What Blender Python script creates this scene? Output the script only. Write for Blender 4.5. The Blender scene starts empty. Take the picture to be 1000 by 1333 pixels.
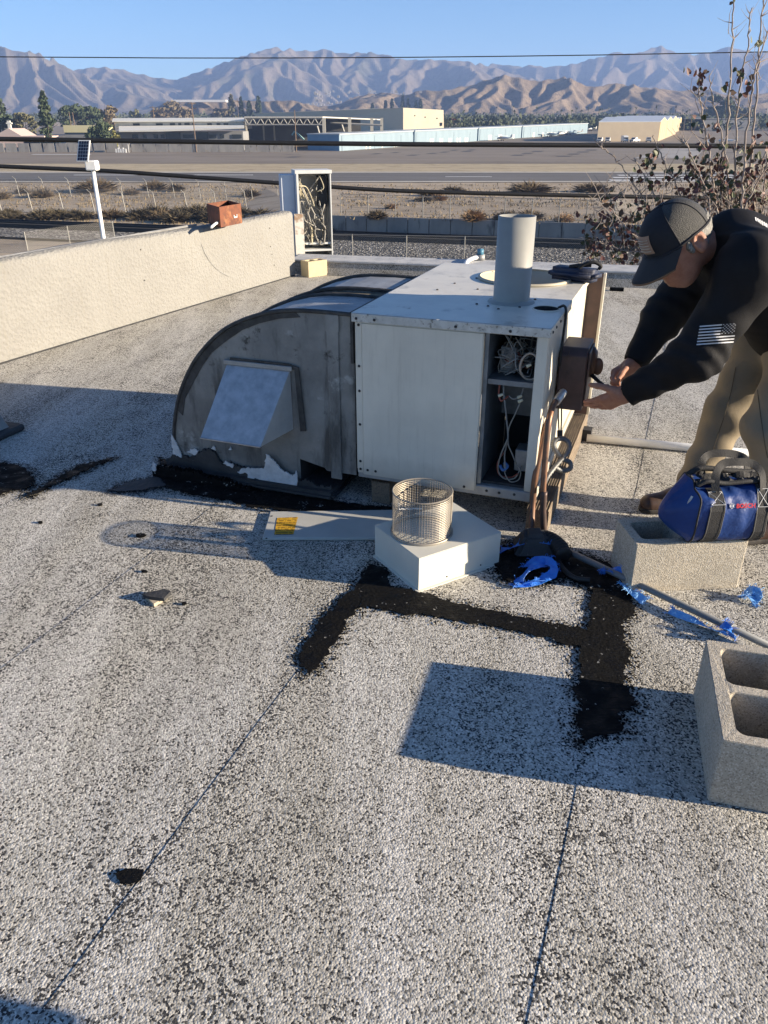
import bpy, bmesh, math, random
import numpy as np
from mathutils import Vector, Matrix, noise as mnoise

random.seed(7); np.random.seed(7)
SC = bpy.context.scene
COL = SC.collection
PI = math.pi
R = math.radians

# ------------------------------------------------------------------ camera, sky, sun, exposure
CAM_H = 1.436
PITCH = math.atan(0.5035)
SP, CP = math.sin(PITCH), math.cos(PITCH)
cd = bpy.data.cameras.new('camera'); cam = bpy.data.objects.new('camera', cd); COL.objects.link(cam)
cd.sensor_fit = 'VERTICAL'; cd.sensor_height = 24.0; cd.lens = 24.0 * 1000.0 / 1333.0
cd.clip_start = 0.05; cd.clip_end = 20000
cam.location = (0, 0, CAM_H); cam.rotation_euler = (PI / 2 - PITCH, 0, 0)
SC.camera = cam

SUN_AZ, SUN_EL = 101.5, 14.2
wd = bpy.data.worlds.new('World'); SC.world = wd; wd.use_nodes = True
wn = wd.node_tree.nodes; bgn = wn['Background']
sky = wn.new('ShaderNodeTexSky'); sky.sky_type = 'NISHITA'; sky.sun_disc = False
sky.sun_elevation = R(SUN_EL); sky.sun_rotation = R(SUN_AZ); sky.altitude = 1800
sky.air_density = 1.0; sky.dust_density = 0.1; sky.ozone_density = 5.0
wd.node_tree.links.new(sky.outputs[0], bgn.inputs[0]); bgn.inputs[1].default_value = 0.059
sd = bpy.data.lights.new('sun', 'SUN'); sun = bpy.data.objects.new('sun', sd); COL.objects.link(sun)
sd.energy = 5.0; sd.angle = R(0.5); sd.color = (1.0, 0.85, 0.65)
sdir = Vector((math.sin(R(SUN_AZ)) * math.cos(R(SUN_EL)), math.cos(R(SUN_AZ)) * math.cos(R(SUN_EL)), math.sin(R(SUN_EL))))
sun.rotation_euler = sdir.to_track_quat('Z', 'Y').to_euler(); sun.location = (20, -5, 20)
vs = SC.view_settings
vs.view_transform = 'Standard'; vs.look = 'None'; vs.gamma = 1.0; vs.use_curve_mapping = False; vs.exposure = 1.62
SC.cycles.volume_step_rate = 4; SC.cycles.volume_max_steps = 64
SC.cycles.transparent_max_bounces = 12; SC.cycles.max_bounces = 6; SC.cycles.volume_bounces = 0

# ------------------------------------------------------------------ survey helpers: sight lines measured on the place
GZ, GS = -11.0, 0.0167          # street level below the roof and the gentle rise of the valley floor
def ray(x, y):
    u = (x - 500) / 1000.0; v = (y - 666.5) / 1000.0
    return Vector((u, CP - v * SP, -(SP + v * CP)))
EYE = Vector((0, 0, CAM_H))
def px(x, y, z=0.0):
    d = ray(x, y); return EYE + d * ((z - CAM_H) / d.z)
def pY(x, y, Y):
    d = ray(x, y); return EYE + d * (Y / d.y)
def gz(Y): return GZ + GS * Y
def pT(x, y):
    d = ray(x, y); t = (GZ - CAM_H) / (d.z - GS * d.y)
    return EYE + d * t

# ------------------------------------------------------------------ mesh builder
class MB:
    def __init__(s): s.v = []; s.f = []; s.m = []; s.mi = 0; s.sm = []; s.smooth = False
    def add(s, vs, fs):
        n = len(s.v); s.v += [tuple(p) for p in vs]
        for f in fs: s.f.append(tuple(i + n for i in f)); s.m.append(s.mi); s.sm.append(s.smooth)
    def box(s, lo, hi, T=None):
        x0, y0, z0 = lo; x1, y1, z1 = hi
        v = [Vector(p) for p in ((x0,y0,z0),(x1,y0,z0),(x1,y1,z0),(x0,y1,z0),(x0,y0,z1),(x1,y0,z1),(x1,y1,z1),(x0,y1,z1))]
        if T is not None: v = [T @ p for p in v]
        s.add(v, [(3,2,1,0),(4,5,6,7),(0,1,5,4),(1,2,6,5),(2,3,7,6),(3,0,4,7)])
    def hexa(s, b, t):
        s.add(list(b) + list(t), [(3,2,1,0),(4,5,6,7),(0,1,5,4),(1,2,6,5),(2,3,7,6),(3,0,4,7)])
    def prism(s, poly, ext):
        n = len(poly); ext = Vector(ext)
        v = [Vector(p) for p in poly] + [Vector(p) + ext for p in poly]
        s.add(v, [tuple(range(n))[::-1], tuple(range(n, 2*n))] + [(i, (i+1) % n, n + (i+1) % n, n + i) for i in range(n)])
    def tube(s, pts, r, n=6, caps=True, closed=False):
        P = [Vector(p) for p in pts]; m = len(P)
        rr = [r] * m if not hasattr(r, '__len__') else list(r)
        V = []; up = None
        for i in range(m):
            if closed: t = P[(i+1) % m] - P[i-1]
            else: t = P[min(i+1, m-1)] - P[max(i-1, 0)]
            if t.length < 1e-9: t = Vector((0,0,1))
            t.normalize()
            if up is None:
                up = Vector((0,0,1)) if abs(t.z) < .9 else Vector((1,0,0))
            a = up - t * up.dot(t)
            if a.length < 1e-6: a = t.orthogonal()
            a.normalize(); up = a; b = t.cross(a)
            for k in range(n):
                an = 2*PI*k/n
                V.append(P[i] + (a*math.cos(an) + b*math.sin(an)) * rr[i])
        F = []
        for i in range(m if closed else m-1):
            j = (i+1) % m
            for k in range(n):
                k2 = (k+1) % n
                F.append((i*n+k, i*n+k2, j*n+k2, j*n+k))
        if caps and not closed:
            F.append(tuple(range(n))[::-1]); F.append(tuple(range((m-1)*n, m*n)))
        s.add(V, F)
    def lathe(s, prof, c=(0,0,0), n=32, T=None):
        V = []; c = Vector(c)
        for (r, z) in prof:
            for k in range(n):
                p = Vector((r*math.cos(2*PI*k/n), r*math.sin(2*PI*k/n), z))
                V.append((T @ p if T is not None else p) + c)
        F = [(i*n+k, i*n+(k+1) % n, (i+1)*n+(k+1) % n, (i+1)*n+k) for i in range(len(prof)-1) for k in range(n)]
        s.add(V, F)
    def grid(s, fn, nu, nv):
        V = [fn(i/nu, j/nv) for j in range(nv+1) for i in range(nu+1)]
        s.add(V, [(j*(nu+1)+i, j*(nu+1)+i+1, (j+1)*(nu+1)+i+1, (j+1)*(nu+1)+i) for j in range(nv) for i in range(nu)])
    def build(s, name, mat, parent=None, world=False, bevel=0, seg=1, smooth=None, fixn=True):
        me = bpy.data.meshes.new(name)
        vs_ = s.v
        if world and parent is not None:
            inv = parent.matrix_basis.inverted(); vs_ = [inv @ Vector(p) for p in vs_]
        me.from_pydata([tuple(p) for p in vs_], [], s.f)
        for m in (mat if isinstance(mat, (list, tuple)) else [mat]): me.materials.append(m)
        me.polygons.foreach_set('material_index', s.m)
        me.polygons.foreach_set('use_smooth', [smooth if smooth is not None else q for q in s.sm])
        if bevel or fixn:
            bm = bmesh.new(); bm.from_mesh(me)
            if bevel:
                bmesh.ops.remove_doubles(bm, verts=bm.verts, dist=1e-5)
            if fixn: bmesh.ops.recalc_face_normals(bm, faces=bm.faces)
            if bevel:
                ed = [e for e in bm.edges if len(e.link_faces) == 2 and e.calc_face_angle(0) > R(30)]
                bmesh.ops.bevel(bm, geom=ed, offset=bevel, segments=seg, affect='EDGES', clamp_overlap=True)
            bm.to_mesh(me); bm.free()
        me.update()
        o = bpy.data.objects.new(name, me); COL.objects.link(o)
        if parent is not None: o.parent = parent
        return o

def empty(name, loc=(0,0,0), rz=0.0):
    o = bpy.data.objects.new(name, None); COL.objects.link(o); o.location = loc; o.rotation_euler = (0,0,rz)
    o.empty_display_size = .2
    o.matrix_basis = Matrix.LocRotScale(Vector(loc), Matrix.Rotation(rz, 3, 'Z').to_quaternion(), None)
    return o
def tag(o, label=None, cat=None, group=None, kind=None):
    if label: o['label'] = label
    if cat: o['category'] = cat
    if group: o['group'] = group
    if kind: o['kind'] = kind
    return o
def thing(name, label, cat, loc=(0,0,0), rz=0.0, group=None):
    return tag(empty(name, loc, rz), label, cat, group)
def copy_tree(o, parent=None):
    c = o.copy(); COL.objects.link(c)
    if parent is not None: c.parent = parent
    for ch in list(o.children): copy_tree(ch, c)
    return c
def spline(P, n=8, closed=False):
    P = [Vector(p) for p in P]; m = len(P); out = []
    for i in range(m if closed else m-1):
        p0 = P[i-1] if (closed or i > 0) else P[0]*2 - P[1]
        p1 = P[i]; p2 = P[(i+1) % m]
        p3 = P[(i+2) % m] if (closed or i+2 < m) else P[-1]*2 - P[-2]
        for k in range(n):
            t = k/n
            out.append(.5*((2*p1) + (p2-p0)*t + (2*p0-5*p1+4*p2-p3)*t*t + (3*p1-p0-3*p2+p3)*t**3))
    if not closed: out.append(P[-1])
    return out
def frame(o, x, y, z):
    return Matrix(((x[0],y[0],z[0],o[0]),(x[1],y[1],z[1],o[1]),(x[2],y[2],z[2],o[2]),(0,0,0,1)))
def instance(src, name, loc, rz=0, sc=1.0):
    c = src.copy(); COL.objects.link(c); c.name = name; c.location = loc; c.rotation_euler = (0,0,rz)
    c.scale = (sc,)*3 if not hasattr(sc, '__len__') else sc
    return c

# ------------------------------------------------------------------ materials
class NT:
    def __init__(s, name):
        s.mat = bpy.data.materials.new(name); s.mat.use_nodes = True
        s.t = s.mat.node_tree; s.n = s.t.nodes; s.b = s.n['Principled BSDF']; s.out = s.n['Material Output']
        s.tc = s.n.new('ShaderNodeTexCoord')
    def L(s, a, b): s.t.links.new(a, b)
    def co(s, scale=(1,1,1), src='Object', rot=(0,0,0)):
        m = s.n.new('ShaderNodeMapping'); m.inputs['Scale'].default_value = scale; m.inputs['Rotation'].default_value = rot
        s.L(s.tc.outputs[src], m.inputs[0]); return m.outputs[0]
    def noise(s, scale, detail=4, rough=.55, vec=None, dist=0):
        k = s.n.new('ShaderNodeTexNoise'); k.inputs['Scale'].default_value = scale; k.inputs['Detail'].default_value = detail
        k.inputs['Roughness'].default_value = rough; k.inputs['Distortion'].default_value = dist
        s.L(vec if vec is not None else s.tc.outputs['Object'], k.inputs['Vector']); return k.outputs['Fac']
    def voro(s, scale, vec=None, out='Distance', feature='F1'):
        k = s.n.new('ShaderNodeTexVoronoi'); k.feature = feature; k.inputs['Scale'].default_value = scale
        s.L(vec if vec is not None else s.tc.outputs['Object'], k.inputs['Vector']); return k.outputs[out]
    def ramp(s, fac, stops, interp='LINEAR'):
        k = s.n.new('ShaderNodeValToRGB'); k.color_ramp.interpolation = interp; e = k.color_ramp.elements
        while len(e) < len(stops): e.new(.5)
        for i, (p, c) in enumerate(stops):
            e[i].position = p; e[i].color = (c, c, c, 1) if not hasattr(c, '__len__') else (*c, 1)
        s.L(fac, k.inputs[0]); return k.outputs[0]
    def mix(s, fac, a, b, mode='MIX'):
        k = s.n.new('ShaderNodeMix'); k.data_type = 'RGBA'; k.blend_type = mode
        for sock, val in ((k.inputs[0], fac), (k.inputs[6], a), (k.inputs[7], b)):
            if hasattr(val, 'links'): s.L(val, sock)
            elif hasattr(val, '__len__'): sock.default_value = (*val, 1)
            else: sock.default_value = val
        return k.outputs[2]
    def math(s, op, a, b=0.0, clamp=False):
        k = s.n.new('ShaderNodeMath'); k.operation = op; k.use_clamp = clamp
        for sock, val in ((k.inputs[0], a), (k.inputs[1], b)):
            if hasattr(val, 'links'): s.L(val, sock)
            else: sock.default_value = val
        return k.outputs[0]
    def sep(s, vec):
        k = s.n.new('ShaderNodeSeparateXYZ'); s.L(vec, k.inputs[0]); return k.outputs
    def bump(s, h, strength=.5, dist=.01):
        k = s.n.new('ShaderNodeBump'); k.inputs['Strength'].default_value = strength; k.inputs['Distance'].default_value = dist
        s.L(h, k.inputs['Height']); s.L(k.outputs[0], s.b.inputs['Normal'])
    def set(s, col=None, rough=None, metal=None, spec=None):
        for nm, val in (('Base Color', col), ('Roughness', rough), ('Metallic', metal), ('Specular IOR Level', spec)):
            if val is None: continue
            sock = s.b.inputs[nm]
            if hasattr(val, 'links'): s.L(val, sock)
            elif hasattr(val, '__len__'): sock.default_value = (*val, 1)
            else: sock.default_value = val
        return s.mat

def M(name, c1, c2=None, scale=6, rough=.7, metal=0, bump=0, bscale=60, bdist=.004, lo=.35, hi=.65, spots=(), spec=None, detail=5, stretch=None):
    t = NT(name)
    if c2 is None: c2 = tuple(q*.8 for q in c1)
    vec = t.co(stretch) if stretch else None
    col = t.mix(t.ramp(t.noise(scale, detail, .6, vec), [(lo, 0.), (hi, 1.)]), c1, c2)
    for (c, sc, a, b) in spots:
        col = t.mix(t.ramp(t.noise(sc, 6, .65, vec), [(a, 0.), (b, 1.)]), col, c)
    if bump: t.bump(t.noise(bscale, 4, .6), bump, bdist)
    return t.set(col, rough, metal, spec)

SEAM_AZ = 20.8
def roof_material(name='granule_cap_sheet', tone=1.0, seams=True):
    t = NT(name)
    sp = t.sep(t.co((1,1,1), rot=(0, 0, R(SEAM_AZ))))          # x across the sheets, y along them
    along = t.co((3.2, .55, 1), rot=(0, 0, R(SEAM_AZ)))
    cell = t.voro(215, out='Color'); rnd = t.sep(cell)[0]
    big = t.noise(.9, 4, .6, along); mid = t.noise(5, 5, .65, along); patch = t.noise(2.6, 5, .7)
    fine = t.noise(60, 3, .7)
    # bald density: how many granules have washed off
    dens = t.math('ADD', t.math('MULTIPLY', big, .35), t.math('ADD', t.math('MULTIPLY', mid, .4), t.math('MULTIPLY', fine, .32)))
    dens = t.math('ADD', dens, t.math('MULTIPLY', t.ramp(patch, [(.56, 0.), (.72, 1.)]), .19))
    if seams:
        m = t.math('FRACT', t.math('DIVIDE', t.math('ADD', t.math('ADD', sp[0], .05+8.3), t.math('MULTIPLY', t.math('SUBTRACT', t.noise(9, 3), .5), .05)), .83))
        near = t.math('ABSOLUTE', t.math('SUBTRACT', m, .5))
        sdirt = t.ramp(near, [(.40, 0.), (.47, .45), (.5, 1.)])
        dens = t.math('ADD', dens, t.math('MULTIPLY', sdirt, t.math('MULTIPLY', t.noise(7, 4, .7), .34)))
    bald = t.math('GREATER_THAN', t.math('ADD', t.math('MULTIPLY', rnd, .62), dens), 1.105)
    clump = t.sep(t.voro(190, out='Color'))[2]
    worn = t.math('ADD', t.math('MULTIPLY', t.noise(1.3, 5, .7, t.co((1.6, .8, 1), rot=(0, 0, R(SEAM_AZ)))), .62), t.math('MULTIPLY', t.noise(8, 4, .7), .38))
    bald = t.math('MAXIMUM', bald, t.math('GREATER_THAN', t.math('ADD', t.math('MULTIPLY', clump, .36), worn), .87))
    c = lambda a, b, d: (a*tone, b*tone, d*tone)
    gran = t.ramp(t.sep(t.voro(215, out='Color'))[1], [(0., c(.13,.125,.112)), (.22, c(.40,.383,.345)), (.70, c(.60,.575,.52)), (1., c(.80,.77,.70))])
    gran = t.mix(t.ramp(t.noise(1.7, 5, .65, along), [(.35, 0.), (.7, 1.)]), gran, t.mix(1.0, gran, (.74,.735,.72), 'MULTIPLY'))
    gran = t.mix(t.math('MULTIPLY', t.ramp(big, [(.42, 0.), (.62, 1.)]), .6), gran, t.mix(1.0, gran, (1.0,.98,.91), 'MULTIPLY'))
    base = t.mix(t.noise(220, 2), (.022,.022,.024), (.085,.083,.08))
    col = t.mix(bald, gran, base)
    film = t.ramp(t.noise(.8, 4, .6, t.co((2.2, .35, 1), rot=(0, 0, R(SEAM_AZ)))), [(.40, 0.), (.64, 1.)])
    col = t.mix(t.math('MULTIPLY', film, .38), col, t.mix(1.0, col, (.62,.62,.63), 'MULTIPLY'))
    hgt = t.math('SUBTRACT', 1., t.voro(215)); hgt = t.math('SUBTRACT', hgt, t.math('MULTIPLY', bald, .5))
    t.bump(hgt, .42, .0028)
    return t.set(col, .92, 0, .25)

mat = {}
mat['roof'] = roof_material()
mat['parapet'] = roof_material('granule_parapet', .72, False)
mat['coping'] = M('coping_paint', (.50,.50,.49), (.36,.37,.38), 8, .8, bump=.3, bscale=90, spots=(((.10,.10,.11), 30, .62, .68),))
def stucco():
    t = NT('pale_stucco')
    a = t.noise(2.2, 6, .65); b = t.noise(11, 6, .7); c = t.noise(90, 4, .7)
    col = t.mix(t.ramp(a, [(.3, 0.), (.7, 1.)]), (.295,.289,.27), (.25,.244,.228))
    col = t.mix(t.ramp(b, [(.5, 0.), (.75, 1.)]), col, (.27,.262,.245))
    col = t.mix(t.ramp(c, [(.60, 0.), (.72, 1.)]), col, (.16,.155,.145))
    col = t.mix(t.ramp(t.noise(4, 3, .5, t.co((6, 6, .5))), [(.60, 0.), (.74, 1.)]), col, (.26,.25,.225))
    t.bump(t.math('ADD', t.noise(70, 5, .75), t.math('MULTIPLY', t.voro(38), .9)), .8, .014)
    return t.set(col, .93, 0, .2)
mat['stucco'] = stucco()
mat['tar'] = None
def tar():
    t = NT('roofing_tar')
    sparse = t.math('GREATER_THAN', t.math('ADD', t.math('MULTIPLY', t.sep(t.voro(170, out='Color'))[0], .6), t.math('MULTIPLY', t.noise(16, 5, .7), .6)), .935)
    col = t.mix(sparse, t.mix(t.noise(10, 5), (.0022,.0022,.0024), (.0055,.0054,.0056)), (.34,.33,.30))
    t.bump(t.math('ADD', t.noise(7, 5, .7, t.co((1, 7, 1), rot=(0, 0, .5))), t.math('MULTIPLY', t.noise(90, 4), .5)), .9, .010)
    return t.set(col, t.ramp(t.noise(18, 4), [(.35, .5), (.6, .95)]), 0, .16)
mat['tar'] = tar()
mat['tar_dull'] = M('dull_tar', (.028,.028,.030), (.05,.05,.05), 9, .75, bump=.7, bscale=40, bdist=.008, spots=(((.16,.16,.16), 60, .66, .74),))
mat['unit_paint'] = M('cream_enamel', (.60,.57,.49), (.49,.47,.415), 3.2, .42, bump=.06, bscale=14, bdist=.004, spots=(((.36,.35,.31), 26, .70, .80), ((.54,.52,.46), 4, .50, .60)))
def enamel():
    t = NT('cream_enamel')
    a = t.noise(3.2, 5, .6); col = t.mix(t.ramp(a, [(.35, 0.), (.65, 1.)]), (.70,.655,.555), (.585,.55,.47))
    st = t.noise(5, 5, .7, t.co((9, 9, .55)))
    col = t.mix(t.math('MULTIPLY', t.ramp(st, [(.54, 0.), (.74, 1.)]), .34), col, (.36,.325,.265))
    col = t.mix(t.ramp(t.noise(38, 4, .7), [(.71, 0.), (.76, 1.)]), col, (.20,.115,.06))
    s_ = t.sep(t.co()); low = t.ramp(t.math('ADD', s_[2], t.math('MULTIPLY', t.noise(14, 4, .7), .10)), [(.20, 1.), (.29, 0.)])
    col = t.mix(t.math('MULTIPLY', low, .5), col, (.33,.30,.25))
    t.bump(t.math('ADD', t.noise(3.0, 2), t.math('MULTIPLY', t.noise(16, 3), .15)), .16, .02)
    return t.set(col, t.ramp(t.noise(20, 4), [(.3, .34), (.7, .52)]), 0, .45)
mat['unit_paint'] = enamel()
mat['unit_top'] = M('weathered_enamel', (.70,.66,.56), (.58,.55,.475), 5, .38, bump=.05, bscale=20, bdist=.003, spots=(((.33,.31,.27), 7, .56, .72), ((.22,.13,.075), 9, .66, .74), ((.10,.09,.08), 45, .70, .76)))
mat['lip'] = M('stained_lip', (.58,.57,.53), (.44,.43,.39), 30, .55, spots=(((.17,.155,.13), 70, .56, .66),))
mat['galv'] = M('galvanised_steel', (.50,.51,.52), (.36,.375,.39), 26, .42, .7, bump=.05, bscale=60)
mat['galv_dull'] = M('dull_steel', (.36,.36,.35), (.25,.25,.25), 14, .6, .35, bump=.15, bscale=40)
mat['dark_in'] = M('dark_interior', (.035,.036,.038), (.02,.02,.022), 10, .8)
mat['steel_in'] = M('inner_sheet', (.22,.24,.26), (.13,.145,.16), 12, .5, .5)
mat['screw'] = M('screw_head', (.03,.03,.032), (.05,.04,.035), 60, .6, .3)
def duct_mat():
    t = NT('coated_duct')
    a = t.noise(3.0, 6, .65); b = t.noise(14, 6, .7); st = t.noise(7, 5, .65, t.co((1.6,1.6,.35)))
    col = t.mix(t.ramp(a, [(.35, 0.), (.68, 1.)]), (.15,.15,.146), (.31,.305,.285))
    col = t.mix(t.ramp(st, [(.5, 0.), (.66, 1.)]), col, (.085,.084,.08))
    col = t.mix(t.ramp(b, [(.60, 0.), (.72, 1.)]), col, (.045,.042,.038))
    col = t.mix(t.ramp(t.noise(5, 5, .7), [(.60, 0.), (.68, 1.)]), col, (.36,.365,.35))
    t.bump(t.math('ADD', t.noise(30, 5, .7), t.noise(4, 2)), .35, .012)
    return t.set(col, .68, .1, .35)
mat['duct'] = duct_mat()
mat['duct_edge'] = M('black_mastic', (.022,.022,.022), (.06,.058,.055), 22, .7, bump=.6, bscale=50)
mat['duct_top'] = M('duct_top_sheet', (.33,.34,.345), (.22,.225,.23), 9, .5, .2, bump=.3, bscale=70, spots=(((.08,.078,.075), 20, .60, .70),))
mat['sealant'] = M('white_sealant', (.66,.67,.68), (.50,.51,.52), 30, .6, bump=.6, bscale=40, bdist=.01)
mat['pvc'] = M('grey_flue_pipe', (.31,.31,.285), (.26,.26,.245), 6, .5, spots=(((.17,.24,.21), 40, .72, .78),))
mat['whitepvc'] = M('white_pipe', (.84,.84,.82), (.74,.74,.72), 20, .4, spots=(((.12,.11,.10), 25, .70, .74),))
mat['brown_box'] = M('brown_enamel', (.095,.056,.050), (.065,.040,.038), 20, .5, bump=.05)
mat['rustmetal'] = M('rusted_sheet', (.20,.065,.03), (.11,.045,.028), 18, .8, .1, bump=.3, bscale=60, spots=(((.33,.14,.06), 10, .55, .7), ((.05,.03,.025), 14, .62, .7)))
mat['copper'] = M('weathered_copper', (.26,.13,.075), (.11,.075,.06), 24, .45, .6, spots=(((.06,.05,.048), 30, .60, .66),), stretch=(1,1,.4))
mat['copper_dark'] = M('dark_copper', (.10,.065,.055), (.055,.042,.04), 24, .5, .4, spots=(((.20,.11,.08), 16, .60, .66),))
mat['flex'] = M('flex_conduit', (.20,.205,.20), (.12,.12,.12), 30, .55, .4)
def wood():
    t = NT('weathered_timber')
    g = t.noise(9, 6, .7, t.co((14, .8, 14)), 1.2)
    col = t.mix(t.ramp(g, [(.35, 0.), (.65, 1.)]), (.30,.235,.165), (.12,.092,.068))
    t.bump(g, .8, .012); return t.set(col, .85)
mat['wood'] = wood()
mat['block'] = None
def cmu():
    t = NT('concrete_block')
    col = t.mix(t.ramp(t.noise(7, 5, .6), [(.35, 0.), (.65, 1.)]), (.50,.445,.355), (.41,.37,.30))
    sp_ = t.sep(t.voro(300, out='Color'))[0]
    col = t.mix(t.math('MULTIPLY', t.math('GREATER_THAN', sp_, .80), .55), col, (.20,.175,.14))
    col = t.mix(t.math('MULTIPLY', t.math('LESS_THAN', sp_, .12), .5), col, (.66,.62,.54))
    col = t.mix(t.ramp(t.noise(70, 4, .7), [(.64, 0.), (.70, 1.)]), col, (.17,.15,.125))
    t.bump(t.math('ADD', t.noise(150, 4, .8), t.math('MULTIPLY', t.voro(260), .5)), .5, .004)
    return t.set(col, .95, 0, .2)
mat['block'] = cmu()
mat['block_yellow'] = M('buff_block', (.52,.43,.27), (.44,.37,.24), 14, .92, bump=.4, bscale=110)
def solid(name, c, rough=.6, metal=0, spec=None): return M(name, c, tuple(q*.82 for q in c), 12, rough, metal, spec=spec)
mat['black'] = solid('black_rubber', (.014,.014,.015), .6)
mat['wire_w'] = solid('wire_white', (.27,.255,.225), .5)
mat['wire_g'] = solid('wire_grey', (.24,.24,.23), .5)
mat['wire_r'] = solid('wire_red', (.25,.06,.04), .5)
mat['wire_b'] = solid('wire_blue', (.05,.14,.36), .5)
mat['bag_blue'] = M('blue_nylon', (.008,.043,.19), (.0055,.03,.135), 9, .5, bump=.5, bscale=9, bdist=.02, spec=.4)
mat['web'] = M('black_webbing', (.012,.012,.013), (.022,.022,.023), 80, .75, bump=.8, bscale=260, bdist=.002)
mat['rag'] = M('blue_polyester', (.03,.16,.62), (.04,.24,.72), 40, .55, bump=.4, bscale=160, bdist=.002)
mat['rag_pale'] = M('pale_blue_fray', (.10,.34,.72), (.22,.46,.78), 50, .6)
mat['white'] = solid('white_print', (.80,.80,.78), .6)
mat['red'] = solid('red_print', (.62,.02,.03), .5)
mat['conduit'] = M('grey_plastic_conduit', (.19,.20,.205), (.14,.147,.152), 10, .5, spots=(((.30,.30,.29), 40, .66, .7),))
mat['concrete'] = M('aged_concrete', (.30,.285,.26), (.20,.19,.18), .35, .9, spots=(((.11,.105,.10), .8, .58, .68),), stretch=(1,1,.35))
mat['postmetal'] = solid('fence_post_metal', (.33,.32,.29), .5, .4)
# ================================================================== THE VALLEY FLOOR
def ground_mat(name, cols, sc, bump=.3, rough=.95, stretch=(1,1,1), hard=None):
    t = NT(name)
    v = t.co(stretch)
    col = t.ramp(t.noise(sc, 7, .68, v), [(.30, cols[0]), (.5, cols[1]), (.70, cols[2])])
    if hard: col = t.mix(t.ramp(t.noise(hard[1], 6, .7, v), [(hard[2], 0.), (hard[3], 1.)]), col, hard[0])
    t.bump(t.noise(sc*8, 4, .7, v), bump, .1)
    return t.set(col, rough, 0, .15)
m_dirt = ground_mat('dry_dirt', ((.29,.235,.17), (.39,.32,.235), (.46,.385,.29)), .10, .6, hard=((.12,.10,.065), .35, .55, .66), stretch=(.5,1.6,1))
m_grass = ground_mat('dead_grass', ((.33,.27,.175), (.43,.355,.235), (.49,.415,.285)), .22, .7, hard=((.15,.125,.07), .5, .56, .66), stretch=(.4,1.6,1))
m_apron = ground_mat('apron_asphalt', ((.175,.148,.118), (.225,.192,.155), (.265,.23,.188)), .05, .1, .9, (.5,1.6,1), hard=((.06,.058,.056), .09, .62, .68))
m_runway = ground_mat('runway_asphalt', ((.11,.105,.10), (.15,.143,.135), (.185,.176,.165)), .12, .1, .9, (.2,2.,1))
m_conc = ground_mat('pale_concrete_pad', ((.27,.255,.235), (.34,.32,.295), (.38,.36,.33)), .1, .1)
m_ballast = None
def ballast():
    t = NT('ballast_stone')
    c = t.sep(t.voro(4.6, out='Color'))[0]
    col = t.ramp(c, [(0., (.04,.04,.038)), (.5, (.13,.125,.115)), (.8, (.25,.24,.22)), (1., (.46,.44,.41))])
    t.bump(t.voro(4.6), 1., .2); return t.set(col, .95, 0, .2)
m_ballast = ballast()
m_line = solid('runway_paint', (.70,.70,.68), .8)

def sheet(name, y0, y1, m, dz, x0=-900, x1=900, skew=0, kind='structure'):
    b = MB(); n = 24
    for i in range(n):
        xa = x0 + (x1-x0)*i/n; xb = x0 + (x1-x0)*(i+1)/n
        b.add([(xa,y0+skew*xa,gz(y0+skew*xa)+dz),(xb,y0+skew*xb,gz(y0+skew*xb)+dz),(xb,y1+skew*xb,gz(y1+skew*xb)+dz),(xa,y1+skew*xa,gz(y1+skew*xa)+dz)], [(0,1,2,3)])
    return tag(b.build(name, m), kind=kind)
def Yrow(y): return pT(500, y).y
gb = MB(); gb.add([(-9000,-300,gz(-300)),(9000,-300,gz(-300)),(9000,7000,gz(7000)),(-9000,7000,gz(7000))], [(0,1,2,3)])
tag(gb.build('ground', m_dirt), kind='structure')
sheet('grass_verge', Yrow(225), Yrow(213.5), m_grass, .05, -400, 400)
sheet('runway', Yrow(236.5), Yrow(225.5), m_runway, .06, -400, 400)
sheet('airfield_apron', Yrow(213.5), Yrow(164), m_apron, .08, -420, 420)
sheet('dirt_track', Yrow(277), Yrow(272), ground_mat('pale_track', ((.33,.29,.235), (.38,.335,.27), (.42,.37,.30)), .3, .1, stretch=(.3,1.5,1)), .05, -200, 200)
# painted runway edges and the threshold bars on the right
lb = MB()
def band(b, xa, xb, ya, yb, dz=.12):
    b.add([(xa,ya,gz(ya)+dz),(xb,ya,gz(ya)+dz),(xb,yb,gz(yb)+dz),(xa,yb,gz(yb)+dz)], [(0,1,2,3)])
pale = ground_mat('pale_shoulder', ((.40,.37,.32), (.46,.43,.37), (.52,.48,.42)), .3, .1)
sheet('runway_shoulder', Yrow(237.8), Yrow(236.4), pale, .09, -400, 400)
sheet('runway_shoulder', Yrow(225.4), Yrow(224.0), pale, .09, -400, 400)
rw = thing('runway_marking', 'white painted stripes across the far runway surface', 'runway marking', (0, Yrow(231), gz(Yrow(231))))
for xa, xb, ya, yb in ((795, 880, 236.0, 234.6), (800, 960, 232.4, 231.2), (806, 960, 229.3, 228.3), (890, 960, 235.9, 234.8)):
    b = MB(); A = pT(xa, ya); B = pT(xb, ya); C_ = pT(xb, yb); band(b, A.x, B.x, A.y, C_.y, .11)
    b.build('stripe', m_line, rw, world=True)
for xa, xb, y in ((95, 330, 228.5), (580, 640, 230.8), (40, 120, 201.5)):
    b = MB(); A = pT(xa, y+.25); B = pT(xb, y-.25); band(b, A.x, B.x, A.y, B.y, .11); b.build('stripe', m_line, rw, world=True)
b = MB()
q = [pT(835,199), pT(924,193), pT(930,200), pT(905,207), pT(812,207)]
q = [pT(826,206.5), pT(864,193.5), pT(918,193.5), pT(905,206.5)]
b.add([p + Vector((0,0,.13)) for p in q], [(0,1,2,3)]); tag(b.build('concrete_pad', m_conc), kind='structure')
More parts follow.
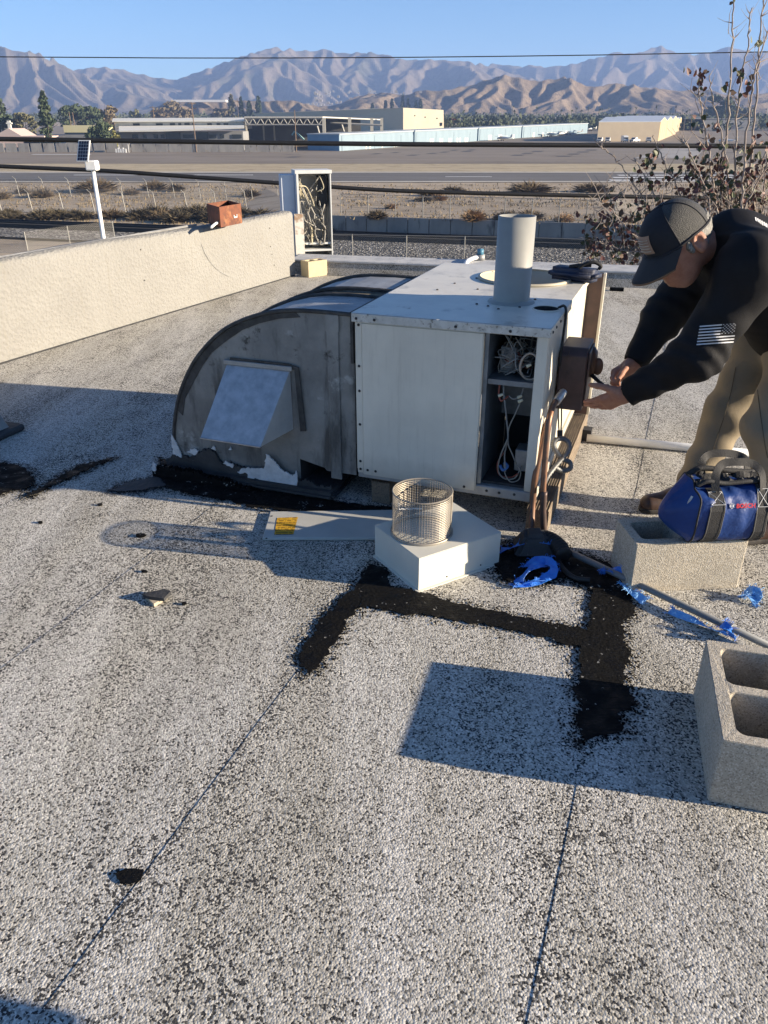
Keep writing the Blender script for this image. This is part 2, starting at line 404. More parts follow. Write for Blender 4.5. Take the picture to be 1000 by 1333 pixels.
# tie-down patches on the apron
m_patch = solid('sealed_asphalt', (.055,.054,.052), .8)
tp = MB()
for (x, y, w) in ((488,200.7,14),(513,199,12),(536,202.5,16),(561,200,14),(577,198.5,12),(606,197.5,14),(590,196,10),(612,195.6,10),(672,202.6,16),(685,200,14),(698,197.5,14),(733,203.8,18),(745,201,14),(757,198.3,14),(768,195.8,12),(380,205,20),(430,196,18)):
    A = pT(x-w/2, y+.55); B = pT(x+w/2, y-.55); tp.add([(A.x,A.y,gz(A.y)+.12),(B.x-1,A.y,gz(A.y)+.12),(B.x+1,B.y,gz(B.y)+.12),(A.x+2,B.y,gz(B.y)+.12)], [(0,1,2,3)])
tag(tp.build('asphalt_patch', m_patch), kind='structure')
# railway bed
tA, tB = pT(0, 298.5), pT(760, 327)
rsk = (tB.y - tA.y) / (tB.x - tA.x)
Yr0 = tA.y - rsk * tA.x
def poly_sheet(name, P, m, dz):
    b = MB(); b.add([(p.x, p.y, gz(p.y)+dz) for p in P], [tuple(range(len(P)))]); return tag(b.build(name, m), kind='structure')
poly_sheet('ballast_bed', [pT(-300,280), pT(1400,342), pT(1400,420), pT(430,350), pT(150,318), pT(0,311), pT(-300,297)], m_ballast, .25)
m_rail = solid('dark_rail', (.018,.016,.015), .6, .3)
rt = thing('railway_track', 'dark railway track running across behind the gravel bank', 'railway track', (0, Yr0, gz(Yr0)))
def along_rail(dy, lo, hi, w, name, mm):
    b = MB(); n = 30
    for i in range(n):
        xa, xb = -140 + 280*i/n, -140 + 280*(i+1)/n
        P = []
        for (xx) in (xa, xb):
            yy = Yr0 + rsk*xx + dy; P.append((xx, yy, gz(yy)))
        b.hexa([(P[0][0],P[0][1],P[0][2]+lo),(P[1][0],P[1][1],P[1][2]+lo),(P[1][0],P[1][1]+w,P[1][2]+lo),(P[0][0],P[0][1]+w,P[0][2]+lo)],
               [(P[0][0],P[0][1],P[0][2]+hi),(P[1][0],P[1][1],P[1][2]+hi),(P[1][0],P[1][1]+w,P[1][2]+hi),(P[0][0],P[0][1]+w,P[0][2]+hi)])
    return b.build(name, mm, rt, world=True)
along_rail(0.3, .7, .9, .12, 'rail', m_rail); along_rail(1.75, .7, .9, .12, 'rail', m_rail)
along_rail(-.3, .0, .7, 2.8, 'track_bed', solid('oiled_track_bed', (.03,.028,.026), .9))  # gap shade below the wall put into the bed's near-black colour

# ------------------------------------------------------------------ mountains, worn down by their own streams
def lownoise(rng, Mr, N, c):
    gy, gx = max(3, Mr//c), max(3, N//c); a = rng.rand(gy, gx)
    a = np.array([np.interp(np.linspace(0, gx-1, N), np.arange(gx), r_) for r_ in a])
    return np.array([np.interp(np.linspace(0, gy-1, Mr), np.arange(gy), a[:, k]) for k in range(N)]).T
def erode(N, Mr, up, seed, K=.05, iters=55, m=.45):
    rng = np.random.RandomState(seed)
    h = rng.rand(Mr, N) * .5 + 5*lownoise(rng, Mr, N, 14) + 30*lownoise(rng, Mr, N, 34)
    vv = np.linspace(0, 1, Mr); up = up * (.5 + 1.0*lownoise(rng, Mr, N, 22)) * np.where(vv < .66, (vv/.66)**1.35, ((1-vv)/.34)**.8)[:, None]
    h[0, :] = 0; h[-1, :] = 0
    idx = np.arange(Mr*N).reshape(Mr, N)
    offs = [(-1,-1,1.414),(-1,0,1),(-1,1,1.414),(0,-1,1),(0,1,1),(1,-1,1.414),(1,0,1),(1,1,1.414)]
    fixed = np.zeros((Mr, N), bool); fixed[0] = True; fixed[-1] = True
    for it in range(iters):
        h = h + np.where(fixed, 0, up * .05)
        best = np.full((Mr, N), 1e-9); rec = idx.copy(); dist = np.ones((Mr, N))
        for dy, dx, d in offs:
            sh = np.full((Mr, N), 1e9); ii = idx.copy()
            ys = slice(max(0,-dy), Mr-max(0,dy)); yd = slice(max(0,dy), Mr-max(0,-dy))
            xs = slice(max(0,-dx), N-max(0,dx)); xd = slice(max(0,dx), N-max(0,-dx))
            sh[ys, xs] = h[yd, xd]; ii[ys, xs] = idx[yd, xd]
            g = (h - sh) / d; b_ = g > best
            best = np.where(b_, g, best); rec = np.where(b_, ii, rec); dist = np.where(b_, d, dist)
        rec[fixed] = idx[fixed]
        hf = h.ravel(); order = np.argsort(hf).tolist(); rl = rec.ravel().tolist(); A = [1.0] * (Mr*N)
        for i in reversed(order):
            r_ = rl[i]
            if r_ != i: A[r_] += A[i]
        F = (K * np.array(A) ** m / dist.ravel()).tolist(); hl = hf.tolist()
        for i in order:
            r_ = rl[i]
            if r_ != i: hl[i] = (hl[i] + F[i]*hl[r_]) / (1 + F[i])
        h = np.array(hl).reshape(Mr, N)
        if it % 4 == 3:      # hillslope creep
            p = np.pad(h, 1, mode='edge'); h = np.where(fixed, h, h + .26*(p[:-2,1:-1]+p[2:,1:-1]+p[1:-1,:-2]+p[1:-1,2:]-4*h))
    return h
def mountains(name, sky_pts, Yc, depth, N, Mr, seed, m, K=.05, smooth=14, iters=55, mtn=.45):
    xs = np.linspace(sky_pts[0][0], sky_pts[-1][0], N)
    ys = np.interp(xs, [p[0] for p in sky_pts], [p[1] for p in sky_pts])
    rng = np.random.RandomState(seed+5)
    ys = ys + np.interp(xs, np.linspace(xs[0], xs[-1], N//4), rng.randn(N//4) * .35)
    v = (ys - 666.5)/1000; tan = -(SP + v*CP)/(CP - v*SP); kx = ((xs-500)/1000)/(CP - v*SP)
    Yr = Yc + np.linspace(-depth/2, depth/2, Mr)
    tgt = tan*Yc + CAM_H - (GZ + GS*Yc)
    tgt = np.maximum(tgt, 4)
    up = np.repeat((tgt/tgt.max())[None, :], Mr, 0) * 20
    h = erode(N, Mr, up, seed, K, iters, mtn)
    zt = (tan[None, :]*Yr[:, None] + CAM_H - (GZ + GS*Yr)[:, None])
    s = np.min(np.where(h > h.max(0)*.4, zt/np.maximum(h, 1e-6), 1e9), 0)
    if smooth: s = np.convolve(np.pad(s, smooth, mode='edge'), np.ones(2*smooth+1)/(2*smooth+1), 'valid')
    Zr = h*s[None, :]
    for _ in range(2):
        p = np.pad(Zr, 1, mode='edge'); Zr = Zr + .12*(p[:-2,1:-1]+p[2:,1:-1]+p[1:-1,:-2]+p[1:-1,2:]-4*Zr)
    ang = ((GZ + GS*Yr)[:, None] + Zr - CAM_H)/Yr[:, None]; cur = ang.max(0)*Yc + CAM_H - (GZ + GS*Yc)
    fac = tgt/np.maximum(cur, 1); w_ = 3; fac = np.convolve(np.pad(np.clip(fac, .5, 1.8), w_, mode='edge'), np.ones(2*w_+1)/(2*w_+1), 'valid'); Zr = Zr*fac[None, :]
    Z = (GZ + GS*Yr)[:, None] + Zr - 1.0
    V = np.stack([Yr[:, None]*kx[None, :], np.repeat(Yr[:, None], N, 1), Z], -1).reshape(-1, 3)
    F = [(j*N+i, j*N+i+1, (j+1)*N+i+1, (j+1)*N+i) for j in range(Mr-1) for i in range(N-1)]
    me = bpy.data.meshes.new(name); me.from_pydata(V.tolist(), [], F); me.materials.append(m); me.update()
    me.polygons.foreach_set('use_smooth', [False]*len(F))
    o = bpy.data.objects.new(name, me); COL.objects.link(o); tag(o, kind='structure'); return o
def mtn_mat(name, a, b, c, sc):
    t = NT(name)
    col = t.ramp(t.noise(sc, 8, .7), [(.32, a), (.5, b), (.66, c)])
    col = t.mix(t.ramp(t.noise(sc*9, 5, .8), [(.5, 0.), (.7, 1.)]), col, tuple(q*.32 for q in b))
    t.bump(t.noise(sc*10, 7, .78), .5, 7.0)
    return t.set(col, .97, 0, .05)
m_far = mtn_mat('chaparral_rock', (.115,.095,.072), (.155,.125,.09), (.08,.078,.05), .006)
m_hill = mtn_mat('dry_hillside', (.185,.14,.095), (.23,.178,.125), (.115,.095,.065), .012)
mountains('mountain_range', [(-260,80),(-120,58),(0,62),(20,64),(45,69),(70,78),(88,87),(105,96),(150,114),(200,128),(260,136),(330,139)], 2600, 1000, 240, 100, 3, m_far, .16, iters=90)
mountains('mountain_range', [(60,96),(90,93),(105,90),(122,87),(135,88),(160,90),(172,95),(186,97),(205,101),(230,104),(246,97),(262,92),(300,78),(325,70),(340,65),(358,62.5),(385,65),(430,66),(458,70),(482,67.5),(505,71),(520,77),(560,77),(600,79),(625,83),(650,90),(700,105),(760,122),(830,135)], 3100, 1300, 330, 150, 11, m_far, .16, iters=90)
mountains('mountain_range', [(520,110),(600,95),(640,83),(665,86),(694,85),(726,87),(745,83),(759,80),(780,74),(798,69),(806,66.5),(816,71),(835,66),(852,62),(874,64),(890,70),(905,71),(917,69),(939,63.5),(957,61),(972,66),(1000,68),(1080,60),(1200,75),(1330,72)], 3700, 1300, 300, 130, 23, m_far, .16, iters=90)
mountains('hills', [(398,143),(412,138),(440,136),(462,125),(480,122),(502,120),(525,124),(552,116),(575,118),(606,111),(631,105),(645,100),(656,98),(680,101),(697,105),(712,104),(734,99),(748,104),(768,113),(785,110),(798,107),(812,110),(827,109),(842,115),(858,113),(874,118),(899,116),(928,116),(945,124),(1000,120),(1100,112),(1250,118)], 1500, 520, 360, 140, 31, m_hill, .2, iters=80)
mountains('hills', [(196,142),(212,134),(230,129),(262,130),(300,129),(340,131),(380,130),(410,137),(440,143)], 1250, 260, 120, 60, 41, m_hill, .2, smooth=3, iters=60)

# ------------------------------------------------------------------ town at the foot of the hills
m_leafdark = M('far_foliage', (.045,.062,.028), (.075,.085,.042), .25, .9)
def leafclump(b, c, r, n, sz, rng, flat=1.0):
    for _ in range(n):
        d = Vector((rng.gauss(0,1), rng.gauss(0,1), rng.gauss(0,1)*flat)); d.normalize()
        p = Vector(c) + Vector((d.x*r[0], d.y*r[1], d.z*r[2])) * (rng.random()**.4)
        a = Vector((rng.gauss(0,1), rng.gauss(0,1), rng.gauss(0,1))).normalized(); e = a.orthogonal().normalized(); g = a.cross(e)
        s1 = sz*(.6+.8*rng.random()); s2 = s1*(.5+.5*rng.random())
        b.add([p-e*s1-g*s2*.3, p+e*s1*.2-g*s2, p+e*s1+g*s2*.3, p-e*s1*.2+g*s2], [(0,1,2,3)])
rng = random.Random(5)
b = MB()
for _ in range(3600):
    Y = 540*math.exp(rng.random()*.85); k = rng.uniform(.02, .62)
    if rng.random() < .3: k = rng.uniform(-.5, .05); Y = rng.uniform(800, 1200)
    h = rng.uniform(4, 9.5); w = rng.uniform(1.6, 4.0)
    leafclump(b, (k*Y, Y, gz(Y)+h*.52), (w, w, h*.5), 11, 1.15, rng)
for _ in range(60):            # palms standing up out of the mass
    Y = rng.uniform(650, 1100); k = rng.uniform(.08, .6); h = rng.uniform(9, 15)
    b.tube([(k*Y, Y, gz(Y)), (k*Y+.4, Y, gz(Y)+h)], .22, 4, False); leafclump(b, (k*Y+.4, Y, gz(Y)+h), (1.3, 1.3, .9), 9, .7, rng)
tag(b.build('wooded_town', m_leafdark, fixn=False), kind='stuff')
m_hw = M('far_walls', (.34,.32,.29), (.24,.22,.195), .02, .8)
b = MB()
for _ in range(240):
    Y = rng.uniform(620, 1230); k = rng.uniform(.05, .56); w = rng.uniform(5, 18); h = rng.uniform(2.6, 4.4)
    b.box((k*Y, Y, gz(Y)), (k*Y+w, Y+8, gz(Y)+h))
for _ in range(120):
    X = rng.uniform(398, 560); y = rng.uniform(118, 138); Y = rng.uniform(1500, 2450)
    p = pY(X, y, Y); b.box((p.x, Y, p.z-3), (p.x+rng.uniform(2.5,6), Y+8, p.z+.6))
tag(b.build('distant_houses', m_hw), kind='stuff')
b = MB(); p = pY(224, 131.5, 1240); b.box((p.x, 1232, p.z-1.5), (p.x+78, 1250, p.z+1.4))
tag(b.build('hilltop_hall', solid('white_render', (.7,.69,.66))), 'long white low building along the crest of the small foothill', 'building')

# ------------------------------------------------------------------ buildings round the airfield
m_white = M('white_wall', (.55,.54,.50), (.46,.45,.42), .3, .8)
m_whiteroof = solid('white_roof', (.74,.72,.64), .7)
m_tanw = M('tan_wall', (.44,.37,.24), (.40,.335,.22), .2, .85)
m_bluew = M('pale_blue_siding', (.215,.29,.34), (.185,.255,.305), .4, .6, stretch=(1,1,.2))
m_bluedk = M('blue_end_wall', (.13,.25,.36), (.11,.22,.32), .4, .6)  # same siding on the shaded end, the shade put into a darker blue
m_glass = solid('dark_window', (.03,.035,.04), .2)
m_grey = M('grey_siding', (.25,.25,.25), (.21,.21,.215), .3, .8)
def slab(name, x0, x1, yt, yb, dep, m, parent, ybase=None, z0=None, off=0.0):
    base = pT((x0+x1)/2, ybase if ybase is not None else yb); Y = base.y + off
    A = pY(x0, yt, Y); B = pY(x1, yb, Y); z_lo = z0 if z0 is not None else B.z
    b = MB(); b.box((A.x, Y, z_lo), (B.x, Y+dep, A.z)); return b.build(name, m, parent, world=True)
# church
ch = thing('church', 'small pale church with a gabled roof and a cross on top', 'church', pT(12,192))
b = MB(); Y = pT(12,192).y; A = pY(-30,177,Y); B = pY(60,192,Y); b.box((A.x,Y,B.z),(B.x,Y+14,A.z)); b.build('wall', M('pink_render', (.55,.42,.36), (.50,.38,.33), .4), ch, world=True)
b = MB(); p0 = pY(-8,177,Y); p1 = pY(11,167,Y); p2 = pY(28,177,Y); b.prism([p0,p2,p1], (0,14,0)); b.build('roof', solid('pale_gable', (.58,.46,.40)), ch, world=True)
b = MB(); q0 = pY(9.3,168,Y); q1 = pY(11.2,157,Y); b.box((q0.x,Y+1,q0.z),(q1.x,Y+1.6,q1.z)); q0 = pY(6.5,161.3,Y); q1 = pY(13.5,159.5,Y); b.box((q0.x,Y+.9,q0.z),(q1.x,Y+1.7,q1.z)); b.build('cross', m_whiteroof, ch, world=True)
# flat roofed building on the left
yb_ = thing('flat_building', 'low grey building with a sunlit cream roof edge by the conifers', 'building', pT(105,196))
slab('wall', 84, 128, 172, 196, 16, m_grey, yb_); slab('roof_fascia', 82, 130, 163, 172.5, 17, solid('cream_fascia', (.66,.60,.36)), yb_, 196, off=-.5, z0=None)
# long white two-tier building
lw = thing('office_building', 'long white two tier building with a canopy roof and ribbon windows', 'building', pT(230,198))
slab('upper_wall', 150, 317, 158.5, 168, 20, m_white, lw, 196, off=14)
b = MB(); Y = pT(235,196).y; P = [pY(146,158.8,Y+12.6), pY(318,158.0,Y+12.6), pY(318,154.2,Y+36), pY(147,155.0,Y+36)]; b.prism(P, (0,0,.3)); b.build('upper_roof', m_whiteroof, lw, world=True)
slab('lower_wall', 152, 318, 171, 196, 12, m_grey, lw, 196, off=1)
b = MB(); Y = pT(235,196).y
P = [pY(155,165.5,Y+13.5), pY(318,164,Y+13.5), pY(318,167.2,Y-3), pY(210,171.2,Y-3), pY(155,171.8,Y-3)]
b.prism(P, (0,0,.35)); b.build('canopy', m_whiteroof, lw, world=True)
for (xa, xb, ya, yc) in ((173,182,160.6,163.4),(203,212,160.6,163),(221,228,160.4,162.8),(232,236,160.4,162.8),(240,247,160.2,162.6),(250,253,160.2,162.5),(270,276,160.4,163),(282,287,160.4,163),(291,297,160.4,163)):
    slab('window', xa, xb, ya, yc, .25, m_glass, lw, 196, off=13.8)
for (xa, xb) in ((172,180),(186,191),(200,206),(209,214),(238,252),(272,282),(286,292),(302,315)):
    slab('window', xa, xb, 175, 180, .25, m_glass, lw, 196, off=.8)
slab('opening', 215, 236, 172.5, 186, .3, m_glass, lw, 196, off=.7); slab('opening', 254, 272, 172.5, 186, .3, m_glass, lw, 196, off=.7)
# perimeter wall with its panels along the apron
pw = thing('perimeter_wall', 'grey concrete panel wall along the left edge of the airfield apron', 'wall', pT(200,199))
n = 0
for i in range(-1, 24):
    xa = -10 + i*16.4
    if xa > 382: break
    s_ = slab('wall_panel', xa, min(xa+16.1, 384), 187.5 if xa > 165 else 186.5, 198.5, .3, m_conc if False else mat['concrete'], pw, 198.5, off=(.06 if i % 2 else 0))
# open hangar with trusses
oh = thing('open_hangar', 'open fronted hangar with roof trusses and pale columns', 'hangar', pT(400,197))
Yh = pT(400,194).y
def at(x, y, dy=0): return pY(x, y, Yh+dy)
b = MB(); A = at(318,151.5); B = at(478,154.5)
b.hexa([at(318,153.4), at(420,153.4), at(497,156.5,30), at(340,156,30)], [at(318,151.6), at(420,151.6), at(497,155,30), at(340,154.6,30)])
b.build('roof', solid('pale_roof_sheet', (.50,.48,.43)), oh, world=True)
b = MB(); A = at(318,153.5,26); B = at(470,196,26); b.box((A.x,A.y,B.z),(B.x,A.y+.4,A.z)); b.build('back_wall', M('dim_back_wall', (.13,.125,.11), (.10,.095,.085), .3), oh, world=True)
b = MB()
for (y) in (153.8, 162.5): b.tube([at(319,y,.3), at(420,y,.3)], .28, 4)
for i in range(10):
    x = 319 + i*10.1; b.tube([at(x,154,.3), at(x+5,162.4,.3)], .18, 4); b.tube([at(x+5,162.4,.3), at(x+10,154,.3)], .18, 4)
b.build('truss', solid('truss_steel', (.26,.255,.24)), oh, world=True)
for (x, y0_, dy) in ((319.5,196,0.2),(421.5,181,.2),(455,180,9),(484,178,18),(497,177,26),(342,190,20),(356,190,20)):
    b = MB(); p = at(x,153.5,dy); q = at(x,196,dy); w = .55 if x > 400 else .25; b.box((p.x-w,p.y,gz(p.y)),(p.x+w,p.y+.8,p.z)); b.build('column', solid('column_paint', (.48,.44,.36)) if x == 319.5 else bpy.data.materials['column_paint'], oh, world=True)
for (x0_, y0_, x1_, y1_, dy) in ((413,164,417,178,8),(445,162,450,178,16),(430,160,497,163,12),(430,172,497,174,14)):
    b = MB(); b.tube([at(x0_,y0_,dy), at(x1_,y1_,dy)], .35, 4); b.build('brace', bpy.data.materials['truss_steel'], oh, world=True)
b = MB(); b.tube([at(384,171,3), at(396,182,3)], .35, 5); b.tube([at(384,171,3), at(380,176,3)], .3, 5); b.build('chute', solid('pale_teal', (.25,.42,.42)), oh, world=True)
# big tan warehouse behind
wh = thing('warehouse', 'large windowless tan warehouse with a bright end wall behind the blue hangars', 'warehouse', pT(525,176))
Yw = pT(525,172).y
b = MB(); b.hexa([pY(525,172,Yw), pY(578,172,Yw+13), pY(470,170,Yw+75), pY(340,170,Yw+60)], [pY(525,140.2,Yw), pY(577.5,143.2,Yw+13), pY(470,142,Yw+75), pY(330,147.6,Yw+60)])
b.build('wall', M('warehouse_wall', (.56,.50,.37), (.52,.46,.34), .1, .85), wh, world=True)
for (x, y) in ((540,150.5),(553.5,152.5),(569,154)):
    b = MB(); p = pY(x,y,Yw-.2+13*(x-525)/53); b.box((p.x-.4,p.y,p.z-.3),(p.x+.4,p.y+.3,p.z+.3)); b.build('wall_lamp', m_glass, wh, world=True)
b = MB(); p = pY(574,161.7,Yw+11.6); b.box((p.x-.9,p.y,p.z-.9),(p.x+.9,p.y+.4,p.z+.9)); b.build('window', m_glass, wh, world=True)
# row of pale blue hangars
def hy(x): return 197 - (x-441)*23.5/324
HD = (pT(765,hy(765)) - pT(441,hy(441))); HD.z = 0; HD.normalize(); HN = Vector((-HD.y, HD.x, 0))
hts = 4.9
stops_ = [441, 539, 622, 679, 765]
panel_x = {0: (445,487,521.5), 1: (541,567,590,611), 2: (624,641,657), 3: (681,690,700,710,720,731,742,753)}
doors = {0: (475.7,480.5,496.5,512.2,515.2), 1: (559,561.7,571.6,574.1,583,585.3,594,597.5,604.5,607), 2: (635,637.5,648,650.5,667), 3: (693,705,716)}
hl = ['nearest pale blue hangar with a dark blue end wall', 'second pale blue hangar of the row from the left with many narrow white doors', 'third pale blue hangar along the row, before the parked planes', 'farthest pale blue hangar of the row with close ribs']
for i in range(4):
    a, c = pT(stops_[i], hy(stops_[i])), pT(stops_[i+1], hy(stops_[i+1]))
    h_ = thing('aircraft_hangar', hl[i], 'hangar', a, group='row of pale blue hangars')
    a2 = a + HD*.5; c2 = c - HD*.9
    wv = [a2, c2, c2 + HN*13, a2 + HN*13]
    up = Vector((0,0,hts)); b = MB(); b.hexa(wv, [p + up for p in wv])
    b.build('wall', [m_bluew], h_, world=True)
    b = MB(); e0 = a2 - HD*.08; b.hexa([e0, e0+HD*.06, e0+HD*.06+HN*13, e0+HN*13], [p+up for p in (e0, e0+HD*.06, e0+HD*.06+HN*13, e0+HN*13)]); b.build('end_wall', m_bluedk, h_, world=True)
    rv = [a2-HD*.2-HN*.3, c2+HD*.2-HN*.3, c2+HD*.2+HN*13.2, a2-HD*.2+HN*13.2]; b = MB(); b.hexa([p+up for p in rv], [p+up+Vector((0,0,.35)) for p in rv]); b.build('roof', solid('hangar_roof', (.42,.46,.48)) if i == 0 else bpy.data.materials['hangar_roof'], h_, world=True)
    pxs = list(panel_x[i]) + [stops_[i+1]-1.5]
    for k in range(len(pxs)-1):
        p, q = pT(pxs[k]+.8, hy(pxs[k])), pT(pxs[k+1]-.3, hy(pxs[k+1]))
        p = a2 + HD*((p-a2).dot(HD)) ; q = a2 + HD*((q-a2).dot(HD)); p.z = q.z = a2.z
        b = MB(); b.hexa([p-HN*.14, q-HN*.14, q-HN*.02, p-HN*.02], [t_+Vector((0,0,hts-.35)) for t_ in (p-HN*.14, q-HN*.14, q-HN*.02, p-HN*.02)]); b.build('door_panel', m_bluew, h_, world=True)
    for x in doors[i]:
        p = pT(x, hy(x)); p = a2 + HD*((p-a2).dot(HD)); q = p + HD*(.55+.5*i); b = MB(); b.hexa([p-HN*.24, q-HN*.24, q-HN*.15, p-HN*.15], [t_+Vector((0,0,2.3)) for t_ in (p-HN*.24, q-HN*.24, q-HN*.15, p-HN*.15)]); b.build('door', m_whiteroof, h_, world=True)
# tan gabled hangars
gp, gq, gs_ = pT(777,184.7), pT(856,184.2), pT(879,174.6)
gl = (gq-gp); gw = (gs_-gq)/3; wz = pY(856,158.8,gq.y).z - gq.z; rz_ = pY(862,153.4,gq.y).z - gq.z
m_tgable = M('tan_gable', (.50,.39,.21), (.46,.355,.195), .3, .8); m_tside = M('tan_side', (.40,.33,.235), (.37,.305,.22), .3, .85); m_blroof = M('blue_grey_roof', (.42,.46,.52), (.38,.42,.48), .2, .5)  # sunlit yellow of the gables and bluish roof shade put into these colours
g2 = pT(890,169.8)
gname = ['nearest tan gabled hangar with parked vehicles along its wall', 'tan gabled hangar in the middle of the front group of three', 'third tan gabled hangar, at the back of the front group']
for i in range(6):
    if i < 3: a, c, w = gp + gw*i, gq + gw*i, gw; lab = gname[i]; k_ = 1.0
    else:
        gw2 = (g2 - gs_)/3; a, c, w = gs_ - gl*.45 + gw2*(i-3) + Vector((-1,2,0)), gs_ + gw2*(i-3) + Vector((-1.5,2,0)), gw2; k_ = .86
        lab = ('first', 'second', 'last')[i-3] + ' small tan gabled hangar of the farther group behind the larger three'
    h_ = thing('gabled_hangar', lab, 'hangar', a, group='tan gabled hangars')
    up = Vector((0,0,wz*k_)); wv = [a, c, c+w*.97, a+w*.97]
    b = MB(); b.hexa(wv, [p+up for p in wv]); b.build('wall', m_tside, h_, world=True)
    gd = (c-a).normalized()
    b = MB(); ap = c + w*.485 + Vector((0,0,rz_*k_)); b.prism([c+gd*.02+up*.0, c+w*.97+gd*.02, c+w*.97+up+gd*.02, ap+gd*.02, c+up+gd*.02], gd*.25); b.build('gable_wall', m_tgable, h_, world=True)
    b = MB(); r0, r1 = a + w*.485 + Vector((0,0,rz_*k_)), ap
    for e0, e1 in ((a+up, c+up), (a+w*.97+up, c+w*.97+up)):
        th = Vector((0,0,.25)); b.hexa([e0, e1+gd*.15, r1+gd*.15, r0], [e0+th, e1+gd*.15+th, r1+gd*.15+th, r0+th])
    b.build('roof', m_blroof, h_, world=True)
    b = MB(); wn_ = w.normalized()
    for k in (0.12, .40, .68):
        p = c + w*k + gd*.27; b.hexa([p, p+w*.2, p+w*.2+gd*.1, p+gd*.1], [t_+Vector((0,0,wz*k_*.82)) for t_ in (p, p+w*.2, p+w*.2+gd*.1, p+gd*.1)])
    b.build('door_leaf', m_tside, h_, world=True)
# more buildings behind
for (x0, x1, yt, yb, m_, lab) in ((892,985,154,170,m_grey,'long grey shed with a flat roof beyond the tan hangars'),(893,915,151.5,170,M('pale_metal_wall', (.40,.45,.45), (.35,.40,.41), .3),'pale metal shed next to the far grey shed'),(616,676,158,165,m_tanw,'long cream low building behind the blue hangars'),(577,618,161,168,m_tanw,'short cream low building beside the red tree'),(676,705,158.5,163,m_tanw,'small cream block at the far end behind the blue hangars'),(30,82,180,192,m_white,'low white house behind the perimeter wall beside the church')):
    h_ = thing('low_building', lab, 'building', pT((x0+x1)/2, yb)); slab('wall', x0, x1, yt+1, yb, 12, m_, h_); slab('roof', x0-1, x1+1, yt, yt+1, 13, m_whiteroof if m_ is m_tanw else m_grey, h_, yb, off=-.4)
# ------------------------------------------------------------------ trees one can tell apart
def leafmat(name, a, b_):
    return M(name, a, b_, .5, .85, lo=.4, hi=.6)
L_pine = leafmat('pine_green', (.040,.062,.028), (.075,.095,.045)); L_olive = leafmat('olive_green', (.085,.085,.040), (.13,.12,.06))
L_brown = leafmat('brown_green', (.13,.10,.055), (.19,.15,.085)); L_red = leafmat('autumn_red', (.30,.07,.035), (.36,.12,.05)); L_yel = leafmat('yellow_green', (.17,.17,.05), (.25,.23,.08))
m_bark = M('bark', (.10,.075,.055), (.06,.045,.035), 3, .9)
def tree(x, yt, yb, w, kind, leaf, label, seed, dy=0.0, n=None, group=None):
    rg = random.Random(seed); base = pT(x, yb); base = Vector((base.x*(1+dy/base.y), base.y+dy, gz(base.y+dy)))
    top = pY(x, yt, base.y).z - base.z; sc = base.y*CP/1000*1.13
    wid = w/2*sc
    t = thing('tree' if kind != 'conifer' else 'conifer', label, 'tree', base, group=group)
    b = MB(); b.tube([(0,0,-.3),(wid*.03,0,top*.4),(0,wid*.03,top*.93)], [max(.12,top*.022), top*.015, .03], 6)
    for k in range(5):
        a = rg.random()*6.28; z = top*rg.uniform(.3,.65); b.tube([(0,0,z),(math.cos(a)*wid*.35,math.sin(a)*wid*.35,z+top*.08),(math.cos(a)*wid*.7,math.sin(a)*wid*.7,z+top*.14)], [top*.01,top*.006,.02], 4)
    b.build('trunk', m_bark, t)
    b = MB(); lf = max(.32, 1.5*sc); n = n or 1500
    if kind == 'conifer':
        for k in range(26):
            f = rg.random(); z = top*(.12+.88*f); rr = wid*(1.05-f)**.8*rg.uniform(.6,1.1)*.75; a = rg.random()*6.28
            leafclump(b, (math.cos(a)*rr*.55, math.sin(a)*rr*.55, z), (rr*.6+.25, rr*.6+.25, top*.05), n//26, lf, rg)
        leafclump(b, (0,0,top*.55), (wid*.35, wid*.35, top*.42), n//5, lf, rg)
    else:
        for k in range(16):
            f = rg.uniform(.0,1); z = top*(.34+.56*f); env = math.sin(PI*min(1,max(0.12,(z/top-.12)/.95)))
            a = rg.random()*6.28; rr = wid*.62*env
            leafclump(b, (math.cos(a)*rr, math.sin(a)*rr, z), (wid*.38*rg.uniform(.7,1.2), wid*.38, top*.13*rg.uniform(.7,1.3)), n//16, lf, rg)
    b.build('crown', leaf, t, fixn=False)
    return t
tree(8, 122, 191, 46, 'conifer', L_pine, 'tall dense dark conifer at the left edge behind the church', 1, 25, 2200)
tree(67, 119, 196, 38, 'conifer', L_pine, 'tallest dark conifer, standing between the church and the low grey building', 2, -4, 2600)
tree(38, 147, 190, 34, 'round', L_olive, 'rounded olive tree between the two tall conifers on the left', 3, 15)
tree(100, 137, 180, 40, 'round', L_pine, 'wide dark tree behind the cream roof edge', 4, 30)
tree(122, 138, 180, 30, 'round', L_pine, 'dark tree behind the cream roof, right of the twin wooden pole', 5, 34)
tree(142, 131, 178, 30, 'round', L_brown, 'tall brownish tree at the left end of the long white building', 6, 26)
tree(134, 160, 197, 38, 'round', L_pine, 'low dark green tree in front of the long white building', 7, -3, 2000)
tree(151, 170, 196, 16, 'round', L_yel, 'yellow green bush at the left end of the long white building', 8, -2, 700)
tree(219, 131, 164, 44, 'round', L_brown, 'broad brownish tree behind the roof of the long white building', 9, 45, 1800)
tree(240, 140, 164, 24, 'round', L_brown, 'smaller brownish tree right of the broad one behind the white roof', 10, 47)
tree(178, 143, 164, 16, 'round', L_yel, 'small yellowish tree behind the left half of the white roof', 11, 50, 700)
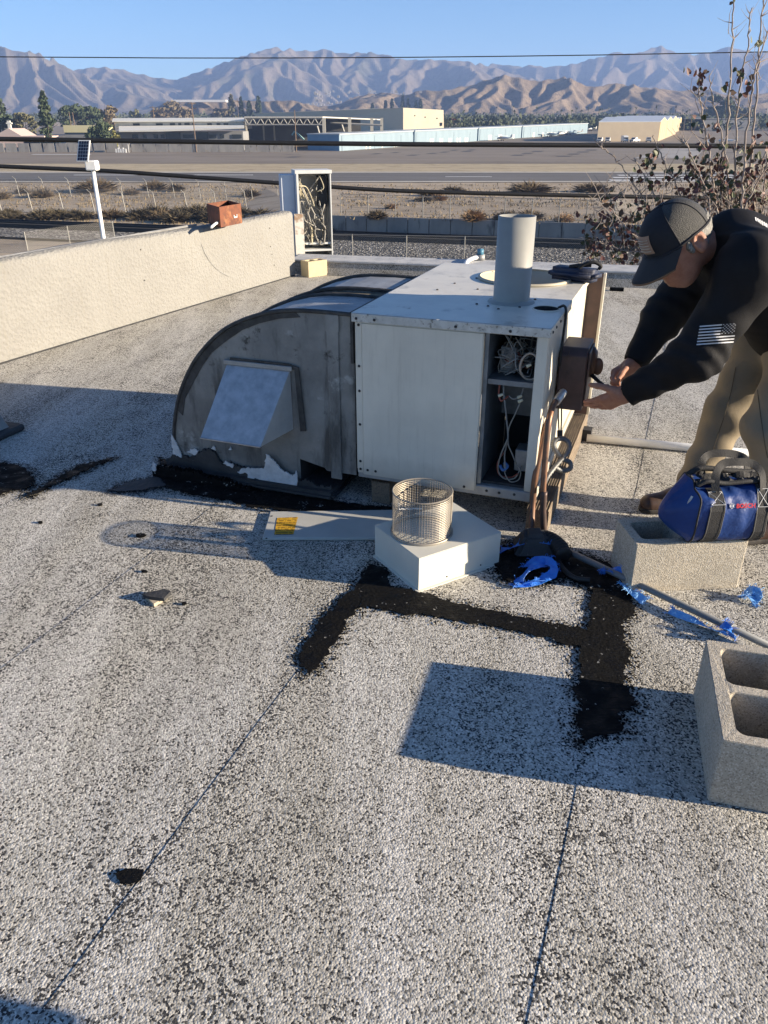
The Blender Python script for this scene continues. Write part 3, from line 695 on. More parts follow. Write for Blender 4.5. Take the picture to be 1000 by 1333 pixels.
for i, (x, yt, w, lf) in enumerate(((288,140,26,L_brown),(303,124,17,L_olive),(316,127,10,L_pine),(326,130,13,L_pine),(338,126,15,L_pine))):
    tree(x, yt, 162, w, 'round' if i == 0 else 'conifer', lf, ('round brown green tree left of the conifers behind the white roof', 'tallest pale olive conifer at the right end of the white roof', 'thin dark conifer right of the pale olive one', 'short dark conifer between two taller ones behind the open hangar', 'dark conifer standing above the left end of the open hangar')[i], 20+i, 55, 900)
for i, (x, yt, w) in enumerate(((485,134,9),(502,132,9),(510,128,8),(524,124,9),(531,130,10),(541,132,10),(547,130,9))):
    tree(x, yt, 158, w, 'conifer', L_pine, ('leftmost', 'second', 'third', 'tallest', 'fifth', 'sixth', 'rightmost')[i] + ' of the small conifers rising above the tan warehouse roof', 40+i, 150, 400, 'small conifers behind the warehouse')
tree(591, 155, 169, 13, 'round', L_red, 'small red leaved tree beside the tan warehouse', 60, 30, 600)
tree(933, 124, 163, 40, 'round', L_pine, 'large dark tree beyond the sheds on the right', 61, 20, 1800)
tree(705, 153, 163, 14, 'round', L_olive, 'round olive tree at the far end of the blue hangar row', 62, 30, 600)
tree(958, 140, 163, 40, 'round', L_olive, 'wide olive tree on the right behind the bare branches', 63, 30, 1200)

# ------------------------------------------------------------------ poles and wires
m_polewood = M('pole_wood', (.20,.14,.095), (.14,.10,.07), 2, .9)
def pole(x, yt, yb, label, arms=True, w=.16):
    base = pT(x, yb); top = pY(x-.5, yt, base.y).z - base.z
    t = thing('utility_pole', label, 'utility pole', base, group='wooden utility poles')
    b = MB(); b.tube([(0,0,-.2),(0,0,top)], [w*1.2, w*.8], 7); b.build('pole', m_polewood, t)
    if arms:
        for k in (.4, 1.8):
            b = MB(); b.box((-1.3,-.08,top-k-.08),(1.3,.08,top-k+.08)); b.build('crossarm', m_polewood, t)
    return t
pole(256, 133, 198.5, 'tall brown utility pole standing before the long white building'); pole(386, 143, 198, 'thin wooden pole in front of the open hangar', False); pole(205, 138, 190, 'pale utility pole with crossarms behind the white roof', True, .14)
pole(97, 146, 190, 'left leg of the twin wooden pole above the cream roof', False); pole(101.5, 146, 190, 'right leg of the twin wooden pole above the cream roof', False); pole(312, 128, 170, 'wooden pole beside the conifers at the end of the white roof', True, .13)
pole(690, 133, 158, 'slim pale pole rising above the wooded town', False, .25)
m_cable = solid('black_cable', (.012,.012,.013), .6)
def cable(pts, r, label, Y):
    P = [pY(x, y, Y) for x, y in pts]
    e0 = P[0] + (P[0]-P[1])*6; e1 = P[-1] + (P[-1]-P[-2])*6
    b = MB(); b.smooth = True; b.tube(spline([e0] + P + [e1], 10), r, 8)
    return tag(b.build('power_cable', m_cable), label, 'cable', 'cables strung past the roof')
cable([(0,181),(250,184.5),(500,187.5),(750,189),(1000,190.5)], .031, 'thick black cable running level across the airfield apron', 12)
cable([(0,216.5),(130,222),(260,231),(365,238.5),(500,247.5),(640,252),(800,255.5),(1000,260)], .026, 'thick black cable sagging below the runway, the lowest of the cables', 11)
cable([(0,74),(250,75.5),(500,74.8),(750,72),(1000,67.5)], .0062, 'thin cable crossing the sky and mountain crests', 12)

# ------------------------------------------------------------------ vehicles and aircraft on the apron
m_vw = solid('vehicle_white', (.72,.72,.70), .4); m_tyre = solid('tyre', (.02,.02,.02), .8)
def vehicle(x, yb, kind, label, rz):
    p = pT(x, yb); t = thing('van' if kind == 'van' else 'pickup_truck', label, 'van' if kind == 'van' else 'truck', p, rz, 'vehicles parked along the tan hangar')
    b = MB()
    if kind == 'van':
        b.prism([(-1.05,-2.4,.45),(-1.05,2.2,.45),(-1.05,2.4,1.1),(-1.05,1.7,1.35),(-1.05,1.15,2.55),(-1.05,-2.4,2.6)], (2.1,0,0)); b.build('body', m_vw, t, bevel=.12, seg=2)
        b = MB(); b.box((-.85,2.0,1.4),(.85,1.45,1.95)); b.build('windscreen', m_glass, t)
    else:
        b.prism([(-1,-2.7,.5),(-1,2.6,.5),(-1,2.6,1.15),(-1,1.4,1.3),(-1,.9,1.95),(-1,-.6,1.95),(-1,-.8,1.3),(-1,-2.7,1.25)], (2,0,0)); b.build('body', m_vw, t, bevel=.1, seg=2)
        b = MB(); b.hexa([(-.85,1.5,1.3),(.85,1.5,1.3),(.85,1.35,1.3),(-.85,1.35,1.3)], [(-.75,1.12,1.85),(.75,1.12,1.85),(.75,.95,1.85),(-.75,.95,1.85)]); b.build('windscreen', m_glass, t)
        b = MB(); b.box((-.8,2.58,.75),(.8,2.66,1.05)); b.build('grille', m_glass, t)
    for sx in (-1, 1):
        for y in (-1.6, 1.6):
            b = MB(); b.tube([(sx*.78,y,.38),(sx*1.03,y,.38)], .38, 12); b.build('wheel', m_tyre, t)
    return t
vehicle(781, 185.6, 'truck', 'white pickup truck parked leftmost by the tan hangar corner', 2.7)
vehicle(791, 185.4, 'truck', 'white pickup truck parked second from the tan hangar corner', 2.8)
vehicle(813, 185.3, 'van', 'white van parked against the tan hangar wall', PI)
vehicle(826, 185.6, 'truck', 'cream pickup truck parked just right of the white van', 2.3)
vehicle(844, 185.2, 'truck', 'white pickup truck parked nearest the sunlit gable of the tan hangar', 2.9)
def plane(x, yb, rz, label, sc=1.0):
    p = pT(x, yb); t = thing('light_aircraft', label, 'aircraft', p, rz, 'light aircraft parked on the apron')
    b = MB(); b.smooth = True; b.tube([(0,-4,1.3),(0,-2,1.2),(0,0,1.25),(0,1.6,1.2),(0,2.6,1.1),(0,3.0,1.05)], [.12,.35,.6,.58,.42,.15], 10); b.build('fuselage', m_vw, t)
    b = MB(); b.hexa([(-5,.2,1.85),(5,.2,1.85),(5,1.5,1.85),(-5,1.5,1.85)], [(-5,.3,1.97),(5,.3,1.97),(5,1.4,1.97),(-5,1.4,1.97)]); b.build('wing', m_vw, t)
    b = MB(); b.prism([(-.06,-4.2,1.35),(-.06,-3.1,1.35),(-.06,-3.7,2.6),(-.06,-4.3,2.6)], (.12,0,0)); b.build('tail_fin', m_vw, t)
    b = MB(); b.hexa([(-1.6,-4.2,1.4),(1.6,-4.2,1.4),(1.4,-3.5,1.4),(-1.4,-3.5,1.4)], [(-1.6,-4.2,1.46),(1.6,-4.2,1.46),(1.4,-3.5,1.46),(-1.4,-3.5,1.46)]); b.build('tailplane', m_vw, t)
    b = MB(); b.box((-.45,.5,1.5),(.45,1.6,1.84)); b.build('canopy_glass', m_glass, t)
    for (wx, wy) in ((-1,.4),(1,.4),(0,2.3)):
        b = MB(); b.tube([(wx-.09,wy,.25),(wx+.09,wy,.25)], .25, 8); b.tube([(wx,wy,.3),(wx*.4,wy,1.1)], .05, 4); b.build('wheel', m_tyre, t)
    return t
for (x, y, a, l) in ((655,183.5,1.0,'white light aircraft parked nearest, before the second gap in the blue hangars'),(718,178,.9,'light aircraft at the left of the cluster by the far blue hangars'),(730,177,2.2,'light aircraft in the front middle of the parked cluster'),(741,176,.4,'light aircraft in the middle of the parked cluster facing the hangars'),(749,174.5,1.6,'light aircraft at the right of the parked cluster'),(757,172,2.6,'light aircraft farthest back beside the last blue hangar'),(769,170.5,1.9,'light aircraft parked between the blue row and the tan hangars')):
    plane(x, y, a, l)
vehicle_car = thing('parked_car', 'pale car parked on the apron behind the bare branches', 'car', pT(924,186.5), 1.5)
def car_parts(t, m_):
    b = MB(); b.prism([(-.85,-2.1,.35),(-.85,2.1,.35),(-.85,2.1,.8),(-.85,1.2,.95),(-.85,.6,1.42),(-.85,-1.1,1.42),(-.85,-1.7,.95),(-.85,-2.1,.9)], (1.7,0,0)); b.build('body', m_, t, bevel=.1, seg=2)
    b = MB(); b.box((-.87,-1.0,.98),(.87,.55,1.33)); b.build('window', m_glass, t)
    for sx in (-.8, .8):
        for y in (-1.3, 1.3):
            b = MB(); b.tube([(sx-.1,y,.32),(sx+.1,y,.32)], .32, 10); b.build('wheel', m_tyre, t)
car_parts(vehicle_car, m_vw)
plane(945, 187, 1.2, 'white light aircraft parked on the right behind the bare branches')
c2 = thing('parked_car', 'dark red car parked on the apron, mostly behind the shrub', 'car', pT(915,196.5), 1.6); car_parts(c2, solid('dark_red_paint', (.22,.03,.03), .4))
pt = thing('picnic_table', 'white outdoor table with stools by the yellow green bush', 'table', pT(160,199))
b = MB(); b.box((-3.6,-.5,2.9),(3.6,.5,3.05)); b.build('awning', m_whiteroof, pt); b = MB(); b.tube([(-1,0,0),(-1,0,3)], .09, 6); b.tube([(2,0,0),(2,0,3)], .09, 6); b.build('post', m_vw, pt)
b = MB()
for k in range(5): b.box((-2.2+k*.75,-.3,0),(-1.75+k*.75,.3,1.2+.3*(k%2)))
b.build('stool', m_vw, pt)

# ------------------------------------------------------------------ retaining wall, fences, scrub
wall_bot = 313.5
rw0, rw1 = pT(425, 306.6), pT(1010, 328.4)
wt = thing('retaining_wall', 'stained grey concrete retaining wall of tall panels behind the railway', 'wall', rw0)
n = 22; dv = (pT(1080,331) - rw0) / n; dv.z = 0
top_z = lambda p: pY(500, 282.8, pT(500,309.6).y).z - pT(500,309.6).z
hgt = top_z(0)
for i in range(n):
    p = rw0 + dv*i; q = rw0 + dv*(i+.97); z0 = gz(p.y)-.3
    b = MB(); off = .04*(i % 2); b.hexa([(p.x,p.y-off,z0),(q.x,q.y-off,z0),(q.x,q.y+.3,z0),(p.x,p.y+.3,z0)], [(p.x,p.y-off,z0+hgt+.3),(q.x,q.y-off,z0+hgt+.3),(q.x,q.y+.3,z0+hgt+.3),(p.x,p.y+.3,z0+hgt+.3)])
    b.build('wall_panel', mat['concrete'], wt, world=True)
bY0 = pT(500,309.6).y + .35; bY1 = Yrow(243); bz0 = gz(bY0)+hgt-.25; bz1 = gz(bY1)+.06
b = MB(); bsl = (bz1-bz0)/(bY1-bY0); xL0 = rw0.x; xL1 = rw0.x*bY1/bY0 - 4; xR = 190
def bzz(Y): return bz0 + bsl*(Y-bY0)
wy = lambda x: rw0.y + (dv.y/dv.x)*(x-rw0.x) + .31
b.add([(xL0,wy(xL0),bz0),(xR,wy(xR),bzz(wy(xR))),(xR,bY1,bz1),(xL1,bY1,bz1)], [(0,1,2,3)]); b.add([(xL0,wy(xL0),bz0),(xL1,bY1,bz1),(xL1-7,bY1,bz1-.1),(xL0-15,wy(xL0)+4,gz(bY0))], [(0,1,2,3)])
tag(b.build('embankment', m_dirt), kind='structure')
def pB(x, y):
    if x < 440 or y < 245: return pT(x, y)
    d = ray(x, y); t = (bz0 - bsl*bY0 - CAM_H)/(d.z - bsl*d.y); p = EYE + d*t
    return p if p.y > wy(p.x)-.2 else pT(x, y)
m_wiremesh = NT('chain_link_wire')
def chain():
    t = m_wiremesh; mp = t.co((1,1,1)); s_ = t.sep(mp)
    u = t.math('ADD', s_[0], s_[2]); v = t.math('SUBTRACT', s_[0], s_[2])
    f = lambda a: t.math('LESS_THAN', t.math('ABSOLUTE', t.math('SUBTRACT', t.math('FRACT', t.math('MULTIPLY', a, 6.)), .5)), .045)
    m_ = t.math('MAXIMUM', f(u), f(v))
    tr = t.n.new('ShaderNodeBsdfTransparent'); mx = t.n.new('ShaderNodeMixShader'); t.L(m_, mx.inputs[0]); t.L(tr.outputs[0], mx.inputs[1]); t.L(t.b.outputs[0], mx.inputs[2]); t.L(mx.outputs[0], t.out.inputs[0])
    return t.set((.22,.21,.19), .6, .3)
chain()
def fence(posts, h, label, arm=False, rail=True, lean=.0):
    base0 = pT(*posts[0]); t = thing('chain_link_fence', label, 'fence', base0)
    P = [pB(*p) for p in posts]
    for p in P:
        b = MB(); b.tube([p, p+Vector((lean,0,h))] + ([p+Vector((lean-.38,-.1,h+.42))] if arm else []), .055 if arm else .05, 6); b.build('post', mat['postmetal'], t, world=True)
    if rail:
        b = MB(); b.tube([p+Vector((lean,0,h-.03)) for p in P], .025, 4); b.build('top_rail', mat['postmetal'], t, world=True)
    if arm:
        b = MB()
        for k in (.15,.32,.48): b.tube([p+Vector((lean-.38*k/.48,-.1,h+.42*k/.48)) for p in P], .012, 3)
        b.build('barbed_wire', mat['postmetal'], t, world=True)
    b = MB()
    for p, q in zip(P[:-1], P[1:]): b.add([p, q, q+Vector((lean,0,h)), p+Vector((lean,0,h))], [(0,1,2,3)])
    b.build('wire_mesh', m_wiremesh.mat, t, world=True)
    return t
def lerp_posts(a, b, n): return [(a[0]+(b[0]-a[0])*k/(n-1), a[1]+(b[1]-a[1])*k/(n-1)) for k in range(n)]
fence([(-34,277)] + lerp_posts((3,277),(245,278.5),7) + [(283,276.5),(322,276)], 2.55, 'nearer left fence with angled arms in front of the brown scrub', True, True, -.25)
fence(lerp_posts((-8,254),(430,262),14), 2.45, 'farther left fence with angled barbed wire arms', True, True, -.2)
fence(lerp_posts((444,280.5),(1010,300),17), 2.3, 'fence standing above the concrete retaining wall', False)
fence([(-25,329),(37,330),(92,321),(150,314)] , 2.0, 'short thin fence on the bare ground left of the solar lamp', False, False)
fence([(392,336),(459,337),(529,339),(604,340),(688,342),(766,345),(850,347),(940,349),(1030,351)], 2.2, 'nearest fence with slim posts along the gravel bank', False, True)
# scrub
def bush_mesh(name, n, m, seed, twig=.5):
    rg = random.Random(seed); b = MB()
    for _ in range(n):
        d = Vector((rg.gauss(0,1), rg.gauss(0,1), abs(rg.gauss(0,.8)))).normalized(); l = rg.uniform(.35,1.0); w = rg.uniform(.012,.035)
        o = Vector((rg.uniform(-.25,.25), rg.uniform(-.25,.25), rg.uniform(0,.25))); e = o + d*l; s_ = d.orthogonal().normalized()*w
        mid = (o+e)/2 + Vector((rg.gauss(0,.06), rg.gauss(0,.06), rg.gauss(0,.06)))
        b.add([o-s_, o+s_, mid+s_, e, mid-s_], [(0,1,2,3,4)])
    ob = b.build(name, m, None, fixn=False); return ob
m_tumble = M('tumbleweed', (.34,.22,.11), (.27,.165,.085), 3, .9); m_scrub = M('brown_scrub', (.105,.078,.045), (.17,.125,.075), 2, .9); m_dscrub = M('dark_scrub', (.075,.06,.035), (.11,.088,.052), 2, .9)
T1 = bush_mesh('tumbleweed', 700, m_tumble, 1); S1 = bush_mesh('dry_bush', 900, m_scrub, 2); D1 = bush_mesh('dry_bush', 900, m_dscrub, 3)
first = {}
def put(src, nm, x, y, w, label, cat, group, hs=.8):
    p = pB(x, y); s_ = w/2/1000*p.y*1.09
    if src.name not in first: o = src; first[src.name] = 1; o.location = p; o.scale = (s_, s_, s_*hs)
    else: o = instance(src, nm, p, random.random()*6, (s_, s_, s_*hs))
    tag(o, label, cat, group); o['_x'] = float(x); return o
for x, y, w, l in ((735,289,26,'round golden tumbleweed against the fence above the retaining wall'),(617,288,36,'largest golden tumbleweed at the fence above the retaining wall'),(510,272,18,'small tan tumbleweed left of centre beyond the fence'),(572,261,22,'low tan tumbleweed far beyond the fence near the runway'),(650,287,20,'tan tumbleweed right beside the largest one')):
    put(T1, 'tumbleweed', x, y, w, l, 'tumbleweed', 'tumbleweeds on the dirt')
_bush = []
for k in range(44):
    if k < 26: x = random.uniform(-10, 360); y = random.uniform(281, 289); w = random.uniform(26, 50); s_ = D1 if random.random() < .75 else S1
    elif k < 36: x = random.uniform(-10, 380); y = random.uniform(247, 260); w = random.uniform(20,46); s_ = S1
    else: x = random.uniform(440, 700); y = random.uniform(284, 289); w = random.uniform(20,40); s_ = S1
    put(s_, 'dry_bush', x, y, w, 'dry brown bush on the bank behind the railway' if k < 26 else ('low brown bush between the two left fences' if k < 36 else 'brown bush growing above the retaining wall'), 'bush', 'bushes on the railway bank' if k < 26 else ('bushes between the left fences' if k < 36 else 'bushes above the retaining wall'), .62)
for (x, y, w) in ((418,284,34),(405,287,40),(426,280,30),(390,288,44),(590,252,40),(560,255,34),(690,251,60),(770,250,50),(434,306,30),(447,304,22),(717,316,20),(552,262,30)):
    put(S1, 'dry_bush', x, y, w, 'scattered brown bush out on the dirt by the runway' if y < 270 else ('dark bush crowding the left end of the retaining wall' if x < 430 else 'dry bush hanging against the concrete retaining wall'), 'bush', 'bushes out on the dirt' if y < 270 else 'bushes against the retaining wall', .4 if y < 270 else .9)
# bushes told apart by their order along each row
ORD = 'first second third fourth fifth sixth seventh eighth ninth tenth eleventh twelfth thirteenth fourteenth fifteenth sixteenth seventeenth eighteenth nineteenth twentieth twenty-first twenty-second twenty-third twenty-fourth twenty-fifth twenty-sixth twenty-seventh'.split()
rows_ = {}
for o in COL.objects:
    if o.get('category') == 'bush': rows_.setdefault(o['label'], []).append(o)
for lab_, os_ in rows_.items():
    for k, o in enumerate(sorted(os_, key=lambda q: q['_x'])): o['label'] = lab_ + ', ' + ORD[k] + ' from the left'
for o in COL.objects:
    if '_x' in o: del o['_x']
# tufts of dead grass over the bare ground
rg = random.Random(9); b = MB()
for _ in range(5200):
    y = rg.uniform(240, 296); x = rg.uniform(-60, 1060); p = pB(x, y)
    if 270 < y < 279 and rg.random() < .8: continue
    for k in range(3):
        a = rg.random()*6.28; h = rg.uniform(.12,.38); w = rg.uniform(.05,.12); q = p + Vector((rg.gauss(0,.3), rg.gauss(0,.4), 0))
        b.add([q+Vector((math.cos(a)*w,math.sin(a)*w,0)), q-Vector((math.cos(a)*w,math.sin(a)*w,0)), q+Vector((rg.gauss(0,.1),rg.gauss(0,.1),h))], [(0,1,2)])
tag(b.build('dry_grass', M('dead_grass_blades', (.26,.20,.115), (.17,.13,.075), .3, .9), fixn=False), kind='stuff')

# ------------------------------------------------------------------ the air between here and the mountains
hz = NT('valley_haze'); hz.n.remove(hz.b)
pv = hz.n.new('ShaderNodeVolumePrincipled'); pv.inputs['Color'].default_value = (.37, .55, 1.0, 1); pv.inputs['Density'].default_value = .0002; pv.inputs['Anisotropy'].default_value = .0
hz.t.links.new(pv.outputs[0], hz.out.inputs['Volume'])
b = MB(); b.box((-4600, -320, -40), (4600, 4700, 340))
tag(b.build('haze', hz.mat), kind='stuff')
# ================================================================== THE ROOF
def clip(poly, a, n):
    out = []
    for i in range(len(poly)):
        p, q = poly[i], poly[(i+1) % len(poly)]
        dp, dq = (p-a).dot(n), (q-a).dot(n)
        if dp >= 0: out.append(p)
        if dp*dq < 0: out.append(p + (q-p)*(dp/(dp-dq)))
    return out
WA, WB = px(0,474), px(383,359)                    # foot of the left parapet
WD = (WB-WA).normalized(); WN = Vector((-WD.y, WD.x, 0))        # WN points out over the street
PA, PB = px(440,358), px(860,375)                  # foot of the far parapet
PD = (PB-PA).normalized(); PN = Vector((-PD.y, PD.x, 0))
sa = R(SEAM_AZ); SX = Vector((math.cos(sa), -math.sin(sa), 0)); SY = Vector((math.sin(sa), math.cos(sa), 0))
roof = tag(empty('roof'), kind='structure')
for k in range(-9, 12):
    p0 = -.05 + .83*k; p1 = p0 + .83
    jit = lambda kk, q: .0045*mnoise.noise(Vector((kk*7.3, q*1.1, 0))) + .0022*mnoise.noise(Vector((kk*7.3, q*7, 5)))
    ss = [-7 + .06*i for i in range(317)]
    poly = [SX*(p0+jit(k, q)) + SY*q for q in ss] + [SX*(p1+jit(k+1, q)) + SY*q for q in reversed(ss)]
    poly = poly[:317][::-1] + poly[317:][::-1]
    poly = clip(poly, PA, -PN); 
    if len(poly) > 2: poly = clip(poly, WA, -WN)
    poly = clip(poly, Vector((8.5,0,0)), Vector((-1,0,0))) if len(poly) > 2 else poly
    poly = clip(poly, Vector((0,-6,0)), Vector((0,1,0))) if len(poly) > 2 else poly
    if len(poly) < 3: continue
    V = []
    for p in poly:
        f = (p.dot(SX)-p0)/.83; V.append(Vector((p.x, p.y, -.0014*f)))
    b = MB(); n = len(V); b.add(V + [v - Vector((0,0,.01)) for v in V], [tuple(range(n)), tuple(range(n, 2*n))[::-1]] + [(i, n+i, n+(i+1) % n, (i+1) % n) for i in range(n)])
    b.build('roof_sheet', mat['roof'], roof)
bd = MB(); o_ = .36
q = [WA - WD*14 + WN*.28, WB + WD*.9 + WN*.28, PB + PD*5 + PN*.35, Vector((8.6,-6,0)), Vector((-8.5,-6,0))]
cor = [Vector((-9,-6.1,0)), WA - WD*10 + WN*.02, WB + WD*.2 + WN*.02, PA + PN*.05, PB + PD*6.2 + PN*.05, Vector((8.6,-6.1,0))]
bd.prism([p + Vector((0,0,-.02)) for p in cor], (0,0,-11.2))
tag(bd.build('building', M('building_wall', (.42,.40,.36), (.36,.34,.31), .6, .9)), 'the building under the flat roof, with plain grey street walls', 'building')

# left parapet, with a softly rounded stucco top that dips at both ends of the rough casting
def wall_section(s_):
    h = .638 + .012*math.sin(s_*1.7) + (.0 if s_ < 3.3 else -.0)
    return h
lp = thing('parapet_wall', 'long pale stucco parapet wall on the left edge of the roof', 'wall', WB)
LW = (WB-WA).length
b = MB(); ns = 90; prof = []
def wall_pt(s_, k):
    h = wall_section(s_); r = .035
    P = [(0,0),(0,h*.35),(0,h*.7),(0,h-r),(.010,h-r*.35),(.03,h),(.10,h+.004),(.17,h),(.19,h-.02),(.19,-.6)]
    u, z = P[k]; wob = .004*mnoise.noise(Vector((s_*3, z*3, 1.3)))+.003*mnoise.noise(Vector((s_*9, z*9, 4)))
    return WA + WD*s_ + WN*(u+wob) + Vector((0,0,z+wob*.6))
b.smooth = True
S0, S1 = -3.2, LW + .03
b.grid(lambda u, v: wall_pt(S0+(S1-S0)*u, round(v*9)), ns, 9)
b.build('wall_body', mat['stucco'], lp, world=True)
b = MB(); P = [wall_pt(S1, k) for k in range(10)]; b.add(P, [tuple(range(10))]); b.build('end_face', mat['stucco'], lp, world=True)
b = MB(); b.tube([WA + WD*(S0) - WN*.004 + Vector((0,0,.003)), WB - WN*.004 + Vector((0,0,.003))], .007, 5); b.build('base_joint', mat['tar_dull'], lp, world=True)
b = MB(); b.tube([WA + WD*S0 + WN*.105 + Vector((0,0,.645)), WA + WD*2.35 + WN*.105 + Vector((0,0,.648))], .009, 5); b.build('edge_trim', mat['galv_dull'], lp, world=True)
pts = [px(252+12*k, y_, .0) for k, y_ in enumerate((300,))]
def on_wall(x, y):
    d = ray(x, y); n = WN; t = (WA - EYE).dot(n)/d.dot(n); return EYE + d*t
b = MB(); b.tube(spline([on_wall(*p) - WN*.002 for p in ((262,318),(268,332),(276,344),(287,354),(298,360))], 6), .0035, 5); b.build('crack', mat['galv_dull'], lp, world=True)
for x, y in ((183,325),(188,365),(351,297),(352,321),(354,331),(357,345)):
    b = MB(); p = on_wall(x, y); b.tube([p+WN*.01, p-WN*.004], .006, 7); b.build('anchor_hole', mat['screw'], lp, world=True)

# far parapet: low kerb with a pale coping
fp = thing('parapet_curb', 'low granule covered roof curb with pale coping along the far edge', 'wall', PA)
b = MB(); c0 = PA - PD*.52; c1 = PB + PD*5.6; up = Vector((0,0,1))
b.hexa([c0-PN*.05, c1-PN*.05, c1+PN*.3, c0+PN*.3], [c0+up*.125, c1+up*.125, c1+PN*.3+up*.125, c0+PN*.3+up*.125]); b.build('curb_body', mat['parapet'], fp, world=True)
b = MB(); b.hexa([c0-PN*.015+up*.127, c1-PN*.015+up*.127, c1+PN*.32+up*.127, c0+PN*.32+up*.127], [c0-PN*.012+up*.15, c1-PN*.012+up*.15, c1+PN*.32+up*.16, c0+PN*.32+up*.16]); b.build('coping', mat['coping'], fp, world=True, bevel=.006)
b = MB(); p = px(805,379); q = px(790,376); b.box((-.06,-.025,0),(.07,.02,.03), frame(px(802,378.5), PD, PN, up)); tag(b.build('tar_lump', mat['tar']), 'small black lump of tar at the foot of the far roof curb', 'tar')

# ------------------------------------------------------------------ tar strokes
def ragged(poly, seed, amp, step=.012):
    rg = random.Random(seed); out = []
    for i in range(len(poly)):
        p, q = poly[i], poly[(i+1) % len(poly)]; l = (q-p).length; n = max(1, int(l/step)); d = (q-p).normalized(); nn = Vector((d.y, -d.x, 0))
        for k in range(n):
            s_ = p + (q-p)*(k/n); w = amp*(1.5*mnoise.noise(Vector((s_.x*9, s_.y*9, seed))) + 1.0*mnoise.noise(Vector((s_.x*34, s_.y*34, seed+3))) + rg.uniform(-.45,.45))
            out.append(s_ + nn*w)
    return out
def tar_patch(P, label, seed, amp=.014, m='tar', z=None, name='tar_stroke', flecks=120):
    z = (.0025 if seed in (10, 12) else .0015 + .0004*seed) if z is None else z
    poly = ragged([px(*p) for p in P], seed, amp)
    bm = bmesh.new(); vs_ = [bm.verts.new((p.x, p.y, z)) for p in poly]
    ed = [bm.edges.new((vs_[i], vs_[(i+1) % len(vs_)])) for i in range(len(vs_))]
    bmesh.ops.triangle_fill(bm, edges=ed, use_beauty=True)
    r = bmesh.ops.extrude_face_region(bm, geom=bm.faces[:])
    bmesh.ops.translate(bm, verts=[g for g in r['geom'] if isinstance(g, bmesh.types.BMVert)], vec=(0,0,.0015))
    rg = random.Random(seed)
    for _ in range(flecks*14 if flecks > 60 else 14):
        p = rg.choice(poly); c = Vector((p.x+rg.gauss(0,.021 if flecks > 60 else .006), p.y+rg.gauss(0,.021 if flecks > 60 else .006), .0012)); s_ = rg.uniform(.0012,.0048)
        a = rg.random()*6; v = [bm.verts.new(c+Vector((math.cos(a+k*1.26)*s_*rg.uniform(.5,1.3), math.sin(a+k*1.26)*s_*rg.uniform(.5,1.3), .001))) for k in range(5)]; bm.faces.new(v)
    bmesh.ops.recalc_face_normals(bm, faces=bm.faces)
    me = bpy.data.meshes.new(name); bm.to_mesh(me); bm.free(); me.materials.append(mat[m])
    o = bpy.data.objects.new(name, me); COL.objects.link(o); return tag(o, label, 'tar', 'tar strokes brushed on the roof')
tar_patch([(480,735),(500,740),(515,772),(478,775),(458,800),(420,862),(403,880),(390,868),(396,838),(440,785),(462,766)], 'black tar stroke running down left from the sheet metal cover', 3, .012)
tar_patch([(472,760),(545,772),(640,795),(716,812),(778,826),(776,852),(740,838),(690,826),(640,815),(580,806),(540,800),(500,795),(468,790)], 'long black tar stroke running right from the cover to the conduit', 4, .011)
tar_patch([(772,752),(818,758),(822,790),(812,830),(815,862),(808,890),(828,918),(806,930),(812,948),(775,962),(752,972),(752,930),(756,880),(752,850),(762,830),(768,800)], 'wide black tar stroke running towards the viewer from under the grey conduit', 5, .014, flecks=200)
tar_patch([(640,722),(668,705),(720,710),(760,722),(812,742),(816,762),(770,768),(740,752),(700,764),(655,756)], 'black tar spread round the base of the copper pipes', 6, .016, flecks=200)
tar_patch([(208,596),(232,604),(330,636),(430,652),(520,664),(470,668),(400,668),(335,662),(300,654),(232,642),(206,628)], 'black tar pool along the foot of the round duct', 7, .016, flecks=200)
tar_patch([(-12,606),(8,602),(24,608),(48,622),(40,634),(18,640),(-12,650)], 'black tar smear at the left edge below the second duct corner', 8, .018)
tar_patch([(62,630),(108,606),(150,596),(136,603),(98,619),(52,642),(30,650)], 'thin dark tar line along the sheet seam left of the duct', 9, .012)
tar_patch([(150,1138),(166,1132),(186,1134),(184,1146),(170,1152),(156,1150)], 'small black tar blot lying on the sheet seam at lower left', 10, .006, flecks=50)
tar_patch([(145,640),(170,628),(205,622),(215,634),(180,640)], 'dull dark smear on the roof just left of the duct foot', 11, .014, m='tar_dull')
for i, (x, y, w, l) in enumerate(((183,698,9,'small black tar chip beside the thin shadow line left of the label panel'),(240,787,6,'flat round black chip right of the broken shard'),(188,745,5,'round black chip above the broken shard'),(53,681,5,'tiny black chip at the left, farthest from the duct'),(131,658,5,'tiny black chip near the lower edge of the duct shadow'))):
    c = px(x, y); w_ = w/1000*c.y*1.2/2*1.5; b = MB(); rg = random.Random(i)
    b.prism([c + Vector((math.cos(a*.9)*w_*rg.uniform(.6,1.1), math.sin(a*.9)*w_*.7*rg.uniform(.6,1.1), 0)) for a in range(7)], (0,0,.008)); tag(b.build('tar_chip', mat['tar']), l, 'tar chip')
sh = thing('shard', 'broken shard with a tan face and a dark upper edge lying on the roof', 'shard', px(205,782))
b = MB(); b.prism([px(190,780), px(201,790), px(216,781), px(210,776)], (0,0,.012)); b.build('tan_piece', M('tan_shard', (.50,.42,.30), (.40,.34,.25), 40), sh, world=True)
b = MB(); b.prism([px(186,777,.012), px(193,780,.012), px(214,783,.012), px(223,773,.012), px(215,770,.012)], (0,0,.012)); b.build('dark_piece', mat['tar_dull'], sh, world=True)

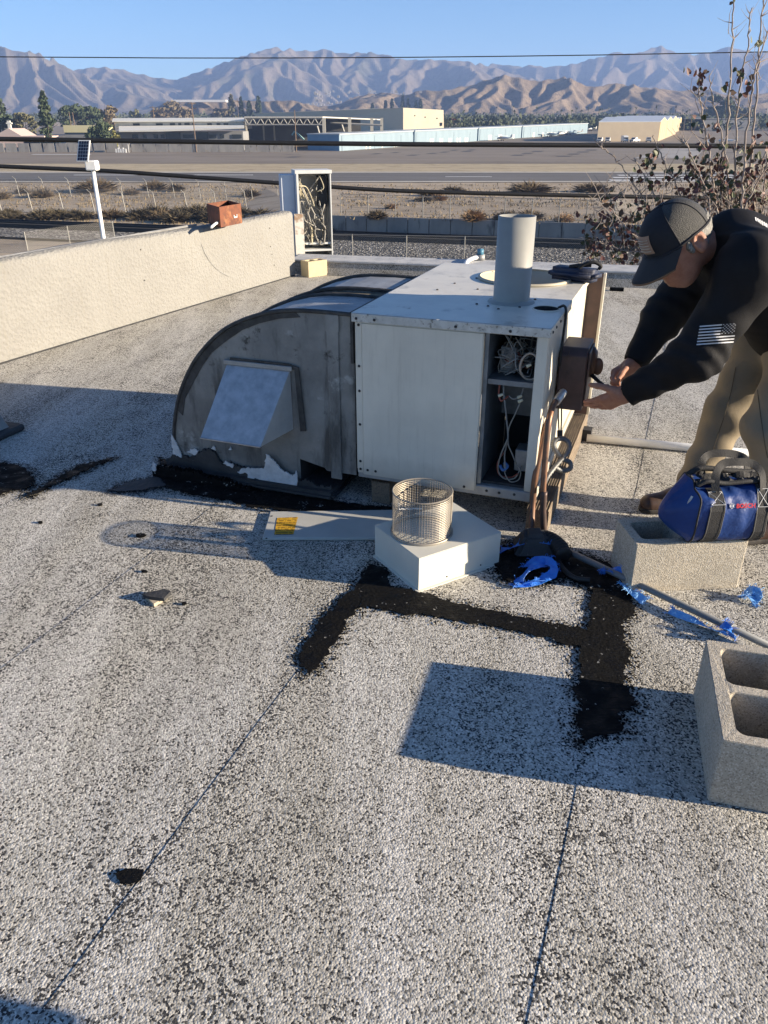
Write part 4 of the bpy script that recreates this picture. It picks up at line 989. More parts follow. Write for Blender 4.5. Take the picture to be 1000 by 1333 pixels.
# ------------------------------------------------------------------ the packaged unit
UY = R(20.1); UO = Vector((-.113, 2.93, 0))
U = thing('air_conditioner', 'large weathered cream rooftop air conditioning unit with its control panel open', 'air conditioner', UO, -UY)
Wd, Dp, Z0, Z1 = .735, 1.25, .13, .805
um, ut = mat['unit_paint'], mat['unit_top']
# front: wide access panel, slim right column, open bay between them
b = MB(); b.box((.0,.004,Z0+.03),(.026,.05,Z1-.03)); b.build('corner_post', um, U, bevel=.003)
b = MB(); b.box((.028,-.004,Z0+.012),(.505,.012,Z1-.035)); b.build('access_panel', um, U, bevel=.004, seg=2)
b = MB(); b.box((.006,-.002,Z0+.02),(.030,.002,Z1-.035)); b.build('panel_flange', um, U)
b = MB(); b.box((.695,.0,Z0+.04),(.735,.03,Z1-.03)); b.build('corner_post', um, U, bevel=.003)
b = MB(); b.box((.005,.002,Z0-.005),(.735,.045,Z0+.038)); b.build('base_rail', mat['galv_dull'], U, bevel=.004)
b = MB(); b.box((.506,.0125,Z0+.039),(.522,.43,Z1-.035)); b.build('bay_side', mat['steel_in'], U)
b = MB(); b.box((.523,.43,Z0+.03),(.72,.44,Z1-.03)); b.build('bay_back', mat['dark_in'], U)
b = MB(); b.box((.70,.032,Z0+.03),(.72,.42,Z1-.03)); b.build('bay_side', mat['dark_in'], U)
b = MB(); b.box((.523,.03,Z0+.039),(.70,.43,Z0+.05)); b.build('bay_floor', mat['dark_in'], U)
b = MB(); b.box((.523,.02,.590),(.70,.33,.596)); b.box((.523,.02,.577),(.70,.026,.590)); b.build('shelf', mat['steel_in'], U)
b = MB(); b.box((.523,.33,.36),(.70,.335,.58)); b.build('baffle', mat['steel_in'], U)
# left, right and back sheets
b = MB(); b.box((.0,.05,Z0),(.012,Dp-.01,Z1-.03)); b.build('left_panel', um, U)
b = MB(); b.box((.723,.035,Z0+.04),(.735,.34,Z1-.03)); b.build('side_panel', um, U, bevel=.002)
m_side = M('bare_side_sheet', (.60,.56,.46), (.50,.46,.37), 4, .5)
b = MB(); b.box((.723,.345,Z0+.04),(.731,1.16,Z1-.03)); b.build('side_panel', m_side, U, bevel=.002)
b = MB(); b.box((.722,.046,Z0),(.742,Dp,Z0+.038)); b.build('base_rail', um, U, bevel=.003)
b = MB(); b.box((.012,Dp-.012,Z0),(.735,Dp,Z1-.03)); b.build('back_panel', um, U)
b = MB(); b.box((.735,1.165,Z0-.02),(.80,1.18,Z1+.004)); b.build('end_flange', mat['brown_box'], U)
b = MB(); b.box((.801,1.162,Z0-.02),(.812,1.19,Z1+.006)); b.build('flange_edge', um, U)  # shade on the face and sun on the edge put into brown and cream
# top with a round fan opening and a small round port
def top_sheet():
    bm = bmesh.new()
    def loop(pts, z): 
        v = [bm.verts.new((p[0], p[1], z)) for p in pts]; return [bm.edges.new((v[i], v[(i+1) % len(v)])) for i in range(len(v))]
    ed = loop([(-.006,-.008),(.741,-.008),(.741,Dp+.006),(-.006,Dp+.006)], Z1)
    c1 = [(.47+.205*math.cos(a*PI/24), .93+.205*math.sin(a*PI/24)) for a in range(48)]; c2 = [(.672+.048*math.cos(a*PI/14), .305+.048*math.sin(a*PI/14)) for a in range(28)]
    ed += loop(c1, Z1); ed += loop(c2, Z1)
    bmesh.ops.triangle_fill(bm, edges=ed, use_beauty=True)
    bm.faces.ensure_lookup_table()
    kill = [f for f in bm.faces if (Vector(f.calc_center_median()).xy - Vector((.47,.93))).length < .2 or (Vector(f.calc_center_median()).xy - Vector((.672,.305))).length < .046]
    bmesh.ops.delete(bm, geom=kill, context='FACES_ONLY')
    bmesh.ops.recalc_face_normals(bm, faces=bm.faces)
    for f in bm.faces:
        if f.normal.z < 0: f.normal_flip()
    me = bpy.data.meshes.new('top_sheet'); bm.to_mesh(me); bm.free(); me.materials.append(ut); o = bpy.data.objects.new('top_sheet', me); COL.objects.link(o); o.parent = U
    return o
top_sheet()
b = MB(); b.box((-.008,-.010,Z1-.034),(.743,-.004,Z1-.001)); b.build('top_lip', mat['lip'], U, bevel=.002)
b = MB(); b.box((.738,-.004,Z1-.034),(.744,Dp+.006,Z1-.001)); b.build('top_lip', um, U, bevel=.002)
b = MB(); b.box((-.010,-.004,Z1-.034),(-.005,Dp+.006,Z1-.001)); b.build('top_lip', um, U)
b = MB(); b.smooth = True; b.lathe([(.205,Z1+.012),(.213,Z1+.010),(.215,Z1+.002),(.205,Z1-.0),(.203,Z1-.24)], (.47,.93,0), 48); b.build('fan_ring', M('fan_throat', (.47,.43,.34), (.36,.33,.26), 5, .6), U)
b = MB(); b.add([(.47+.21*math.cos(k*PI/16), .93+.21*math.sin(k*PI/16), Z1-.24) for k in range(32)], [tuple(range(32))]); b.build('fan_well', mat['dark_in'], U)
b = MB(); b.smooth = True; b.lathe([(.0485,Z1+.001),(.048,Z1+.004),(.053,Z1+.004),(.054,Z1)], (.672,.305,0), 28); b.build('port_ring', um, U)
b = MB(); b.add([(.672+.048*math.cos(k*PI/10), .305+.048*math.sin(k*PI/10), Z1-.10) for k in range(20)], [tuple(range(20))]); b.lathe([(.0478,Z1-.10),(.0478,Z1+.002)], (.672,.305,0), 20); b.build('port_well', mat['dark_in'], U)
b = MB(); b.smooth = True; b.tube(spline([(.715,.33,Z1+.004),(.738,.31,Z1+.016),(.75,.29,Z1-.01),(.75,.27,.68),(.75,.265,.60)], 6), .005, 6); b.build('control_cable', mat['black'], U)
# flue stack
b = MB(); b.smooth = True; ft = 1.128
b.lathe([(.094,Z1),(.09,Z1+.006),(.074,Z1+.008),(.072,Z1+.012),(.072,ft),(.066,ft),(.066,Z1+.02)], (.517,.395,0), 40); b.build('flue_pipe', mat['pvc'], U)
# screws
sm_ = MB(); sm_.lathe([(.0,.004),(.004,.0035),(.0055,.001),(.0058,0)], (0,0,0), 8); scr = None
def screw(x, y, z, ax):
    global scr
    rot = {'f': (PI/2,0,0), 'u': (0,0,0), 'r': (0,PI/2,0)}[ax]
    if scr is None: scr = sm_.build('screw', mat['screw'], U); o = scr
    else: o = scr.copy(); COL.objects.link(o); o.parent = U
    o.location = (x,y,z); o.rotation_euler = rot
for x in (.012,.085,.40,.60): screw(x,-.011,Z1-.02,'f')
for z in (.76,.60,.50,.36,.20,.165): screw(.018,-.003,z,'f')
for (x, z) in ((.05,.165),(.46,.155),(.085,.165)): screw(x,-.005,z,'f')
for (x, y) in ((.40,.30),(.45,.28),(.57,.30),(.60,.47),(.43,.42),(.50,.24),(.33,.60),(.20,.70),(.17,.53),(.26,.86),(.29,1.05),(.40,.70)): screw(x,y,Z1+.0005,'u')
for y in (.02,.10,.20,.30): screw(.7445,y,Z1-.018,'r')
for (x,z) in ((.60,.148),(.66,.150),(.55,.149)): screw(x,.0015,z,'f')
# wiring in the open bay
rg = random.Random(21)
b = MB(); b.box((.548,.10,.600),(.61,.18,.70)); b.build('transformer', M('transformer_body', (.30,.30,.29), (.18,.18,.18), 50, .5, .3), U, bevel=.004)
b = MB(); b.box((.625,.18,.600),(.68,.24,.74)); b.build('relay', mat['dark_in'], U, bevel=.004)
b = MB(); b.box((.63,.12,.20),(.69,.20,.29)); b.build('junction_box', mat['galv'], U, bevel=.003)
def wires(n, lo, hi, mm, r, name, pts=5):
    b = MB(); b.smooth = True
    for _ in range(n): b.tube(spline([(rg.uniform(lo[0],hi[0]), rg.uniform(lo[1],hi[1]), rg.uniform(lo[2],hi[2])) for _ in range(pts)], 5), r, 5)
    b.build(name, mm, U)
wires(9, (.535,.03,.602), (.69,.20,.70), mat['wire_g'], .0022, 'wire_bundle'); wires(6, (.535,.05,.605), (.69,.25,.765), mat['wire_w'], .0018, 'wire_bundle', 4)
wires(5, (.54,.04,.61), (.69,.22,.77), mat['wire_g'], .0026, 'wire_bundle', 4); wires(3, (.56,.05,.61), (.68,.22,.70), mat['wire_r'], .0022, 'wire_bundle', 4)
b = MB(); b.smooth = True; b.tube([(.672+.036*math.cos(a*.25), .045+.01*math.sin(a*.4), .648+.050*math.sin(a*.25)) for a in range(5, 40)], .0042, 6); b.build('cable_loop', M('tan_wire', (.42,.34,.27), (.36,.29,.23)), U)
for P, mm, r in (([(.565,.05,.577),(.563,.045,.54),(.575,.04,.51),(.60,.045,.53)], 'wire_r', .0035), ([(.575,.06,.577),(.58,.05,.54),(.59,.04,.50),(.60,.05,.43),(.61,.05,.36),(.60,.06,.29),(.61,.05,.22)], 'wire_g', .0032),
                 ([(.655,.06,.577),(.645,.05,.535),(.62,.045,.52),(.60,.05,.53)], 'wire_g', .0026), ([(.65,.05,.52),(.63,.045,.46),(.61,.05,.40),(.612,.05,.34),(.63,.05,.30),(.65,.05,.26)], 'wire_w', .0026),
                 ([(.61,.045,.36),(.585,.05,.28),(.58,.06,.215),(.61,.05,.19),(.65,.05,.20),(.67,.06,.25)], 'wire_w', .003), ([(.60,.07,.30),(.575,.06,.25),(.585,.06,.20),(.63,.06,.195),(.66,.05,.22)], 'wire_r', .003),
                 ([(.60,.06,.25),(.61,.05,.21),(.635,.04,.185),(.665,.05,.195),(.668,.05,.235),(.64,.06,.26)], 'wire_w', .0026), ([(.585,.06,.24),(.60,.05,.225),(.615,.06,.24),(.60,.06,.255)], 'wire_b', .006)):
    b = MB(); b.smooth = True; b.tube(spline(P, 6), r, 6); b.build('wire', mat[mm], U)
for p in ((.572,.04,.532),(.643,.045,.532),(.648,.04,.518),(.668,.038,.655)):
    b = MB(); b.tube([Vector(p)-Vector((.008,0,.004)), Vector(p)+Vector((.008,0,.004))], [.0065,.0045], 8); b.build('wire_nut', M('wire_nut_cream', (.62,.58,.42)) if p[0] == .572 else bpy.data.materials['wire_nut_cream'], U)
# disconnect box on the right side
b = MB(); b.prism([(.743,.30,.415),(.743,.30,.635),(.743,.33,.662),(.743,.50,.662),(.743,.50,.415)], (.105,0,0)); db = b.build('disconnect_box', mat['brown_box'], U, bevel=.004)
b = MB(); b.box((.849,.315,.43),(.856,.49,.648)); b.build('box_lid', mat['brown_box'], db, bevel=.003); 
for z in (.46, .54, .62):
    b = MB(); b.box((.775,.296,z),(.778,.300,z+.035)); b.build('box_ridge', mat['brown_box'], db)
b = MB(); b.smooth = True; b.lathe([(.0,.02),(.03,.018),(.042,.006),(.043,0)], (.857,.42,.585), 18, Matrix.Rotation(PI/2, 4, 'Y') @ Matrix.Scale(1.5, 4, (1,0,0))); b.build('switch_cover', M('brown_paddle', (.16,.075,.04), (.10,.05,.03), 20, .45), db)
b = MB(); b.smooth = True; b.lathe([(0,.008),(.012,.007),(.020,.003),(.021,0),(.012,-.007),(0,-.008)], (.884,.40,.575), 18, Matrix.Rotation(PI/2, 4, 'X') @ Matrix.Scale(1.7, 4, (0,1,0))); b.build('paddle', bpy.data.materials['brown_paddle'], db)
b = MB(); b.tube([(.862,.40,.54),(.895,.36,.528),(.93,.33,.515)], [.009,.007,.0065], 8); b.build('switch_handle', mat['black'], db)

# ------------------------------------------------------------------ timber skids
for (x0, x1, y0, y1, l) in ((.715,.80,.0,1.30,'weathered grooved timber skid under the right side of the air conditioner'),(.05,.13,.04,1.24,'timber skid in the shade under the left side of the air conditioner')):
    t = thing('timber_skid', l, 'timber', UO + Vector((math.cos(UY)*x0, -math.sin(UY)*x0, 0)), -UY, 'timber skids under the unit')
    b = MB(); w = x1-x0
    prof_ = [(0,0),(w,0),(w,.098)]
    for k in range(8): a = w - w*(k+.35)/8.6; prof_ += [(a,.102),(a-.003,.092)]
    prof_ += [(0,.100)]
    b.prism([(p[0], y0, p[1]) for p in prof_], (0,y1-y0,0)); b.build('timber', mat['wood'], t)
    if x0 > .5:
        for y in (.05,.5,1.1):
            b = MB(); b.box((-.02,y,.10),(.02,y+.07,.128)); b.build('shim', mat['wood'], t)
# ------------------------------------------------------------------ return and supply duct elbows
D = thing('duct_elbow', 'big dull grey quarter round sheet metal duct turning down into the roof', 'duct', UO + Vector((-.3*math.cos(UY), .3*math.sin(UY), 0)), -UY)
def dl(p): return Vector((p[0]+.3, p[1], p[2]))     # unit coordinates to the duct's own
outl = [(-.915,.0),(-.912,.06),(-.905,.14),(-.890,.23),(-.868,.31),(-.836,.39),(-.794,.465),(-.742,.54),(-.68,.605),(-.61,.665),(-.53,.712),(-.44,.748),(-.35,.772),(-.26,.784),(-.14,.787),(-.014,.785)]
cut = [(-.014,.118),(-.15,.118),(-.16,.13),(-.275,.155),(-.275,.0)]
def elbow(y0, y1, z=0):
    side = [dl((x, y0, zz)) for x, zz in outl + cut]
    b = MB(); b.add(side, [tuple(range(len(side)))]); b.build('side_sheet', mat['duct'], D, fixn=False)
    b = MB(); sb_ = [dl((x, y1, zz)) for x, zz in outl + cut]; b.add(sb_, [tuple(range(len(sb_)))[::-1]]); b.build('side_sheet', mat['duct'], D, fixn=False)
    b = MB(); n = len(outl); b.add([dl((x, y0, zz)) for x, zz in outl] + [dl((x, y1, zz)) for x, zz in outl], [(i, i+1, n+i+1, n+i) for i in range(n-1)]); b.build('curved_sheet', mat['duct_top'], D)
    b = MB(); cl = [dl((x, y0, zz)) for x, zz in cut]; c2_ = [dl((x, y1, zz)) for x, zz in cut]; n = len(cut); b.add(cl+c2_, [(i, i+1, n+i+1, n+i) for i in range(n-1)]); b.build('throat_sheet', mat['dark_in'], D)
    b = MB(); b.tube(spline([dl((x*1.0-.003, y0-.004, zz+.004)) for x, zz in outl], 3), .0085, 6); b.tube(spline([dl((x-.003, y1+.004, zz+.004)) for x, zz in outl], 3), .0085, 6); b.build('seam_bead', mat['duct_edge'], D)
elbow(.03,.36); elbow(.52,.86)
b = MB(); b.add([dl((-.35,.37,.765)), dl((-.014,.37,.778)), dl((-.014,.51,.778)), dl((-.30,.51,.772))], [(0,1,2,3)]); b.add([dl((-.35,.37,.765)), dl((-.5,.37,.70)), dl((-.5,.51,.70)), dl((-.30,.51,.772))], [(0,1,2,3)]); b.build('gap_cover', M('tan_tape', (.24,.20,.13), (.19,.155,.10), 20, .8, bump=.3), D, fixn=False)  # tan sheet bridging the gap between the two elbows
b = MB(); b.box((-.014+.3-.012,.02,.60),(-.014+.3,.88,.80)); b.build('collar', mat['duct_edge'], D)
# seams, strap and patch on the face
b = MB(); b.box((.3-.128,.022,.09),(.3-.078,.029,.785)); b.build('strap', mat['duct'], D, bevel=.002)
b = MB(); b.box((.3-.13,.0195,.72),(.3-.074,.0215,.782)); b.build('tape_patch', mat['duct'], D)
pp = [(-.578,.545),(-.57,.572),(-.30,.572),(-.255,.56),(-.235,.29),(-.262,.285),(-.275,.55),(-.50,.553)]
b = MB(); b.prism([dl((x,.020,z)) for x, z in pp], (0,.004,0)); b.build('mastic_ring', mat['duct_edge'], D)
hd = [(-.592,.03,.535),(-.300,.03,.535),(-.300,.03,.285),(-.592,.03,.285)]
b = MB(); f0, f1 = dl((-.632,-.165,.275)), dl((-.352,-.165,.272)); t0, t1 = dl((-.588,.024,.545)), dl((-.296,.024,.545))
th = Vector((0,-.004,.003))
b.add([t0,t1,f1,f0], [(0,1,2,3)]); hood = b.build('vent_hood', mat['galv'], D, fixn=False)
m_ck = M('bright_sheet', (.55,.55,.53), (.46,.46,.45), 14, .4, .5)
for tt_, xx_, ff_ in ((t1, -.296, f1), (t0, -.588, f0)):
    b = MB(); b.add([tt_, dl((xx_,.024,.29)), ff_], [(0,1,2)]); b.build('hood_cheek', m_ck, hood)
b = MB(); b.box((.3-.60,.014,.543),(.3-.285,.026,.562)); b.build('hood_flange', mat['galv_dull'], hood, bevel=.002)
b = MB(); b.tube([f0, f1], .004, 5); b.build('hood_hem', mat['galv'], hood)
inner = [(x*.985+.012 + .018*mnoise.noise(Vector((x*9, z*9, 2))), z-.022-.03*max(0, mnoise.noise(Vector((x*7, z*7, 6))))) for x, z in outl[4:14]]
b = MB(); b.prism([dl((x, .0265, z-.004)) for x, z in outl[4:14]] + [dl((x, .0265, z)) for x, z in inner[::-1]], (0,.003,0)); b.build('mastic_band', mat['duct_edge'], D)
# curb and sealant
def rough_strip(pts_lo, pts_hi, y, ext, m, name, seed, parent=None):
    rg = random.Random(seed); P = []
    for k in range(len(pts_lo)): P.append(dl((pts_lo[k][0], y, pts_lo[k][1])))
    hi = []
    for (xa, za), (xb, zb) in zip(pts_hi[:-1], pts_hi[1:]):
        n = max(2, int(abs(xb-xa)/.006))
        for k in range(n):
            f = k/n; hi.append(dl((xa+(xb-xa)*f, y, za+(zb-za)*f + rg.uniform(-.008,.008) + .02*mnoise.noise(Vector((xa+(xb-xa)*f, seed, 0))*14))))
    b = MB(); b.prism(P + hi[::-1], (0,ext,0)); return b.build(name, m, parent or D, bevel=0)
b = MB(); b.box((.3-.965,-.03,0),(.3-.10,.92,.038)); b.build('curb', mat['tar_dull'], D, bevel=.015, seg=2)
rough_strip([(-.955,-.0),(-.12,-.0)], [(-.955,.075),(-.86,.085),(-.80,.10),(-.72,.14),(-.69,.135),(-.66,.085),(-.60,.085),(-.50,.075),(-.40,.075),(-.27,.06),(-.12,.055)], .012, .014, mat['tar_dull'], 'tar_skirt', 4)
rough_strip([(-.985,-.0),(-.42,-.0)], [(-.985,.055),(-.90,.05),(-.80,.055),(-.70,.045),(-.58,.03),(-.42,.004)], -.058, .03, mat['tar'], 'tar_skirt', 5)
def sealant(P, y, seed):
    poly = []
    rg = random.Random(seed)
    for i in range(len(P)):
        a, c = P[i], P[(i+1) % len(P)]; n = max(2, int(math.hypot(c[0]-a[0], c[1]-a[1])/.008))
        for k in range(n): poly.append(dl((a[0]+(c[0]-a[0])*k/n+rg.uniform(-.004,.004), y, a[1]+(c[1]-a[1])*k/n+rg.uniform(-.004,.004))))
    b = MB(); b.prism(poly, (0,.006,0)); b.build('sealant_smear', mat['sealant'], D)
sealant([(-.575,.055),(-.55,.082),(-.47,.092),(-.44,.098),(-.425,.165),(-.40,.15),(-.35,.098),(-.30,.080),(-.288,.105),(-.278,.07),(-.285,.035),(-.34,.012),(-.36,.022),(-.44,.03),(-.48,.040),(-.52,.034),(-.53,.058)], .004, 1)
sealant([(-.918,.05),(-.912,.19),(-.88,.12),(-.868,.07),(-.895,.045)], .018, 2)
sealant([(-.985,.03),(-.97,.07),(-.955,.06),(-.965,.03)], -.062, 6)
sealant([(-.84,.11),(-.80,.135),(-.775,.125),(-.80,.10)], .018, 3); sealant([(-.71,.148),(-.695,.16),(-.69,.142)], .02, 4); sealant([(-.65,.085),(-.60,.075),(-.59,.09),(-.63,.10)], .006, 5); sealant([(-.62,.155),(-.61,.17),(-.60,.155)], .02, 7)
# neighbour at the left edge of the picture
nb = thing('duct_corner', 'dark corner of another roof duct just showing at the left edge', 'duct', px(-98,608), -UY)
b = MB(); b.hexa([(-.5,0,0),(.06,0,0),(.06,.5,0),(-.5,.5,0)], [(-.5,.06,.5),(-.055,.06,.26),(-.055,.46,.26),(-.5,.46,.5)]); b.build('side_sheet', mat['duct'], nb, bevel=.006)
b = MB(); b.box((-.55,-.04,0),(.085,.56,.035)); b.build('curb', mat['tar_dull'], nb, bevel=.01)

# ------------------------------------------------------------------ sheet metal cover with its wire guard
TR = thing('metal_cover', 'cream sheet metal cover lying on the roof with a round wire guard on top', 'metal cover', (.119,2.245,0), .559)
tw, td, th_ = .356, .287, .126; mt = M('cover_enamel', (.66,.645,.56), (.60,.59,.52), 5, .42, bump=.06, bscale=12, spots=(((.34,.32,.27), 22, .70, .8),))
b = MB(); b.box((0,0,.003),(tw,.003,th_)); b.build('front_side', mt, TR); b = MB(); b.box((0,.003,.003),(.003,td,th_)); b.build('left_side', mt, TR)
b = MB(); b.box((tw-.003,.003,.003),(tw,td,th_)); b.build('right_side', mt, TR); b = MB(); b.box((.003,td-.003,.003),(tw-.003,td,th_)); b.build('back_side', mt, TR)
b = MB(); b.box((-.002,-.002,th_),(tw+.002,td+.002,th_+.004)); b.build('top_plate', mt, TR, bevel=.0035, seg=2)
b = MB(); b.box((-.008,-.010,.0),(tw+.006,-.001,.004)); b.build('flange', mt, TR); b = MB(); b.box((-.010,0,0),(-.001,td,.004)); b.build('flange', mt, TR)
for x in (.12,.27):
    b = MB(); b.tube([(x,-.002,.02),(x,.0,.02)], .003, 6); b.build('screw', mat['screw'], TR)
gc = None
gc = (TR.matrix_basis.inverted() @ px(549,693,th_)); gr = .105; gh = .165
b = MB(); m_guard = M('guard_wire', (.40,.36,.30), (.30,.27,.225), 30, .5, .5)
nv, nr = 72, 24
for k in range(nv):
    a = 2*PI*k/nv; c, s_ = math.cos(a)*gr, math.sin(a)*gr; b.tube([(gc.x+c, gc.y+s_, th_+.006),(gc.x+c, gc.y+s_, th_+gh)], .0009, 3, False)
for j in range(nr):
    z = th_+.008+(gh-.01)*j/(nr-1); b.tube([(gc.x+math.cos(2*PI*k/48)*gr, gc.y+math.sin(2*PI*k/48)*gr, z) for k in range(48)], .0010, 3, closed=True)
guard = tag(b.build('wire_guard', m_guard, TR, fixn=False), kind='stuff')
b = MB(); b.smooth = True; b.tube([(gc.x+math.cos(2*PI*k/48)*(gr+.003), gc.y+math.sin(2*PI*k/48)*(gr+.003), th_+.008) for k in range(48)], .005, 6, closed=True); b.build('guard_ring', m_guard, TR)
b = MB(); b.tube([(gc.x+math.cos(2*PI*k/48)*gr, gc.y+math.sin(2*PI*k/48)*gr, th_+gh) for k in range(48)], .0028, 5, closed=True); b.build('guard_rim', m_guard, TR)
b = MB(); b.tube([(gc.x-.05,gc.y+.075,th_+.10),(gc.x-.05,gc.y+.075,th_+.075),(gc.x+.04,gc.y+.06,th_+.06)], .003, 5); b.build('guard_clip', mat['white'], TR)
b = MB(); a0 = 5.35
b.grid(lambda u, v: Vector((gc.x+math.cos(a0+u*.22)*(gr+.002), gc.y+math.sin(a0+u*.22)*(gr+.002), th_+.004+(gh-.004)*v)), 4, 2); b.build('guard_lap', m_guard, TR)
b = MB(); b.box((tw+.004,.18,.02),(tw+.08,.19,.026)); b.build('side_tab', mt, TR)

# loose access panel with a printed yellow notice
LP = thing('loose_panel', 'flat sheet metal panel lying on the roof with a yellow printed notice', 'panel', px(342,704))
P = [px(342,704), px(500,704), px(520,667), px(352,669.5)]
b = MB(); b.prism(P, (0,0,.014)); b.build('panel_sheet', M('panel_enamel', (.50,.50,.47), (.42,.42,.39), 5, .42, spots=(((.3,.28,.24), 18, .66, .76),)), LP, world=True, bevel=.003)
t = NT('yellow_notice'); s_ = t.sep(t.co()); rows = t.math('GREATER_THAN', t.math('FRACT', t.math('MULTIPLY', s_[1], 70.)), .52); 
wd_ = t.math('GREATER_THAN', t.noise(1, 3, .6, t.co((160, 40, 1))), .44); m_not = t.set(t.mix(t.math('MULTIPLY', rows, wd_), (.66,.38,.03), (.14,.07,.01)), .5)
b = MB(); z = .0155; b.add([px(357,696,z), px(382,695.5,z), px(388,673,z), px(361,674,z)], [(0,1,2,3)]); b.build('notice', m_not, LP, world=True)
for x, y in ((347,701),(354,672)):
    b = MB(); p = px(x, y, .014); b.tube([p, p+Vector((0,0,.002))], .004, 7); b.build('screw', mat['screw'], LP, world=True)

# ------------------------------------------------------------------ concrete blocks
def cmu_mesh(name, L, Wd_, H, parent, m, web=.032, shell=.033, r=.022):
    def rrect(x0, y0, x1, y1, r, n=5):
        out = []
        for cx, cy, a0 in ((x1-r,y0+r,-PI/2),(x1-r,y1-r,0),(x0+r,y1-r,PI/2),(x0+r,y0+r,PI)):
            for k in range(n+1): a = a0 + PI/2*k/n; out.append((cx+math.cos(a)*r, cy+math.sin(a)*r))
        return out
    mid = L/2; loops = [rrect(0,0,L,Wd_,.006,2), rrect(shell,shell,mid-web/2,Wd_-shell,r), rrect(mid+web/2,shell,L-shell,Wd_-shell,r)]
    bm = bmesh.new(); ed = []
    for lp_ in loops:
        v = [bm.verts.new((x,y,H)) for x, y in lp_]; ed += [bm.edges.new((v[i], v[(i+1) % len(v)])) for i in range(len(v))]
    bmesh.ops.triangle_fill(bm, edges=ed, use_beauty=True)
    inside = lambda c: (shell < c.x < mid-web/2 and shell < c.y < Wd_-shell) or (mid+web/2 < c.x < L-shell and shell < c.y < Wd_-shell)
    bmesh.ops.delete(bm, geom=[f for f in bm.faces if inside(f.calc_center_median())], context='FACES_ONLY')
    rr_ = bmesh.ops.extrude_face_region(bm, geom=bm.faces[:]); bmesh.ops.translate(bm, verts=[g for g in rr_['geom'] if isinstance(g, bmesh.types.BMVert)], vec=(0,0,-H))
    bmesh.ops.recalc_face_normals(bm, faces=bm.faces)
    ed = [e for e in bm.edges if len(e.link_faces) == 2 and e.calc_face_angle(0) > R(60)]
    bmesh.ops.bevel(bm, geom=ed, offset=.0035, segments=2, affect='EDGES', clamp_overlap=True)
    for v in bm.verts: v.co += Vector((mnoise.noise(v.co*60), mnoise.noise(v.co*60+Vector((9,0,0))), mnoise.noise(v.co*60+Vector((0,9,0)))))*.0016
    me = bpy.data.meshes.new(name); bm.to_mesh(me); bm.free(); me.materials.append(m)
    o = bpy.data.objects.new(name, me); COL.objects.link(o); return o
B1 = cmu_mesh('concrete_block', .39, .19, .19, None, mat['block'])
c0 = px(818,771.5); B1.location = c0; B1.rotation_euler = (0,0,R(4.5)); tag(B1, 'concrete block lying under the blue tool bag', 'concrete block', group='concrete blocks')
B2 = cmu_mesh('concrete_block', .40, .20, .19, None, mat['block'])
c1 = px(921,1043); B2.rotation_euler = (0,0,R(90-15)); B2.location = c1 + Vector((.20*math.cos(R(15)), -.20*math.sin(R(15)), 0)); tag(B2, 'largest nearest concrete block with two open cells at the right edge', 'concrete block', group='concrete blocks')
B3 = cmu_mesh('concrete_block', .30, .155, .16, None, mat['block_yellow'])
c3 = px(402,361.5); B3.rotation_euler = (0,0,R(38)); B3.location = c3; tag(B3, 'small buff block standing alone by the end of the pale wall', 'concrete block', group='concrete blocks')
B3.scale = (.8,.95,1.0)

# ------------------------------------------------------------------ copper pipes, pitch pocket, conduit, hose, rags
def loc(x, y, z): return U.matrix_basis @ Vector((x, y, z))
CPp = thing('copper_pipes', 'two weathered copper pipes rising beside the unit to the brown box', 'pipes', px(694,706))
b0 = px(692,704); b1 = px(709,703)
def at_y(x, y, Y): return pY(x, y, Y)
b = MB(); b.smooth = True; b.tube(spline([b0, at_y(693,660,2.66), at_y(697,620,2.68), at_y(703,590,2.70), at_y(709,562,2.72), at_y(715,545,2.75)], 6), .0125, 10); b.build('pipe', mat['copper'], CPp, world=True)
b = MB(); b.smooth = True; b.tube(spline([b1, at_y(707,650,2.62), at_y(709,610,2.64), at_y(712,570,2.66), at_y(715,545,2.68), at_y(721,527,2.74), at_y(731,513,2.83)], 6), .0115, 10); b.build('pipe', mat['copper'], CPp, world=True)
b = MB(); b.smooth = True; b.tube(spline([b1+Vector((.0,-.002,.0)), at_y(707,668,2.612), at_y(708.5,640,2.618)], 6), .0125, 10); b.build('pipe_sleeve', mat['copper_dark'], CPp, world=True)
b = MB(); b.tube([at_y(724,523,2.76), at_y(733,511,2.85)], .016, 10); b.build('pipe_fitting', mat['galv'], CPp, world=True)
PKT = thing('pitch_pocket', 'dark tapered tar pocket sealing the foot of the copper pipes', 'pitch pocket', px(692,722))
b = MB(); c = px(694,718); b.hexa([c+Vector(v) for v in ((-.085,-.06,0),(.09,-.06,0),(.075,.09,0),(-.07,.09,0))], [c+Vector(v) for v in ((-.035,-.02,.075),(.042,-.02,.075),(.035,.045,.085),(-.03,.045,.085))]); b.build('pocket', mat['tar_dull'], PKT, world=True, bevel=.012, seg=2)
FX = thing('flexible_conduit', 'grey ribbed flexible conduit knotted in two loops beside the unit', 'conduit', loc(.79,.1,.1))
path = spline([at_y(704,640,2.66), at_y(712,622,2.68), at_y(724,606,2.72), at_y(738,590,2.76), at_y(741,578,2.78), at_y(733,571,2.79), at_y(722,574,2.78), at_y(722,584,2.77), at_y(732,597,2.75), at_y(742,602,2.75), at_y(742,610,2.74), at_y(732,613,2.73), at_y(722,608,2.72)], 10)
b = MB(); b.smooth = True; b.tube(path, [.0095 + .0016*((k % 2)*2-1) for k in range(len(path))], 8); b.build('conduit', mat['flex'], FX, world=True)
b = MB()
